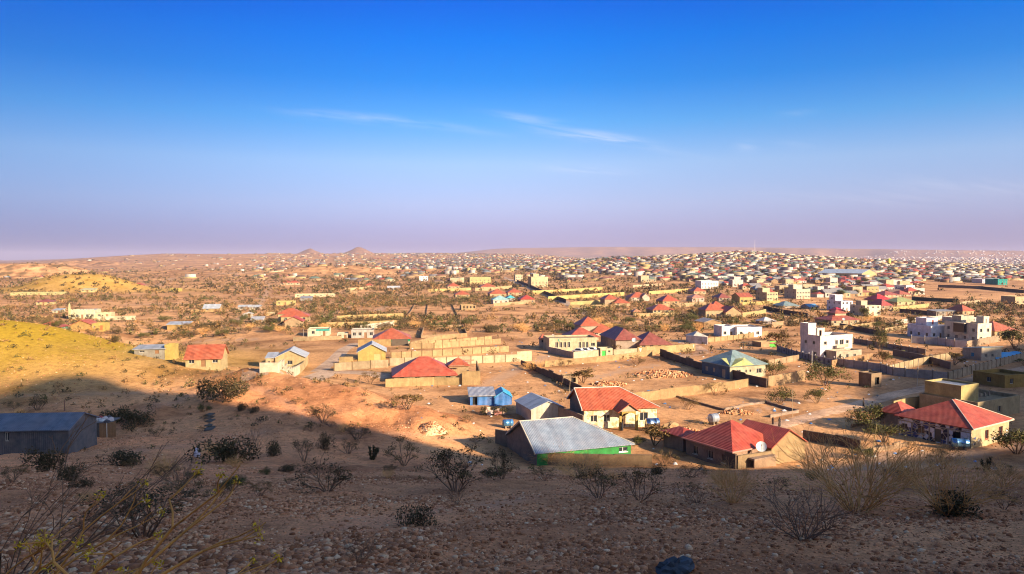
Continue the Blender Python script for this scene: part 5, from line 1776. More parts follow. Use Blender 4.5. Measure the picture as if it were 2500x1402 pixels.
wing(rt, 0, 0, w, d, 3.0, 'shedf', 0.9, (0.58, 0.50, 0.38), (0.26, 0.42, 0.52), {'f': [(1.2, 2.0, 1, 1.9, 'w'), (3.6, 4.4, 1, 1.9, 'w')], 'l': [(d * 0.45, d * 0.62, 0.9, 2.0, 'd', (0.02, 0.20, 0.35))]}, 0.3, rmat=sheet((0.26, 0.42, 0.52), 0.15, 0.45, 0.1))
A, w = span(2432, 880, 2520, 16)
rt = root_at('tarpaulin_tent', 'blue tarpaulin tent behind the roadside panel wall', 'tent', A, 16, None, 10, 5)
mb = MB()
nn = 8
vs, fs = [], []
for i in range(nn + 1):
    t_ = math.pi * i / nn
    for xx in np.linspace(0, 11, 6):
        vs.append((xx, 2.6 - 2.6 * math.cos(t_), -0.2 + (2.1 + 0.15 * math.sin(xx * 1.9)) * math.sin(t_) ** 0.7))
for i in range(nn):
    for k in range(5):
        a_ = i * 6 + k
        fs.append((a_, a_ + 1, a_ + 7, a_ + 6))
mb.add(vs, fs)
mb.add([vs[i * 6] for i in range(nn + 1)], [tuple(range(nn, -1, -1))])
mb.build('canopy', plain((0.05, 0.26, 0.50), 0.5, name='tarpaulin'), rt)
rt, w, h = H('cream two storey house with pillared corner porch', 2112, 772, 2152, 746, 11, 'flat', wc=(0.82, 0.74, 0.52), nf=2, nr=1, nl=2, yaw=YR, group=G_F)
wing(rt, 1, 4, 4, 4, h + 2.4, 'flat', 0, (0.66, 0.58, 0.4), ops={}, z0=h - 0.6, parapet=0.3)
rt, w, h = H('white blue block with towered roof in the town front', 2054, 760, 2083, 735, 12, 'flat', wc=(0.84, 0.86, 0.92), nf=2, nr=1, nl=3, yaw=YR, group=G_F)
wing(rt, 0, 5, 5, 5, h + 3.4, 'flat', 0, (0.84, 0.86, 0.92), ops={'l': [(1.5, 2.6, h + 0.6, h + 1.8, 'w')]}, z0=h - 0.6)
rt, w, h = H('wide red roofed house with raised middle in front of the white blocks', 2030, 796, 2100, 782, 11, 'hip', 2.2, (0.56, 0.46, 0.3), (0.34, 0.075, 0.05), 3, 1, yaw=YR)
wing(rt, w * 0.35, 4, 6, 5, 5.4, 'hip', 1.4, (0.6, 0.5, 0.34), (0.38, 0.085, 0.05), {}, 0.4, z0=3)
H('scarlet gate canopy beside the white blue block', 2040, 766, 2062, 758, 5, 'hip', 1.6, (0.7, 0.6, 0.5), (0.46, 0.02, 0.05), 1, 0, yaw=YR)
cw('tan wall before the wide red roofed house', [(2058, 806), (2100, 802), (2142, 796)], 2.0, (0.56, 0.40, 0.2), 4.0, True)
cw('dark wall behind the finial wall lot', [(2050, 800), (2110, 812), (2160, 822)], 2.0, (0.16, 0.13, 0.11), 5.0, False)
cw('tan wall of the lot right of the wide red house', [(2160, 812), (2200, 806), (2236, 800)], 1.9, (0.54, 0.40, 0.22), 4.0, True)
cw('white wall of the yard above the blue white house', [(2186, 792), (2240, 786), (2300, 780)], 2.0, (0.6, 0.54, 0.44), 5.0, False)
rt, w, h = H('cream twin block of flats in the town front', 1944, 730, 1979, 706, 14, 'flat', wc=(0.66, 0.58, 0.42), nf=4, nr=2, nl=2, yaw=YR, group=G_F)
wing(rt, 2, 6, 8, 6, h + 3.2, 'flat', 0, (0.66, 0.6, 0.46), ops={}, z0=h - 0.8)
rt, w, h = H('second cream block of flats with column bays', 2004, 724, 2035, 708, 14, 'flat', wc=(0.64, 0.58, 0.46), nf=4, nr=2, nl=4, yaw=YR, group=G_F)
wing(rt, 1, 5, 6, 6, h + 2.6, 'flat', 0, (0.64, 0.58, 0.46), ops={}, z0=h - 0.8)
rt, w, h = H('yellow cream stepped house at the left of the flats', 1872, 735, 1900, 714, 13, 'flat', wc=(0.68, 0.58, 0.34), nf=3, nr=1, nl=2, yaw=YR, group=G_F)
wing(rt, 0, 5, 6, 6, h + 3.0, 'flat', 0, (0.68, 0.58, 0.36), ops={}, z0=h - 0.8)
H('tan yellow block beside the maroon roofs', 2116, 721, 2146, 700, 15, 'flat', wc=(0.62, 0.46, 0.22), nf=2, nr=1, nl=1, yaw=YR, group=G_F)
H('white striped two storey house below the bare field', 2212, 716, 2234, 697, 13, 'flat', wc=(0.74, 0.73, 0.74), nf=3, nr=1, nl=3, yaw=YR, group=G_F)
rt, w, h = H('long hall with pale blue tin roof and dark blue side', 2104, 682, 2140, 668, 60, 'gv', 5, (0.62, 0.48, 0.24), (0.42, 0.5, 0.6), 2, 1, yaw=38, name='hall', cat='hall', group=None)
H('turquoise walled block beyond the bare field', 2436, 696, 2460, 682, 16, 'flat', wc=(0.03, 0.42, 0.36), nf=2, nr=1, yaw=YR, group=G_F)
H('pale lilac block beyond the bare field', 2398, 692, 2424, 681, 14, 'flat', wc=(0.58, 0.54, 0.6), nf=3, nr=1, yaw=YR, group=G_F)
H('red roofed house left of the shop shacks', 2350, 772, 2380, 759, 10, 'hip', 3.0, (0.6, 0.45, 0.26), RED, 1, 1, yaw=YR)
H('low shack row with blue painted end', 2286, 772, 2340, 761, 6, 'shed', 0.5, (0.36, 0.32, 0.26), (0.3, 0.3, 0.3), 4, 0, 1, yaw=YR, name='shack', cat='shack')
H('white low house with flat pale roof above the bay window house', 2340, 790, 2392, 776, 9, 'flat', wc=(0.66, 0.62, 0.56), nf=5, nr=0, yaw=YR)
H('scarlet roofed house in the maroon cluster', 2140, 742, 2178, 732, 11, 'hip', 3.6, (0.5, 0.4, 0.3), (0.42, 0.02, 0.03), 1, 1, yaw=YR)
H('maroon roofed house before the scarlet roof', 2152, 757, 2180, 746, 11, 'hip', 3.4, (0.58, 0.44, 0.3), (0.36, 0.06, 0.05), 2, 1, yaw=YR)
H('olive green roofed house right of the scarlet roof', 2190, 746, 2236, 737, 11, 'hip', 2.6, (0.6, 0.54, 0.3), (0.30, 0.34, 0.12), 2, 1, yaw=YR)
H('broad maroon roof above the olive one', 2160, 727, 2196, 720, 14, 'hip', 3.0, (0.56, 0.42, 0.28), (0.34, 0.08, 0.06), 2, 1, yaw=YR)
H('broad terracotta roof next to the white striped house', 2196, 724, 2226, 719, 12, 'hip', 3.0, (0.56, 0.42, 0.28), (0.38, 0.10, 0.06), 2, 1, yaw=YR)
cw('ochre crenellated wall with green gate', [(2180, 760), (2220, 756), (2268, 750)], 2.4, (0.56, 0.46, 0.2), 4.0, False)
cw('dark wall by the crenellated ochre wall', [(2196, 763), (2250, 768), (2290, 772)], 2.2, (0.2, 0.15, 0.12), 5.0, False)
cw('tan wall of the ruined yard below the bare field', [(2344, 746), (2370, 744), (2392, 741)], 2.4, (0.56, 0.44, 0.28), 5.0, False)
cw('dark green wall with turquoise gate', [(2226, 733), (2270, 736), (2340, 739)], 2.6, (0.06, 0.10, 0.08), 6.0, False)
cw('long brown wall bounding the bare field', [(2290, 702), (2400, 706), (2500, 716)], 2.8, (0.14, 0.11, 0.09), 8.0, False)
H('tan ruined house at the right edge above the scrub', 2478, 744, 2520, 724, 10, 'none', 0, (0.58, 0.47, 0.28), nf=3, nr=0, door=False, yaw=YR)
H('dusty teal hip roof between the dark walls', 1912, 752, 1952, 747, 11, 'hip', 2.6, (0.42, 0.38, 0.32), (0.18, 0.26, 0.27), 2, 1, yaw=YR)
H('blue tin hut roof behind the dark walls', 1976, 755, 2000, 750, 8, 'gu', 1.6, (0.4, 0.38, 0.36), (0.10, 0.28, 0.50), 1, 0, yaw=YR, name='hut', cat='hut')
H('grey white striped tent roof hut at the lot corner', 1864, 792, 1896, 785, 6, 'hip', 1.8, (0.6, 0.5, 0.45), (0.6, 0.55, 0.55), 1, 0, yaw=YR, name='hut', cat='hut')
H('tan walled lot house with bright green gate', 1858, 848, 1898, 836, 5, 'flat', wc=(0.52, 0.38, 0.22), nf=0, nr=0, ops={'f': [(3.4, 6.2, 0.02, 1.9, 'd', (0.07, 0.5, 0.03))]}, yaw=YR)
cw('dark wall beside the street of the town front', [(1864, 757), (1910, 766), (1972, 776)], 2.4, (0.14, 0.115, 0.10), 5.0, False)
cw('brown wall right of the striped tent roof', [(1884, 800), (1930, 795), (1950, 790)], 2.4, (0.5, 0.34, 0.2), 5.0, False)
# water tower, masts
A = at_z(2170, 642, 26)
A = np.array([(2170 - 1250) / F * 1500, 1500, 0.0])
A[2] = float(gz(A[0], A[1]))
rt = empty('water_tower', A)
tag(rt, 'yellow drum water tower on the town skyline', 'water tower')
zt = EYE + (HZ - 632) * A[1] / F - A[2]
mb = MB()
mb.lathe([(2, zt - 11), (3.6, zt - 10), (3.6, zt - 1), (3.4, zt), (1.0, zt + 0.8)], 14)
mb.build('drum', plain((0.6, 0.5, 0.06), 0.6), rt, smooth=False)
for k in range(4):
    mb = MB()
    a_ = math.pi / 4 + k * math.pi / 2
    mb.bar((2.6 * math.cos(a_), 2.6 * math.sin(a_), -1), (2.2 * math.cos(a_), 2.2 * math.sin(a_), zt - 10), 0.3, None, 6)
    mb.build('leg', plain((0.5, 0.42, 0.1), 0.7), rt)


def mast(label, px, pytop, d, w0=1.2):
    x = (px - W0 / 2) / F * d
    z0 = float(gz(x, d))
    zt = EYE - row_slope(pytop) * d - z0
    rt = empty('lattice_mast', (x, d, z0))
    tag(rt, label, 'mast', 'masts')
    for k in range(3):
        mb = MB()
        a_ = 2 * math.pi * k / 3
        mb.bar((w0 * math.cos(a_), w0 * math.sin(a_), -1), (0.2 * math.cos(a_), 0.2 * math.sin(a_), zt), 0.16, 0.1, 5)
        mb.build('leg', plain((0.6, 0.5, 0.5), 0.6), rt)
    mb = MB()
    n = 14
    for i in range(n):
        for k in range(3):
            f0, f1 = i / n, (i + 1) / n
            a0, a1 = 2 * math.pi * k / 3, 2 * math.pi * (k + 1) / 3
            r0, r1 = w0 + (0.2 - w0) * f0, w0 + (0.2 - w0) * f1
            mb.bar((r0 * math.cos(a0), r0 * math.sin(a0), zt * f0), (r1 * math.cos(a1), r1 * math.sin(a1), zt * f1), 0.09, None, 3, cap=False)
    mb.build('bracing', plain((0.6, 0.5, 0.5), 0.6), rt)


mast('tall red and white lattice mast on the town hill', 1842, 585, 1850)
mast('thin mast right of the town hill above the far town', 2044, 618, 2200, 1.0)
mast('thin mast at the far right of the town', 2472, 634, 2300, 1.0)
A = np.array([(2007 - 1250) / F * 2100, 2100, 0.0])
A[2] = float(gz(A[0], A[1]))
mb = MB()
zt = EYE - row_slope(624) * 2100 - A[2]
mb.lathe([(1.8, -1), (1.6, zt * 0.7), (2.1, zt * 0.72), (2.1, zt * 0.75), (1.2, zt * 0.76), (1.1, zt * 0.95), (0.1, zt)], 10)
o = mb.build('minaret', plaster(WHITE), None, A)
tag(o, 'white minaret far off in the town', 'minaret')

# ------------------------------------------------------------------ the dense town: nearest houses one by one, the rest as a mass
def dens(px, py, Y, x, y):
    n = 1 + 4.2 * fbm(x / 150, y / 150, 3)
    d = np.zeros_like(px)
    def put(x0, x1, y0, y1, v):
        d[(px >= x0) & (px < x1) & (py >= y0) & (py < y1)] = v
    put(-100, 300, 600, 720, 0.012)
    put(300, 620, 600, 660, 0.025)
    put(300, 620, 660, 720, 0.015)
    put(620, 960, 600, 650, 0.24)
    put(620, 960, 650, 668, 0.16)
    put(620, 960, 668, 700, 0.05)
    put(960, 1330, 600, 652, 0.75)
    put(960, 1330, 652, 670, 0.32)
    put(960, 1330, 670, 700, 0.06)
    put(1330, 2600, 600, 668, 0.88)
    put(1330, 1700, 668, 690, 0.5)
    put(1700, 2260, 668, 700, 0.82)
    put(1840, 2240, 700, 726, 0.5)
    put(2260, 2600, 668, 690, 0.7)
    put(2240, 2600, 692, 722, 0.0)
    put(1430, 1540, 672, 690, 0.05)
    return d * np.clip(n, 0.12, 1.5)


def plots(y0, y1, cell, yaw):
    c, s = math.cos(R(yaw)), math.sin(R(yaw))
    R_ = y1 * 1.3
    g = np.arange(-R_, R_, cell)
    a, b = np.meshgrid(g, np.arange(0, R_, cell * 0.9))
    a = a + (rng.random(a.shape) - 0.5) * cell * 0.35
    b = b + (rng.random(b.shape) - 0.5) * cell * 0.3
    X, Y = a * c - b * s, a * s + b * c
    k = (Y > y0) & (Y <= y1) & (np.abs(X) < Y * 0.74)
    k &= (np.floor(a / cell) % 5 != 0) & (np.floor(b / cell) % 8 != 0)
    return X[k], Y[k]


hx, hy = [], []
for (y0, y1, cell) in ((380, 1100, 15.0), (1100, 2000, 16.5), (2000, 3300, 24.0), (3300, 5200, 40.0)):
    X, Y = plots(y0, y1, cell, 14)
    px, py = project(X, Y, gz(X, Y))
    k = rng.random(len(X)) < dens(px, py, Y, X, Y)
    hx.append(X[k])
    hy.append(Y[k])
hx, hy = np.concatenate(hx), np.concatenate(hy)
ex = rng.random(len(hx)) < 0.45
eo = rng.choice([-1, 1], ex.sum()) * rng.uniform(7, 10, ex.sum())
hx, hy = np.concatenate([hx, hx[ex] + eo * 0.97]), np.concatenate([hy, hy[ex] + eo * 0.25 + rng.normal(0, 2, ex.sum())])
F_ = np.array(FOOT)
STREET = [ground(*p)[:2] for p in [(1228, 676), (1300, 706), (1360, 730), (1410, 752)]]
ok = np.ones(len(hx), bool)
for fx, fy, fr in F_:
    ok &= np.hypot(hx - fx, hy - fy) > fr + 6.5
ok &= polydist(hx, hy, STREET) > 13
hx, hy = hx[ok], hy[ok]
order = np.argsort(hy)
hx, hy = hx[order], hy[order]
hz_ = gz(hx, hy)

WALLC = [('tan', (0.48, 0.33, 0.18)), ('cream', (0.60, 0.49, 0.31)), ('white', (0.62, 0.57, 0.50)), ('yellow', (0.60, 0.46, 0.20)), ('brown', (0.32, 0.21, 0.13))]
ROOFC = [('grey tin', (0.22, 0.21, 0.21)), ('rusty brown', (0.17, 0.10, 0.07)), ('terracotta', (0.30, 0.11, 0.07)), ('red', (0.40, 0.07, 0.04)), ('pale tin', (0.27, 0.255, 0.25)), ('dusty green', (0.14, 0.20, 0.15))]
PAIRS = [(0, 0, 'gu'), (1, 1, 'hip'), (0, 2, 'hip'), (2, 4, 'gu'), (1, 3, 'hip'), (0, 4, 'hip'), (3, 2, 'hip'), (2, 0, 'flat'), (4, 1, 'gu'), (1, 5, 'hip'), (2, 3, 'hip'), (1, 0, 'flat')]
N_IND = 165
protos = []
for (wi, ri, rf) in PAIRS:
    w, d = 10.5, 8.0
    root = empty('house', (0, 0, -500))
    if rf == 'flat':
        wing(root, -w / 2, -d / 2, w, d, 6.4, 'flat', 0, WALLC[wi][1], ops=None, z0=-1.5)
        ops = auto_ops(w, d, 3.2, 3, 0)
    else:
        wing(root, -w / 2, -d / 2, w, d, 3.0, rf, 2.0, WALLC[wi][1], ROOFC[ri][1], {}, 0.4, z0=-1.5)
    kids = list(root.children)
    for (cx, cz, ww, hh, nm, m) in ((-3.2, 1.6, 1.3, 1.2, 'window', glass()), (3.2, 1.6, 1.3, 1.2, 'window', glass()), (0, 1.05, 1.1, 2.1, 'door', plain(WOOD))):
        mb = MB()
        mb.box(cx - ww / 2, cx + ww / 2, -d / 2 - 0.05, -d / 2 - 0.005, cz - hh / 2, cz + hh / 2)
        mb.build(nm, m, root)
    mb = MB()
    mb.box(w / 2 + 0.005, w / 2 + 0.05, -0.6, 0.6, 1.0, 2.2)
    mb.build('window', glass(), root)
    wn, rn = WALLC[wi][0], ROOFC[ri][0]
    lab = ('small %s walled house with %s roof among the crowded town houses' % (wn, rn)) if rf != 'flat' else 'two storey %s flat roofed house among the crowded town houses' % wn
    tag(root, lab, 'house', 'crowded town houses')
    protos.append((root, list(root.children)))
used = [False] * len(protos)


def place_copy(root, kids, loc, rz, sc, first):
    if first:
        o = root
    else:
        o = root.copy()
        COL.objects.link(o)
        for ch in kids:
            c = ch.copy()
            COL.objects.link(c)
            c.parent = o
    o.location = loc
    o.rotation_euler = (0, 0, rz)
    o.scale = sc
    return o


nh = len(hx)
pick = rng.integers(0, len(protos), nh)
flatmask = rng.random(nh)
yawj = R(14) + rng.normal(0, 0.06, nh) + (rng.random(nh) < 0.35) * math.pi / 2
sc_h = 0.85 + 0.4 * rng.random((nh, 3))
for i in range(min(N_IND, nh)):
    k = int(pick[i])
    place_copy(protos[k][0], protos[k][1], (hx[i], hy[i], hz_[i]), yawj[i], tuple(sc_h[i]), not used[k])
    used[k] = True
for k, u in enumerate(used):
    if not u:
        for c in protos[k][1]:
            bpy.data.objects.remove(c)
        bpy.data.objects.remove(protos[k][0])

# the mass: low blocks with pitched or flat roofs, one mesh
PALW = [plaster(c, name='town_wall') for n, c in WALLC]
PALR = [plain(c, 0.7, name='town_roof') for n, c in ROOFC]
rest = np.arange(N_IND, nh)
m = len(rest)
X, Y, Z = hx[rest], hy[rest], hz_[rest]
far = Y > 3300
w = (7 + 9 * rng.random(m) ** 1.4) / 2 * np.where(far, 1.3, 1.0)
d = (5 + 6 * rng.random(m)) / 2 * np.where(far, 1.2, 1.0)
tall = rng.random(m) < np.where(Y > 2000, 0.06, 0.17)
h = np.where(tall, 6.5, 2.8 + 0.6 * rng.random(m))
rh = np.where(tall, 0.05, 1.3 + 1.2 * rng.random(m))
inset = np.where(rng.random(m) < 0.6, np.minimum(d, w * 0.9), 0.0)
c, s = np.cos(yawj[rest]), np.sin(yawj[rest])
loc = lambda lx, ly, lz: np.stack([X + lx * c - ly * s, Y + lx * s + ly * c, Z + lz], -1)
o_ = 0.35
VV = np.stack([loc(-w, -d, -1.5 + 0 * w), loc(w, -d, -1.5 + 0 * w), loc(w, d, -1.5 + 0 * w), loc(-w, d, -1.5 + 0 * w),
               loc(-w, -d, h), loc(w, -d, h), loc(w, d, h), loc(-w, d, h),
               loc(-w - o_, -d - o_, h), loc(w + o_, -d - o_, h), loc(w + o_, d + o_, h), loc(-w - o_, d + o_, h),
               loc(-w - o_ + inset, 0 * w, h + rh), loc(w + o_ - inset, 0 * w, h + rh)], 1)
tri = np.array([[0, 1, 5], [0, 5, 4], [1, 2, 6], [1, 6, 5], [2, 3, 7], [2, 7, 6], [3, 0, 4], [3, 4, 7], [8, 9, 13], [8, 13, 12], [10, 11, 12], [10, 12, 13], [9, 10, 13], [11, 8, 12]])
T = (tri[None] + (np.arange(m) * 14)[:, None, None]).reshape(-1, 3)
wsel = np.where(rng.random(m) < np.where(X < 0.05 * Y, 0.75, 0.35), rng.choice([0, 4], m), rng.choice([0, 1, 1, 2, 3], m))
rsel = rng.choice([0, 0, 1, 1, 2, 2, 3, 4, 5], m)
wsel = np.where(tall, rng.choice([1, 2, 2, 3], m), wsel)
rsel = np.where(tall, 4, rsel)
mi = np.where(np.arange(14)[None] < 8, wsel[:, None], 5 + rsel[:, None]).ravel()
tag(link('distant_houses', fast_mesh('distant_houses', VV.reshape(-1, 3), T, PALW + PALR, mi)), 'mass of small distant houses filling the town', kind='stuff')

# yard walls of the mass
yd = np.nonzero(rng.random(m) < 0.6)[0]
ln, hh = 7 + 4 * rng.random(len(yd)), 1.9 + 0.5 * rng.random(len(yd))
cy_, sy_ = np.cos(R(14)), np.sin(R(14))
lx = np.array([-1, 1, 1, -1, -1, 1, 1, -1.0])
ly = np.array([-.15, -.15, .15, .15, -.15, -.15, .15, .15])
lz = np.array([0, 0, 0, 0, 1, 1, 1, 1.0])
AX = lx[None] * ln[:, None]
AY = ly[None] - 8.5 + 0 * AX
VV2 = np.stack([X[yd][:, None] + AX * cy_ - AY * sy_, Y[yd][:, None] + AX * sy_ + AY * cy_, 0 * AX], -1)
VV2[..., 2] = gz(VV2[..., 0], VV2[..., 1]) - 0.5 + lz[None] * (hh[:, None] + 0.5)
tri = np.array([[0, 1, 5], [0, 5, 4], [1, 2, 6], [1, 6, 5], [2, 3, 7], [2, 7, 6], [3, 0, 4], [3, 4, 7], [4, 5, 6], [4, 6, 7]])
T = (tri[None] + (np.arange(len(yd)) * 8)[:, None, None]).reshape(-1, 3)
tag(link('distant_yard_walls', fast_mesh('distant_yard_walls', VV2.reshape(-1, 3), T, PALW, np.repeat(rng.choice([0, 0, 1, 3, 4], len(yd)), 10))), 'yard walls between the distant town houses', kind='stuff')

# pale houses dotted on the far escarpment slope
q = 1700
u = 0.10 + 0.64 * rng.random(q) ** 0.7
Y = 3600 + 4800 * rng.random(q)
X = u * Y
Z = gz(X, Y)
px, py = project(X, Y, Z)
k = (fbm(X / 400, Y / 400, 3) + 0.35 * (u - 0.4) > -0.05)
X, Y, Z = X[k], Y[k], Z[k]
m = len(X)
w = 5 + 5 * rng.random(m)
h = 3.5 + 4 * rng.random(m)
bxv = np.array([[-1, -1, -.3], [1, -1, -.3], [1, 1, -.3], [-1, 1, -.3], [-1, -1, 1], [1, -1, 1], [1, 1, 1], [-1, 1, 1]], float)
VV = np.stack([X, Y, Z], -1)[:, None] + bxv[None] * np.stack([w, w * 0.8, h], -1)[:, None]
tri = np.array([[0, 1, 5], [0, 5, 4], [1, 2, 6], [1, 6, 5], [2, 3, 7], [2, 7, 6], [3, 0, 4], [3, 4, 7], [4, 5, 6], [4, 6, 7]])
T = (tri[None] + (np.arange(m) * 8)[:, None, None]).reshape(-1, 3)
mi = np.repeat(rng.integers(0, 2, m), 10)
tag(link('far_slope_houses', fast_mesh('far_slope_houses', VV.reshape(-1, 3), T, [plaster((0.62, 0.6, 0.6), name='town_wall'), plaster((0.6, 0.5, 0.4), name='town_wall')], mi)), 'pale houses dotted over the far escarpment slope', kind='stuff')

# ------------------------------------------------------------------ plants
def twigs(seed, n_stem, length, spread, depth, r0, droop=0.0, gen=3, sides=3, curl=0.35, kids=(2, 3), shrink=0.68):
    """Branching skeleton: returns list of (a, b, ra, rb) and the tips with directions."""
    r_ = random.Random(seed)
    segs, tips = [], []

    def grow(p, v, l, r, g):
        k = 2
        for j in range(k):
            v2 = (v + Vector((r_.uniform(-1, 1), r_.uniform(-1, 1), r_.uniform(-0.6, 0.6))) * curl * 0.5 - Vector((0, 0, droop))).normalized()
            q = p + v2 * (l / k)
            rr = r * (0.92 if j == 0 else 0.85)
            segs.append((p, q, r, rr))
            p, v, r = q, v2, rr
        if g <= 0:
            tips.append((p, v))
            return
        for _ in range(r_.randint(*kids)):
            v3 = (v + Vector((r_.uniform(-1, 1), r_.uniform(-1, 1), r_.uniform(-0.7, 0.8))) * spread).normalized()
            if v3.z < -0.1:
                v3.z *= 0.3
            grow(p, v3, l * shrink * r_.uniform(0.75, 1.2), r * 0.82, g - 1)

    for i in range(n_stem):
        a = 2 * math.pi * (i + r_.random() * 0.8) / n_stem
        t = r_.uniform(0.25, 1.0) * depth
        v = Vector((math.cos(a) * t, math.sin(a) * t, 1)).normalized()
        grow(Vector((math.cos(a) * 0.05, math.sin(a) * 0.05, -0.08)), v, length * r_.uniform(0.75, 1.15), r0 * r_.uniform(0.7, 1.1), gen)
    return segs, tips


def seg_mesh(name, segs, mat, n=3):
    V, T = [], []
    for a, b, ra, rb in segs:
        d = b - a
        q = d.to_track_quat('Z', 'Y')
        o = len(V)
        for c, r in ((a, ra), (b, rb)):
            for k in range(n):
                t = 2 * math.pi * k / n
                V.append(tuple(c + q @ Vector((math.cos(t) * r, math.sin(t) * r, 0))))
        for k in range(n):
            k2 = (k + 1) % n
            T += [(o + k, o + k2, o + n + k2), (o + k, o + n + k2, o + n + k)]
    return fast_mesh(name, np.array(V), np.array(T), mat)


def leaf_mesh(name, pts, size, mat, seed=1, flat=0.5):
    """Small leaf-spray faces at the given points."""
    g = np.random.default_rng(seed)
    P = np.array(pts, float)
    n = len(P)
    s = size * (0.6 + 0.8 * g.random(n))
    a = g.normal(size=(n, 3))
    a[:, 2] *= flat
    a /= np.linalg.norm(a, axis=1, keepdims=True)
    b = g.normal(size=(n, 3))
    b -= (a * b).sum(1, keepdims=True) * a
    b /= np.linalg.norm(b, axis=1, keepdims=True)
    V = np.stack([P - a * s[:, None], P + b * (0.42 * s)[:, None], P + a * s[:, None], P - b * (0.42 * s)[:, None]], 1).reshape(-1, 3)
    T = np.arange(n * 4).reshape(n, 4)
    return fast_mesh(name, V, T, mat)


BARK = plain((0.20, 0.11, 0.06), 0.9, name='bark')
DRY = plain((0.86, 0.46, 0.16), 0.85, name='sunlit_dry_twig', var=0.4)  # dry twigs; the bright orange imitates direct sun on them
GREYTWIG = plain((0.24, 0.14, 0.085), 0.9, name='grey_twig', var=0.3)
OLIVE = leafmat((0.15, 0.095, 0.036), 'olive_leaf', 0.6, (0.17, 0.09, 0.035), 0.45)
DEEP = leafmat((0.075, 0.056, 0.026), 'deep_leaf', 0.5, (0.10, 0.08, 0.03), 0.2)
GREENL = leafmat((0.085, 0.080, 0.026), 'green_leaf', 0.5, (0.16, 0.13, 0.04), 0.25)
YELLOWL = leafmat((0.78, 0.50, 0.03), 'yellow_blossom', 0.4, (0.4, 0.25, 0.05), 0.1)
DRYL = leafmat((0.24, 0.13, 0.055), 'dry_leaf', 0.5, (0.34, 0.2, 0.08), 0.4)


def sprays(tips, n, spread, seed, flat=0.35):
    g = random.Random(seed)
    out = []
    for p, v in tips:
        for _ in range(n):
            out.append((p.x + g.gauss(0, spread), p.y + g.gauss(0, spread), p.z + g.gauss(0, spread * flat)))
    return out


PROTO = {}


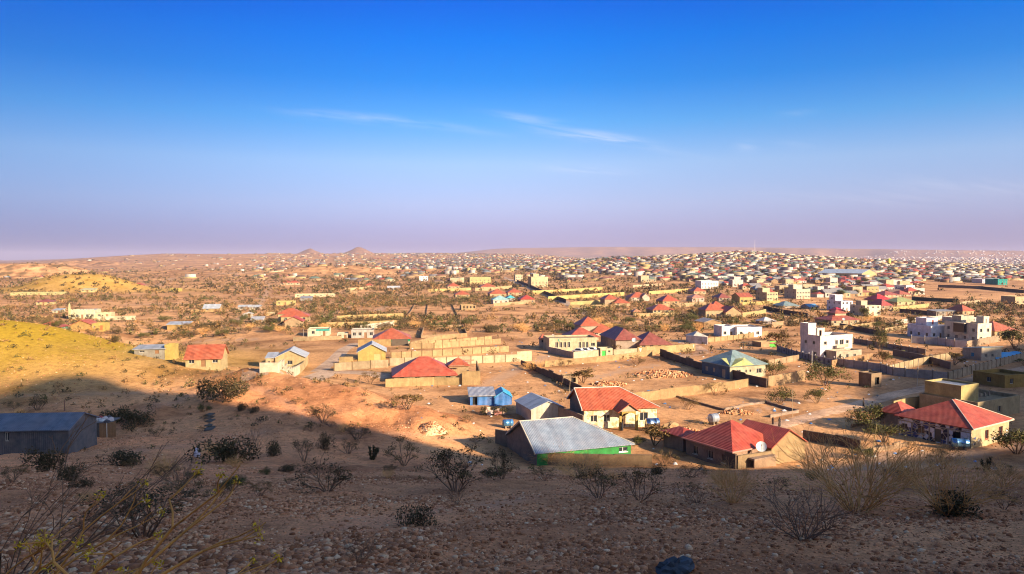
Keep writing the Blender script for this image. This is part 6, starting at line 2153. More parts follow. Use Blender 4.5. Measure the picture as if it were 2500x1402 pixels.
def proto(kind, seed):
    key = (kind, seed)
    if key in PROTO:
        return PROTO[key]
    if kind == 'acacia':           # flat-topped feathery thorn bush, about 2 m wide
        s, t = twigs(seed, 7, 0.5, 0.6, 1.05, 0.022, gen=3, kids=(2, 3), shrink=0.72)
        parts = [('stem', seg_mesh('stem', s, BARK)), ('foliage', leaf_mesh('foliage', sprays(t, 11, 0.09, seed), 0.034, OLIVE, seed, 0.4))]
    elif kind == 'acaciadark':
        s, t = twigs(seed, 9, 0.5, 0.6, 1.05, 0.024, gen=3, kids=(2, 3), shrink=0.72)
        parts = [('stem', seg_mesh('stem', s, BARK)), ('foliage', leaf_mesh('foliage', sprays(t, 8, 0.10, seed), 0.034, DEEP, seed, 0.5))]
    elif kind == 'bare':           # dry leafless bush
        s, t = twigs(seed, 24, 0.55, 0.5, 1.2, 0.012, gen=3, kids=(2, 3))
        parts = [('stem', seg_mesh('stem', s, GREYTWIG))]
    elif kind == 'bareorange':
        s, t = twigs(seed, 34, 0.42, 0.62, 1.35, 0.011, gen=4, kids=(2, 3), shrink=0.74)
        parts = [('stem', seg_mesh('stem', s, DRY))]
    elif kind == 'dense':          # low dark leafy shrub
        g = random.Random(seed)
        pts = []
        for k in range(9):
            a, rr = g.uniform(0, 6.28), g.uniform(0, 0.62)
            cx, cy, cz, cr = rr * math.cos(a), rr * math.sin(a), g.uniform(0.12, 0.5), g.uniform(0.22, 0.42)
            for _ in range(200):
                v = Vector((g.gauss(0, 1), g.gauss(0, 1), g.gauss(0, 0.8))).normalized() * cr * g.uniform(0.55, 1.0)
                z = cz + v.z
                if z > 0.0:
                    pts.append((cx + v.x, cy + v.y, z))
        s, t = twigs(seed, 7, 0.3, 0.5, 0.9, 0.02, gen=1)
        parts = [('stem', seg_mesh('stem', s, BARK)), ('foliage', leaf_mesh('foliage', pts, 0.04, DEEP, seed, 0.8))]
    elif kind == 'cactus':         # dark knobbly succulent stems
        g = random.Random(seed)
        mb = MB()
        for k in range(5):
            a = g.uniform(0, 6.28)
            p = Vector((0.25 * math.cos(a) * g.random(), 0.25 * math.sin(a) * g.random(), -0.1))
            v = Vector((math.cos(a) * 0.35, math.sin(a) * 0.35, 1)).normalized()
            for j in range(4):
                q = p + v * g.uniform(0.18, 0.3)
                mb.bar(p, q, 0.06, 0.12, 6)
                mb.bar(q, q + v * 0.06, 0.12, 0.05, 6)
                p = q
                v = (v + Vector((g.uniform(-.4, .4), g.uniform(-.4, .4), 0))).normalized()
        parts = [('stem', mb.mesh('stem', leafmat((0.028, 0.032, 0.018), 'succulent', 0.4)))]
        pts = [(v[0] + g.gauss(0, .05), v[1] + g.gauss(0, .05), v[2] + g.gauss(0, .05)) for v in mb.v for _ in range(2)]
        parts.append(('foliage', leaf_mesh('foliage', pts, 0.07, DEEP, seed)))
    elif kind == 'tree':           # leafy town tree about 4 m tall
        s, t = twigs(seed, 3, 1.3, 0.5, 0.45, 0.10, gen=2, kids=(3, 4))
        s = [(Vector((0, 0, -0.3)), Vector((0, 0, 0.4)), 0.16, 0.14)] + s
        parts = [('trunk', seg_mesh('trunk', s, BARK, 5)), ('crown', leaf_mesh('crown', sprays(t, 60, 0.34, seed, 0.8), 0.11, GREENL, seed, 0.7))]
    elif kind == 'umbrella':       # flat acacia tree
        s, t = twigs(seed, 4, 1.0, 0.55, 0.7, 0.07, gen=2, kids=(2, 4))
        parts = [('trunk', seg_mesh('trunk', s, BARK, 4)), ('crown', leaf_mesh('crown', sprays(t, 26, 0.25, seed, 0.35), 0.12, OLIVE, seed, 0.35))]
    elif kind == 'green':
        s, t = twigs(seed, 7, 0.6, 0.6, 0.9, 0.03, gen=2, kids=(2, 3))
        parts = [('stem', seg_mesh('stem', s, BARK)), ('foliage', leaf_mesh('foliage', sprays(t, 42, 0.18, seed, 0.8), 0.055, GREENL, seed, 0.7))]
    xs = []
    for n, me in parts:
        co = np.zeros(len(me.vertices) * 3, np.float32)
        me.vertices.foreach_get('co', co)
        xs.append(co.reshape(-1, 3))
    xs = np.concatenate(xs)
    wd = np.percentile(np.abs(xs[:, 0]), 97) + np.percentile(np.abs(xs[:, 1]), 97)
    ht = np.percentile(xs[:, 2], 98.5)
    PROTO[key] = (parts, wd, ht)
    return PROTO[key]


NAMES = {'acacia': ('acacia_bush', 'bush'), 'acaciadark': ('acacia_bush', 'bush'), 'bare': ('thorn_bush', 'bush'), 'bareorange': ('thorn_bush', 'bush'),
         'dense': ('leafy_shrub', 'shrub'), 'cactus': ('succulent', 'succulent'), 'tree': ('tree', 'tree'), 'umbrella': ('acacia_tree', 'tree'), 'green': ('leafy_shrub', 'shrub')}
SPOTS = []


def plant(kind, seed, loc, width, height, label, group, rz=None):
    parts, wd, ht = proto(kind, seed)
    root = empty(NAMES[kind][0], loc, random.uniform(0, 6.28) if rz is None else rz)
    sx, sz = width / wd, height / ht
    root.scale = (sx, sx, sz)
    tag(root, label, NAMES[kind][1], group)
    for n, me in parts:
        link(n, me, root)
    SPOTS.append((loc[0], loc[1], width / 2))
    return root


def bush(kind, seed, px, py, wpx, hpx, label, group='bushes of the near slope'):
    A = ground(px, py)
    k = A[1] / F
    return plant(kind, seed, (A[0], A[1], A[2]), wpx * k, hpx * k, label, group)


NEAR = [
    ('acaciadark', 1, 800, 1200, 175, 100, 'dark feathery acacia bush in the middle of the near slope'),
    ('acaciadark', 2, 1112, 1200, 165, 125, 'tall dark acacia bush below the gravel heap'),
    ('acacia', 3, 985, 1137, 130, 72, 'open acacia bush above the tall dark one'),
    ('acaciadark', 4, 1226, 1170, 80, 92, 'narrow dark acacia left of the brown wall'),
    ('dense', 5, 548, 978, 120, 70, 'big dense green shrub on the shaded slope'),
    ('acaciadark', 6, 788, 1032, 68, 50, 'small dark acacia on the edge of the light'),
    ('umbrella', 7, 996, 1000, 92, 42, 'flat acacia tree on the shaded strip before the big red house'),
    ('acaciadark', 8, 872, 1073, 80, 40, 'low dark acacia right of the succulents'),
    ('dense', 9, 1028, 1284, 118, 56, 'low dense shrub alone on the stony slope'),
    ('acaciadark', 10, 352, 1312, 290, 140, 'wide dark acacia behind the yellow blossom branch'),
    ('dense', 11, 560, 1128, 150, 72, 'dark leafy mass beside the lilac sack'),
    ('bare', 12, 610, 1125, 90, 88, 'leafless bush right of the dark leafy mass'),
    ('bare', 13, 440, 1188, 120, 62, 'dark leafless bush below the lilac sack'),
    ('dense', 14, 296, 1138, 105, 44, 'low dark shrub on the left slope'),
    ('dense', 15, 112, 1152, 90, 66, 'black looking shrub at the foot of the bare tree'),
    ('acacia', 16, 1462, 1216, 150, 92, 'left of two acacia bushes below the brown wall'),
    ('acacia', 17, 1562, 1222, 150, 100, 'right of two acacia bushes below the brown wall'),
    ('bareorange', 18, 1788, 1228, 110, 86, 'yellow brown dry bush below the satellite dish house'),
    ('acaciadark', 19, 1624, 1138, 66, 46, 'small acacia in the gap beside the brown wall'),
    ('umbrella', 20, 1598, 1088, 84, 56, 'black green tree between the tank and the satellite dish house'),
    ('acacia', 21, 1688, 1166, 100, 40, 'low olive acacia before the satellite dish house'),
    ('bare', 22, 1700, 1228, 120, 36, 'sprawling low grey bush on the near slope'),
    ('bare', 23, 1962, 1316, 290, 135, 'wide dark leafless bush left of the big orange bush'),
    ('bareorange', 24, 2092, 1246, 320, 175, 'big orange brown thorn bush with bare twigs'),
    ('bareorange', 25, 2310, 1256, 210, 140, 'tall fan of pale twigs right of the big orange bush'),
    ('dense', 26, 2330, 1256, 125, 66, 'round blackish shrub at the foot of the pale twig fan'),
    ('acacia', 27, 2302, 1146, 90, 64, 'small open acacia below the mosaic house'),
    ('cactus', 28, 2407, 1152, 28, 48, 'single upright succulent right of the small acacia'),
    ('acacia', 29, 2452, 1244, 90, 58, 'yellowish bush at the right edge of the near slope'),
    ('green', 30, 2482, 1108, 105, 72, 'leafy tree like shrub right of the mosaic house'),
    ('bareorange', 31, 1425, 1168, 150, 46, 'dry brown brush against the brown wall'),
    ('bareorange', 32, 1345, 1132, 95, 38, 'dry grass brush at the corner of the big tin roof'),
    ('dense', 33, 664, 1114, 52, 40, 'leftmost ragged dark shrub right of the dark leafy mass'),
    ('acaciadark', 34, 742, 1126, 70, 66, 'tall ragged dark bush above the middle acacia'),
    ('dense', 35, 796, 1098, 40, 46, 'narrow dark shrub below the small dark acacia'),
    ('acaciadark', 36, 850, 1108, 74, 42, 'sprawling ragged dark bush on the slope'),
    ('cactus', 37, 908, 1122, 40, 44, 'dark knobbly succulent left of the open acacia'),
    ('acaciadark', 38, 92, 1002, 58, 42, 'lone dark tree like bush behind the grey shed'),
    ('dense', 39, 700, 1152, 52, 22, 'small dark hummock left of the middle acacia'),
    ('dense', 40, 330, 1040, 95, 40, 'dark hedge of cut thorn beside the shack'),
    ('dense', 41, 285, 1030, 80, 40, 'cut thorn hedge joined to the shack wall'),
    ('acacia', 42, 905, 938, 62, 40, 'dark bush against the tan perimeter wall'),
    ('bare', 43, 1115, 1232, 60, 58, 'spindly leafless bush under the tall dark acacia'),
    ('bare', 44, 880, 1370, 130, 60, 'low twiggy bush at the bottom of the slope'),
    ('green', 45, 2012, 942, 118, 68, 'bushy green shrub behind the brown wall by the kiosk'),
    ('green', 46, 1888, 918, 74, 38, 'round green shrub behind the teal roofed house'),
    ('umbrella', 47, 1424, 936, 62, 42, 'spreading acacia tree in the stony lot'),
    ('acacia', 48, 1555, 892, 54, 30, 'acacia at the back of the stony lot'),
    ('acacia', 49, 1382, 896, 46, 28, 'bush against the back wall of the stony lot'),
    ('bareorange', 50, 1305, 905, 60, 24, 'dry bush outside the stony lot corner'),
    ('green', 51, 2120, 1046, 100, 66, 'dark green thicket left of the mosaic house'),
    ('green', 52, 2158, 1080, 92, 54, 'second green thicket by the low broken wall'),
    ('umbrella', 53, 2330, 892, 54, 36, 'acacia tree inside the empty kiosk lot'),
    ('umbrella', 54, 2152, 888, 46, 34, 'small acacia in the middle of the empty kiosk lot'),
    ('green', 55, 2148, 862, 42, 74, 'tall leafy tree behind the white stair tower house'),
    ('tree', 56, 2478, 852, 66, 56, 'round green tree by the blue tarpaulin tent'),
    ('tree', 57, 2114, 786, 34, 40, 'green tree in front of the cream pillared house'),
    ('acacia', 58, 1915, 858, 64, 44, 'bush beside the diamond relief wall'),
    ('green', 59, 1995, 985, 66, 40, 'dark shrub by the footpath to the road'),
    ('green', 60, 1905, 985, 72, 46, 'leafy shrub behind the unbuilt plot'),
    ('acacia', 61, 1745, 965, 66, 36, 'olive bush on the lit ochre wall'),
    ('acacia', 62, 1680, 1000, 60, 34, 'bush in the lot behind the porch house'),
    ('bareorange', 63, 520, 1112, 60, 30, 'dry tuft beside the dark leafy mass'),
    ('green', 64, 2110, 1122, 60, 36, 'green shrub left of the big orange bush'),
    ('acacia', 65, 1765, 892, 60, 34, 'shrub against the shaded side of the teal roofed house'),
    ('umbrella', 66, 1905, 842, 60, 40, 'tree by the bright green gate'),
]
for k, s, px, py, w, h, lab in NEAR:
    f = 1.15 if k == 'bareorange' else 0.72 if k == 'cactus' else 0.85
    bush(k, s, px, py, w * f, h * f, lab)

# the bare tree and the blossom branch in the left corner
A = ground(152, 1155)
k_ = A[1] / F
s, t = twigs(301, 2, 1.0, 0.55, 0.25, 0.05, gen=3, kids=(2, 2))
top = max(q.z for p, q, a, b in s)
f_ = 150 * k_ / top
rt = empty('bare_tree', A)
tag(rt, 'thin bare tree in front of the grey tin shed', 'tree')
link('branch', seg_mesh('branch', [(p * f_, q * f_, a * f_ * 0.55, b * f_ * 0.55) for p, q, a, b in s], BARK, 4), rt)
G_L = 'branches in the left corner'
for (px, py, dpt, lean, ln, seed, lab, blossom) in ((50, 1402, 7.2, 0.95, 0.78, 401, 'orange lit branch with yellow blossom in the left corner', True),
                                                    (-20, 1402, 8.6, 0.75, 0.66, 402, 'second orange branch with blossom at the left edge', True),
                                                    (20, 1402, 10.5, 0.5, 0.95, 403, 'dark arching leafless bush behind the blossom branches', False)):
    v = ray(px, py) * dpt
    x, y = v[0], v[1]
    g0 = float(gz(x, y))
    s, t = twigs(seed, 5 if blossom else 10, ln, 0.75 if blossom else 0.5, 1.0, 0.030 if blossom else 0.014, gen=3, kids=(2, 3) if not blossom else (2, 2), curl=0.8 if blossom else 0.4)
    sh = Matrix(((1, 0, lean), (0, 1, -0.1), (0, 0, 1)))
    s = [(sh @ a, sh @ b, ra, rb) for a, b, ra, rb in s]
    t = [(sh @ p, q) for p, q in t]
    rt = empty('thorn_branch', (x, y, g0))
    tag(rt, lab, 'bush', G_L)
    link('branch', seg_mesh('branch', s, plain((0.78, 0.34, 0.07), 0.8, name='orange_lit_bark', var=0.35) if blossom else BARK, 5), rt)  # orange bark colour stands in for light on the branch
    if blossom:
        link('blossom', leaf_mesh('blossom', sprays(t[::2], 22, 0.03, seed, 1.0), 0.02, YELLOWL, seed, 1.0), rt)

# ------------------------------------------------------------------ scattered scrub
ACT = [(x, y, r) for x, y, r in FOOT] + [(x, y, r) for x, y, r in SPOTS]
ACT = np.array(ACT)


def free(X, Y, pad=0.5):
    ok = np.ones(len(X), bool)
    for fx, fy, fr in ACT:
        ok &= np.hypot(X - fx, Y - fy) > fr * 0.85 + pad
    return ok


ROADS = [[ground(*p)[:2] for p in pts] for pts in ([(1870, 1052), (2010, 1008), (2110, 984), (2240, 951), (2420, 917), (2500, 900)], [(590, 914), (800, 907), (960, 922)], [(775, 908), (842, 852)])]

q = 120000
az = np.radians(rng.uniform(-38, 38, q))
r = np.exp(rng.uniform(math.log(30), math.log(2400), q))
X, Y = r * np.sin(az), r * np.cos(az)
Z = gz(X, Y)
px, py = project(X, Y, Z)
n1 = fbm(X / 60, Y / 60, 4)
base = np.where(Y < 115, 0.002, np.where(Y < 300, np.where(px < 1150, 0.07, 0.14), 0.75))
base = np.where((px < 760) & (Y > 300), base * 0.62, base)
base = np.where((px > 1240) & (px < 1720) & (py > 745) & (py < 808), 0.95, base)          # scrub field
base = np.where((px > 1780) & (py < 740) & (py > 640), 0.10, base)
base = np.where((px > 2240) & (py > 692) & (py < 722), 0.03, base)
base = np.where((px > 1250) & (px < 2100) & (py > 840) & (py < 1000), base * 0.5, base)
ok = rng.random(q) < base * np.clip(0.55 + 2.6 * n1, 0.05, 1.6)
ok &= (px > -20) & (px < 2520)
X, Y, Z, px, py = X[ok], Y[ok], Z[ok], px[ok], py[ok]
ok = free(X, Y)
for rd in ROADS:
    ok &= polydist(X, Y, rd) > 4.0
ok &= polydist(X, Y, STREET) > 6
X, Y, Z, px, py = X[ok], Y[ok], Z[ok], px[ok], py[ok]
wid = (1.2 + 2.6 * rng.random(len(X)) ** 1.6) * np.where(Y < 200, 0.62, 1.0) * np.where(Y > 300, 1.5, 1.0)
hid = wid * (0.42 + 0.25 * rng.random(len(X)))
scr = wid / Y
order = np.argsort(-scr)
NB = 215
KINDS_ = ['acacia', 'acaciadark', 'bareorange', 'acacia', 'dense', 'green']
LABS = {'acacia': 'olive feathery thorn bush dotted over the dry ground', 'acaciadark': 'dark feathery thorn bush dotted over the dry ground',
        'bareorange': 'dry straw coloured bush dotted over the dry ground', 'dense': 'low dense dark shrub dotted over the dry ground', 'green': 'green leafy shrub dotted over the dry ground'}
for i in order[:NB]:
    k = KINDS_[rng.integers(0, 6)]
    if px[i] > 1240 and px[i] < 1720 and 745 < py[i] < 808:
        k = ['green', 'acacia', 'bareorange'][rng.integers(0, 3)]
    plant(k, 500 + int(rng.integers(0, 3)), (X[i], Y[i], Z[i]), wid[i], hid[i], LABS[k], 'bushes dotted over the dry ground')
rest = order[NB:]


def leaf_mass(name, X, Y, Z, wd, ht, nleaf, size, mats, mi, label, lift=0.12):
    """Many small crowns as one mass of leaf faces."""
    m = len(X)
    idx = np.repeat(np.arange(m), nleaf)
    n = len(idx)
    v = rng.normal(size=(n, 3))
    v /= np.linalg.norm(v, axis=1, keepdims=True)
    v *= (0.35 + 0.65 * rng.random(n))[:, None] ** 0.6
    v[:, 2] = np.abs(v[:, 2])
    lump = 0.75 + 0.5 * np.sin(3 * np.arctan2(v[:, 1], v[:, 0]) + idx)
    P = np.stack([X[idx] + v[:, 0] * wd[idx] / 2 * lump, Y[idx] + v[:, 1] * wd[idx] / 2 * lump, Z[idx] + (lift + (1 - lift) * v[:, 2]) * ht[idx]], -1)
    s = size * wd[idx] * (0.6 + 0.8 * rng.random(n))
    a = rng.normal(size=(n, 3))
    a /= np.linalg.norm(a, axis=1, keepdims=True)
    b = rng.normal(size=(n, 3))
    b -= (a * b).sum(1, keepdims=True) * a
    b /= np.linalg.norm(b, axis=1, keepdims=True)
    V = np.stack([P - a * s[:, None], P + b * (0.7 * s)[:, None], P + a * (0.6 * s)[:, None]], 1).reshape(-1, 3)
    T = np.arange(n * 3).reshape(n, 3)
    me = fast_mesh(name, V, T, mats, mi[idx])
    return tag(link(name, me), label, kind='stuff')


nb = rest[Y[rest] < 620]
fb = rest[Y[rest] >= 620]
mats = [OLIVE, DEEP, DRYL, GREENL]
leaf_mass('scrub', X[nb], Y[nb], Z[nb], wid[nb], hid[nb], 34, 0.13, mats, rng.choice([0, 1, 1, 2, 3], len(X)), 'scrub scattered over the middle of the plain')
leaf_mass('far_scrub', X[fb], Y[fb], Z[fb], wid[fb] * 1.25, hid[fb] * 1.2, 12, 0.24, mats, rng.choice([0, 1, 1, 1, 2], len(X)), 'scrub scattered over the far plain')

# trees between the town houses
nt_ = len(hx)
sel = rng.random(nt_) < np.where(hy < 1000, 0.7, 0.95)
tx = hx[sel] + rng.normal(0, 8, sel.sum())
ty = hy[sel] + rng.normal(0, 7, sel.sum())
o = np.argsort(ty)
tx, ty = tx[o], ty[o]
tz = gz(tx, ty)
tw = 3.5 + 4 * rng.random(len(tx))
th = 3.2 + 3.2 * rng.random(len(tx))
for i in range(min(90, len(tx))):
    k = ['tree', 'tree', 'umbrella'][rng.integers(0, 3)]
    plant(k, 600 + int(rng.integers(0, 3)), (tx[i], ty[i], tz[i]), tw[i], th[i], {'tree': 'round green tree between the town houses', 'umbrella': 'flat topped acacia between the town houses'}[k], 'trees between the town houses')
leaf_mass('town_trees', tx[90:], ty[90:], tz[90:], tw[90:] * 1.35, th[90:] * 1.1, 26, 0.22, [GREENL, DEEP], (rng.random(len(tx)) < 0.7).astype(int), 'trees massed between the distant town houses', 0.25)

# ------------------------------------------------------------------ stones
def rock(seed, sub=1):
    bm = bmesh.new()
    bmesh.ops.create_icosphere(bm, subdivisions=sub, radius=1.0)
    g = random.Random(seed)
    sx, sy, sz = g.uniform(0.8, 1.25), g.uniform(0.7, 1.1), g.uniform(0.5, 0.8)
    for v in bm.verts:
        k = g.uniform(0.68, 1.18)
        v.co = Vector((v.co.x * sx * k, v.co.y * sy * k, v.co.z * sz * k))
    me = bpy.data.meshes.new('stone')
    bm.to_mesh(me)
    bm.free()
    me.materials.append(stonemat())
    return me


ROCKS = [rock(900 + k, 2) for k in range(5)] + [rock(930 + k, 1) for k in range(5)]
q = 360000
az = np.radians(rng.uniform(-37, 37, q))
r = np.exp(rng.uniform(math.log(8.5), math.log(250), q))
X, Y = r * np.sin(az), r * np.cos(az)
n1 = fbm(X / 5.5, Y / 5.5, 3) + 0.6 * fbm(X / 22, Y / 22, 2)
keep = rng.random(q) < np.clip(0.36 + 2.2 * n1, 0.10, 1.0) * np.clip(1.25 - r / 170, 0.25, 1)
hill = gz(X, Y) > 1.1
keep &= hill
X, Y, n1k = X[keep], Y[keep], n1[keep]
ok = np.ones(len(X), bool)
for fx, fy, fr in FOOT:
    ok &= np.hypot(X - fx, Y - fy) > fr * 0.9
X, Y, n1k = X[ok], Y[ok], n1k[ok]
Z = gz(X, Y)
size = 0.015 + 0.07 * rng.random(len(X)) ** 6 * (1 + 1.2 * np.clip(n1k, 0, 0.5)) + 0.012 * np.clip(np.hypot(X, Y) / 40, 0, 4.5) * np.where(np.hypot(X, Y) > 110, 1.6, 1.0)
ang = size / np.hypot(X, Y)
o = np.argsort(-ang)
NS = 230
for i in o[:NS]:
    st = link('stone', ROCKS[int(rng.integers(0, 10))], None, (X[i], Y[i], Z[i] + size[i] * 0.2), rng.uniform(0, 6.28), (size[i],) * 3)
    tag(st, 'loose weathered stone on the rocky near slope', 'stone', 'stones on the near slope')
rs = o[NS:]
bm = bmesh.new()
bmesh.ops.create_icosphere(bm, subdivisions=1, radius=1.0)
bm.verts.ensure_lookup_table()
iv = np.array([v.co[:] for v in bm.verts])
it = np.array([[v.index for v in f.verts] for f in bm.faces])
bm.free()
i12 = np.array([[0, 0, 1], [.894, 0, .447], [.276, .851, .447], [-.724, .526, .447], [-.724, -.526, .447], [.276, -.851, .447], [.724, .526, -.447], [-.276, .851, -.447], [-.894, 0, -.447], [-.276, -.851, -.447], [.724, -.526, -.447], [0, 0, -1]])
t20 = np.array([[0, 1, 2], [0, 2, 3], [0, 3, 4], [0, 4, 5], [0, 5, 1], [1, 6, 2], [2, 7, 3], [3, 8, 4], [4, 9, 5], [5, 10, 1], [6, 7, 2], [7, 8, 3], [8, 9, 4], [9, 10, 5], [10, 6, 1]])
m = len(rs)
jit = 0.55 + 0.75 * rng.random((m, 12, 1))
sc = np.stack([0.8 + 0.5 * rng.random(m), 0.8 + 0.4 * rng.random(m), 0.5 + 0.35 * rng.random(m)], -1)[:, None]
an = rng.uniform(0, 6.28, m)
v = i12[None] * jit * sc * size[rs][:, None, None]
ca, sa = np.cos(an)[:, None], np.sin(an)[:, None]
v = np.stack([v[..., 0] * ca - v[..., 1] * sa, v[..., 0] * sa + v[..., 1] * ca, v[..., 2]], -1)
v += np.stack([X[rs], Y[rs], Z[rs] + size[rs] * 0.18], -1)[:, None]
T = (t20[None] + (np.arange(m) * 12)[:, None, None]).reshape(-1, 3)
print('stones', m)
tag(link('rubble', fast_mesh('rubble', v.reshape(-1, 3), T, stonemat())), 'small stones and gravel strewn over the hillside', kind='stuff')

# bluish boulder, tan block, gravel heaps
A = ground(1648, 1398)
me = rock(77, 3)
me.materials.clear()
me.materials.append(plain((0.06, 0.075, 0.10), 0.85, name='blue_rock', var=0.5))
b = link('boulder', me, None, (A[0], A[1], A[2] + 0.05), 0.6, (0.36, 0.28, 0.42))
tag(b, 'dark bluish boulder at the bottom edge', 'boulder')
A = ground(1640, 1052)
me = rock(78, 2)
me.materials.clear()
me.materials.append(plaster((0.62, 0.42, 0.22)))
b = link('boulder', me, None, (A[0], A[1], A[2] + 0.7), 0.2, (1.35, 1.1, 1.3))
tag(b, 'big tan block of rock beside the steel tank', 'boulder')


def heap(label, px, py, rx, ry, h, n=300, ss=0.16, tone=None):
    A = ground(px, py)
    rt = empty('rubble_heap', A)
    tag(rt, label, 'rubble heap', 'rubble heaps')
    mb = MB()
    k, mrow = 16, 6
    vs = []
    for i in range(mrow + 1):
        f = i / mrow
        for j in range(k):
            t = 2 * math.pi * j / k
            vs.append((rx * (1 - f) * math.cos(t) * random.uniform(0.9, 1.1), ry * (1 - f) * math.sin(t) * random.uniform(0.9, 1.1), -0.3 + (h + 0.3) * math.sin(f * math.pi / 2)))
    mb.add(vs, [(i * k + j, i * k + (j + 1) % k, (i + 1) * k + (j + 1) % k, (i + 1) * k + j) for i in range(mrow) for j in range(k)])
    mb.build('mound', soilmat('heap_soil', tone or (0.50, 0.31, 0.18), False), rt, smooth=True)
    P = []
    for _ in range(n):
        f, t = random.random() ** 0.6, random.uniform(0, 6.28)
        P.append((rx * f * math.cos(t), ry * f * math.sin(t), h * math.cos(f * math.pi / 2) ** 0.9))
    P = np.array(P)
    s = ss * (0.4 + 0.9 * rng.random(n))
    v = i12[None] * (0.7 + 0.5 * rng.random((n, 12, 1))) * s[:, None, None] + P[:, None]
    T = (t20[None] + (np.arange(n) * 12)[:, None, None]).reshape(-1, 3)
    o = link('loose_stones', fast_mesh('loose_stones', v.reshape(-1, 3), T, stonemat()), rt)
    o['kind'] = 'stuff'


heap('pale gravel heap at the end of the lit ridge', 1055, 1052, 2.6, 2.2, 1.5, 420, 0.10, (0.58, 0.40, 0.26))
heap('heap of building rubble right of the steel tank', 1668, 1056, 3.6, 2.0, 0.7, 160, 0.24)
heap('rough stone heap in the middle of the stony lot', 1485, 940, 4.5, 2.5, 0.7, 200, 0.28)
heap('broad low stone heap at the back of the stony lot', 1620, 915, 8, 5, 1.0, 420, 0.24)
heap('stone heap in the unbuilt plot by the road', 1800, 1010, 3.5, 1.6, 0.7, 130, 0.2)

# ------------------------------------------------------------------ poles and wires
a1 = pole('leaning pole by the left wall of the stony lot', 1389, 968, 912, 0.35, 0.07)[1]
a2 = pole('bare pole by the low foundation wall', 1934, 1018, 950, 0, 0.07)[1]
pole('short stake behind the red hip roof', 1782, 1022, 988, 0.2, 0.06)
a3 = pole('leaning stick pole before the mosaic house yard', 2128, 1112, 1034, 0.7, 0.06, (0.45, 0.34, 0.16))[1]
pole('tall thin pole beside the dirt road', 2238, 952, 876, 0.3, 0.07, (0.42, 0.34, 0.26))
pole('white painted pole by the diamond relief wall', 1982, 898, 856, 0.0, 0.09, (0.6, 0.56, 0.5))
pole('pole with crossarm behind the teal roof', 1815, 858, 832, 0.0, 0.08, arms=1)
pole('lamp pole by the turquoise edged house', 741, 830, 803, 0, 0.09, (0.3, 0.24, 0.2))
pole('pole beside the round green tree', 2458, 872, 838, 0, 0.08)
pole('pole in the yard behind the white flat house', 1790, 810, 780, 0, 0.08, arms=1)
pole('stake at the end of the grey shed', 158, 1003, 976, 0, 0.06, (0.16, 0.06, 0.04))
wire('sagging wire from the leaning pole to the dark crumbling wall', a1, Vector(a1) + Vector((-14, -2, -1.2)), 0.8)
wire('sagging wire from the stick pole to the mosaic house', a3, (69.5, 124.0, 3.2), 0.6)

# roof clutter
for px, py, r_, lab in ((1548, 850, 0.7, 'satellite dish in front of the twin maroon hips'), (2060, 790, 0.6, 'dish on the wide red roofed house wall'), (1350, 838, 0.6, 'dish on the arched hall roof corner')):
    A = ground(px, py + 12)
    ds = empty('satellite_dish', (A[0], A[1], A[2] + 3.0), R(-20))
    tag(ds, lab, 'satellite dish', 'satellite dishes')
    dish(ds, r_)


# ------------------------------------------------------------------ cars
def car(label, px, py, c, rz):
    A = ground(px, py)
    rt = empty('parked_car', A, rz)
    tag(rt, label, 'car', 'cars in the yard')
    sec = [(-2.1, 0.35, 0.62), (-2.0, 0.32, 0.92), (-1.2, 0.30, 1.0), (-0.75, 0.30, 1.52), (0.75, 0.30, 1.55), (1.5, 0.30, 1.02), (2.05, 0.32, 0.9), (2.15, 0.36, 0.6)]
    mb = MB()
    vs = []
    for (x, z0, z1) in sec:
        wl = 0.82 if z1 < 1.2 else 0.62
        vs += [(x, -0.82, z0), (x, 0.82, z0), (x, 0.84, 0.85 if z1 > 0.85 else z1), (x, wl, z1), (x, -wl, z1), (x, -0.84, 0.85 if z1 > 0.85 else z1)]
    fs = []
    for i in range(len(sec) - 1):
        for k in range(6):
            fs.append((i * 6 + k, (i + 1) * 6 + k, (i + 1) * 6 + (k + 1) % 6, i * 6 + (k + 1) % 6))
    fs += [(5, 4, 3, 2, 1, 0), tuple(len(sec) * 6 - 6 + k for k in range(6))]
    mb.add(vs, fs)
    mb.build('body', plain(c, 0.3, 0.2, name='car_paint'), rt)
    for s in (-1, 1):
        g = MB()
        g.add([(-0.95, s * 0.83, 0.98), (1.2, s * 0.83, 0.98), (0.7, s * 0.68, 1.45), (-0.65, s * 0.68, 1.45)], [(0, 1, 2, 3)])
        g.build('side_window', glass(), rt)
    g = MB()
    g.add([(1.46, -0.7, 1.06), (1.46, 0.7, 1.06), (0.82, 0.55, 1.53), (0.82, -0.55, 1.53)], [(0, 1, 2, 3)])
    g.build('windscreen', glass(), rt)
    for x in (-1.3, 1.35):
        for s in (-1, 1):
            wv = MB()
            wv.lathe([(0.2, -0.1), (0.33, -0.09), (0.33, 0.09), (0.2, 0.1)], 12, axis='X')
            wh = wv.build('wheel', plain((0.02, 0.02, 0.02), 0.8), rt, (x, s * 0.78, 0.33), math.pi / 2)


car('silver car at the left of the walled yard', 1414, 862, (0.6, 0.6, 0.62), R(150))
car('white car in the middle of the walled yard', 1430, 861, (0.75, 0.75, 0.74), R(155))
car('white car nearest the gatehouse', 1446, 859, (0.75, 0.74, 0.72), R(150))


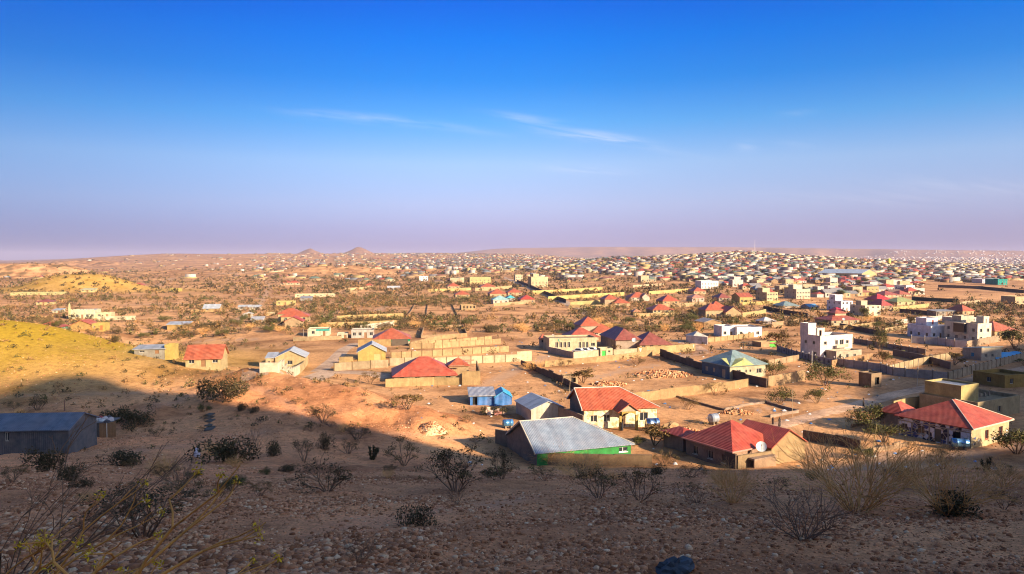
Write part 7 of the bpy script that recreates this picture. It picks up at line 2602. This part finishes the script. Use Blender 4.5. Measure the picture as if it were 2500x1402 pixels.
# ------------------------------------------------------------------ people
def person(label, px, py, h, c, stride=0.12, rz=0.0):
    A = ground(px, py)
    k = h / 1.72
    J = {'pelvis': (0, 0, 0.95), 'spine': (0, 0, 1.18), 'chest': (0, 0.01, 1.36), 'neck': (0, 0.0, 1.47), 'head': (0, -0.02, 1.58), 'crown': (0, -0.01, 1.68),
         'shl': (-0.17, 0, 1.39), 'ell': (-0.24, 0.03, 1.12), 'wrl': (-0.24, -0.06, 0.90), 'hal': (-0.24, -0.08, 0.80),
         'shr': (0.17, 0, 1.39), 'elr': (0.24, 0.02, 1.12), 'wrr': (0.24, -0.04, 0.90), 'har': (0.24, -0.06, 0.80),
         'hil': (-0.09, 0, 0.90), 'knl': (-0.10, -stride, 0.50), 'anl': (-0.10, -stride * 0.8, 0.09), 'tol': (-0.10, -stride * 0.8 - 0.16, 0.04),
         'hir': (0.09, 0, 0.90), 'knr': (0.10, stride * 0.3, 0.49), 'anr': (0.10, stride * 1.3, 0.10), 'tor': (0.10, stride * 1.3 - 0.15, 0.04)}
    RAD = {'pelvis': 0.16, 'spine': 0.14, 'chest': 0.16, 'neck': 0.055, 'head': 0.10, 'crown': 0.075, 'shl': 0.075, 'shr': 0.075, 'ell': 0.05, 'elr': 0.05, 'wrl': 0.036, 'wrr': 0.036,
           'hal': 0.04, 'har': 0.04, 'hil': 0.11, 'hir': 0.11, 'knl': 0.085, 'knr': 0.085, 'anl': 0.055, 'anr': 0.055, 'tol': 0.045, 'tor': 0.045}
    E = [('pelvis', 'spine'), ('spine', 'chest'), ('chest', 'neck'), ('neck', 'head'), ('head', 'crown'), ('chest', 'shl'), ('shl', 'ell'), ('ell', 'wrl'), ('wrl', 'hal'), ('chest', 'shr'), ('shr', 'elr'),
         ('elr', 'wrr'), ('wrr', 'har'), ('pelvis', 'hil'), ('hil', 'knl'), ('knl', 'anl'), ('anl', 'tol'), ('pelvis', 'hir'), ('hir', 'knr'), ('knr', 'anr'), ('anr', 'tor')]
    names = list(J)
    me = bpy.data.meshes.new('person')
    me.from_pydata([tuple(v * k for v in J[n]) for n in names], [(names.index(a), names.index(b)) for a, b in E], [])
    rt = empty('person', A, rz)
    tag(rt, label, 'person', 'people on foot')
    o = link('body', me, rt)
    o.modifiers.new('skin', 'SKIN')
    for i, n in enumerate(names):
        o.data.skin_vertices[0].data[i].radius = (RAD[n] * k,) * 2
        o.data.skin_vertices[0].data[i].use_root = n == 'pelvis'
    o.modifiers.new('sub', 'SUBSURF').levels = 1
    me.materials.append(plain((0.10, 0.05, 0.03), 0.7, name='skin'))
    # robe
    mb = MB()
    n = 12
    prof = [(0.24, 0.18, 0.10), (0.22, 0.17, 0.5), (0.20, 0.15, 0.9), (0.19, 0.14, 1.1), (0.23, 0.15, 1.36), (0.09, 0.08, 1.48)]
    vs = [(a * k * math.cos(2 * math.pi * j / n), b_ * k * math.sin(2 * math.pi * j / n), z * k) for a, b_, z in prof for j in range(n)]
    mb.add(vs, [(i * n + j, i * n + (j + 1) % n, (i + 1) * n + (j + 1) % n, (i + 1) * n + j) for i in range(len(prof) - 1) for j in range(n)])
    mb.build('robe', plain(c, 0.9), rt, smooth=True)
    mb = MB()
    mb.lathe([(0.06, 1.44), (0.12, 1.5), (0.125, 1.6), (0.09, 1.69), (0.02, 1.72)], 10)
    mb.v = [(x * k, (y + 0.015) * k, z * k) for x, y, z in mb.v]
    mb.build('headscarf', plain((c[0] * 0.7, c[1] * 0.7, c[2] * 0.7), 0.9), rt, smooth=True)


person('person in dark clothes walking on the dirt road', 2108, 992, 1.7, (0.02, 0.018, 0.02), 0.14, R(60))
person('taller of two people behind the red roof by the road', 1903, 1042, 1.7, (0.03, 0.025, 0.03), 0.1, R(20))
person('shorter of two people behind the red roof by the road', 1887, 1037, 1.4, (0.05, 0.03, 0.03), 0.08, R(-30))
person('person in dark clothes standing at the arched porch', 1519, 1052, 1.65, (0.02, 0.02, 0.025), 0.04, R(10))

# laundry on the thorn hedge by the blue tin house
A = ground(1208, 1012)
plant('dense', 5, tuple(A), 4.6, 1.6, 'dark thorn hedge below the blue tin house', 'bushes of the near slope')
rt = empty('laundry', (A[0], A[1] - 0.4, A[2]))
tag(rt, 'pink and white washing spread on the thorn hedge', 'laundry')
for k in range(14):
    mb = MB()
    cx, cz = random.uniform(-1.9, 1.9), random.uniform(0.4, 1.5)
    s_ = random.uniform(0.22, 0.4)
    yy = -1.3 + 0.7 * cz + random.uniform(-0.1, 0.1)
    nn = 4
    vs = []
    for i in range(nn + 1):
        for j in range(nn + 1):
            vs.append((cx + (i / nn - 0.5) * 2 * s_, yy + (j / nn - 0.5) * s_ * 0.8 + random.uniform(-0.05, 0.05), cz + (j / nn - 0.5) * 1.7 * s_ + random.uniform(-0.04, 0.04)))
    mb.add(vs, [(i * (nn + 1) + j, (i + 1) * (nn + 1) + j, (i + 1) * (nn + 1) + j + 1, i * (nn + 1) + j + 1) for i in range(nn) for j in range(nn)])
    mb.build('garment', plain(random.choice([(0.62, 0.30, 0.28), (0.66, 0.52, 0.48), (0.5, 0.2, 0.16), (0.6, 0.4, 0.3), (0.10, 0.10, 0.2)]), 0.9), rt, smooth=True)

# wind-blown litter in the yards and lots
q = 420
az = np.radians(rng.uniform(-8, 34, q))
r = rng.uniform(95, 270, q)
X, Y = r * np.sin(az), r * np.cos(az)
ok = np.ones(q, bool)
for fx, fy, fr in FOOT:
    ok &= np.hypot(X - fx, Y - fy) > fr
X, Y = X[ok], Y[ok]
m = len(X)
s = 0.10 + 0.22 * rng.random(m)
v = np.array([[-1, -1, 0], [1, -.8, .1], [.9, 1, .5], [-1, .8, .3], [0, 0, .9]])[None] * s[:, None, None] * (0.6 + 0.8 * rng.random((m, 5, 1)))
v = v + np.stack([X, Y, gz(X, Y) + 0.02], -1)[:, None]
T = (np.array([[0, 1, 4], [1, 2, 4], [2, 3, 4], [3, 0, 4]])[None] + (np.arange(m) * 5)[:, None, None]).reshape(-1, 3)
tag(link('litter', fast_mesh('litter', v.reshape(-1, 3), T, [plain((0.7, 0.68, 0.66), 0.7, name='litter_white'), plain((0.10, 0.22, 0.45), 0.6, name='litter_blue'), plain((0.25, 0.2, 0.16), 0.8, name='litter_brown')], np.repeat(rng.choice([0, 0, 1, 2], m), 4))), 'wind blown litter strewn over the yards and lots', kind='stuff')

# ------------------------------------------------------------------ labels that single out the scattered individuals
LM = []
for o in S.objects:
    if o.parent is None and 'label' in o and 'category' in o and o.get('group') not in ('crowded town houses', 'bushes dotted over the dry ground', 'trees between the town houses', 'stones on the near slope'):
        if len(o['label'].split()) <= 10:
            LM.append((o.location.x, o.location.y, o['label'], o.get('group')))
LX = np.array([a[0] for a in LM])
LY = np.array([a[1] for a in LM])
LPX, LPY = project(LX, LY, gz(LX, LY))
seen = {}
STQ = np.quantile([o.scale[0] for o in S.objects if o.get('group') == 'stones on the near slope'], [0.33, 0.67])
for o in list(S.objects):
    g = o.get('group')
    if o.parent is not None or g not in ('crowded town houses', 'bushes dotted over the dry ground', 'trees between the town houses', 'stones on the near slope'):
        continue
    x, y = o.location.x, o.location.y
    px, py = project(x, y, o.location.z)
    d = np.hypot((LPX - px), (LPY - py) * 3.0)
    i = int(np.argmin(d))
    dx, dy = px - LPX[i], (py - LPY[i]) * 3.0
    rel = ('right of' if dx > 0 else 'left of') if abs(dx) > abs(dy) else ('in front of' if dy > 0 else 'behind')
    if min(abs(dx), abs(dy)) > 0.45 * max(abs(dx), abs(dy)):
        rel = ('in front and ' if dy > 0 else 'behind and ') + ('right of' if dx > 0 else 'left of')
    if g == 'stones on the near slope':
        desc = ('large' if o.scale[0] > STQ[1] else 'middling' if o.scale[0] > STQ[0] else 'small') + ' loose stone'
    else:
        b = o['label']
        desc = {'crowded town houses': b.replace(' among the crowded town houses', ''), 'bushes dotted over the dry ground': b.replace(' dotted over the dry ground', ''),
                'trees between the town houses': b.replace(' between the town houses', '')}[g]
        desc = desc.replace('two storey ', 'tall ').replace(' walled house with ', ' house with ').replace('small ', '')
    near = 'just ' if d[i] < 25 else ('far ' if d[i] > 220 else 'well ' if d[i] > 110 else '')
    lm = LM[i][2].split()
    room = 13 - len(desc.split()) - len(rel.split()) - (1 if near else 0)
    if len(lm) > room:
        lm = lm[:room]
        while lm and lm[-1] in ('with', 'of', 'the', 'in', 'on', 'a', 'and', 'to', 'behind', 'before', 'by', 'under', 'at', 'beside', 'left', 'right', 'below', 'above'):
            lm.pop()
    o['label'] = '%s %s%s the %s' % (desc, near, rel, ' '.join(lm))
    seen.setdefault((o['label'], g), []).append((y, o))
ORD = ['nearest', 'second nearest', 'third nearest', 'fourth nearest', 'fifth nearest', 'sixth nearest']
for (lab, g), mem in seen.items():
    if 1 < len(mem) <= 6:
        mem.sort(key=lambda a: a[0])
        for i, (y, o) in enumerate(mem):
            o['label'] = (('nearer ', 'farther ')[i] if len(mem) == 2 else ORD[i] + ' ') + lab

# ------------------------------------------------------------------ haze
hz = MB()
hz.box(-26000, 26000, -2500, 17500, -12, 190)
m = bpy.data.materials.new('air')
m.use_nodes = True
m.node_tree.nodes.clear()
vo = N(m.node_tree, 'ShaderNodeVolumePrincipled')
vo.inputs['Color'].default_value = (0.58, 0.53, 0.74, 1)
vo.inputs['Density'].default_value = 6.2e-5
vo.inputs['Anisotropy'].default_value = 0.0
L(m.node_tree, vo.outputs[0], N(m.node_tree, 'ShaderNodeOutputMaterial').inputs['Volume'])
ho = hz.build('haze', m)
tag(ho, 'thin dusty evening haze', kind='stuff')
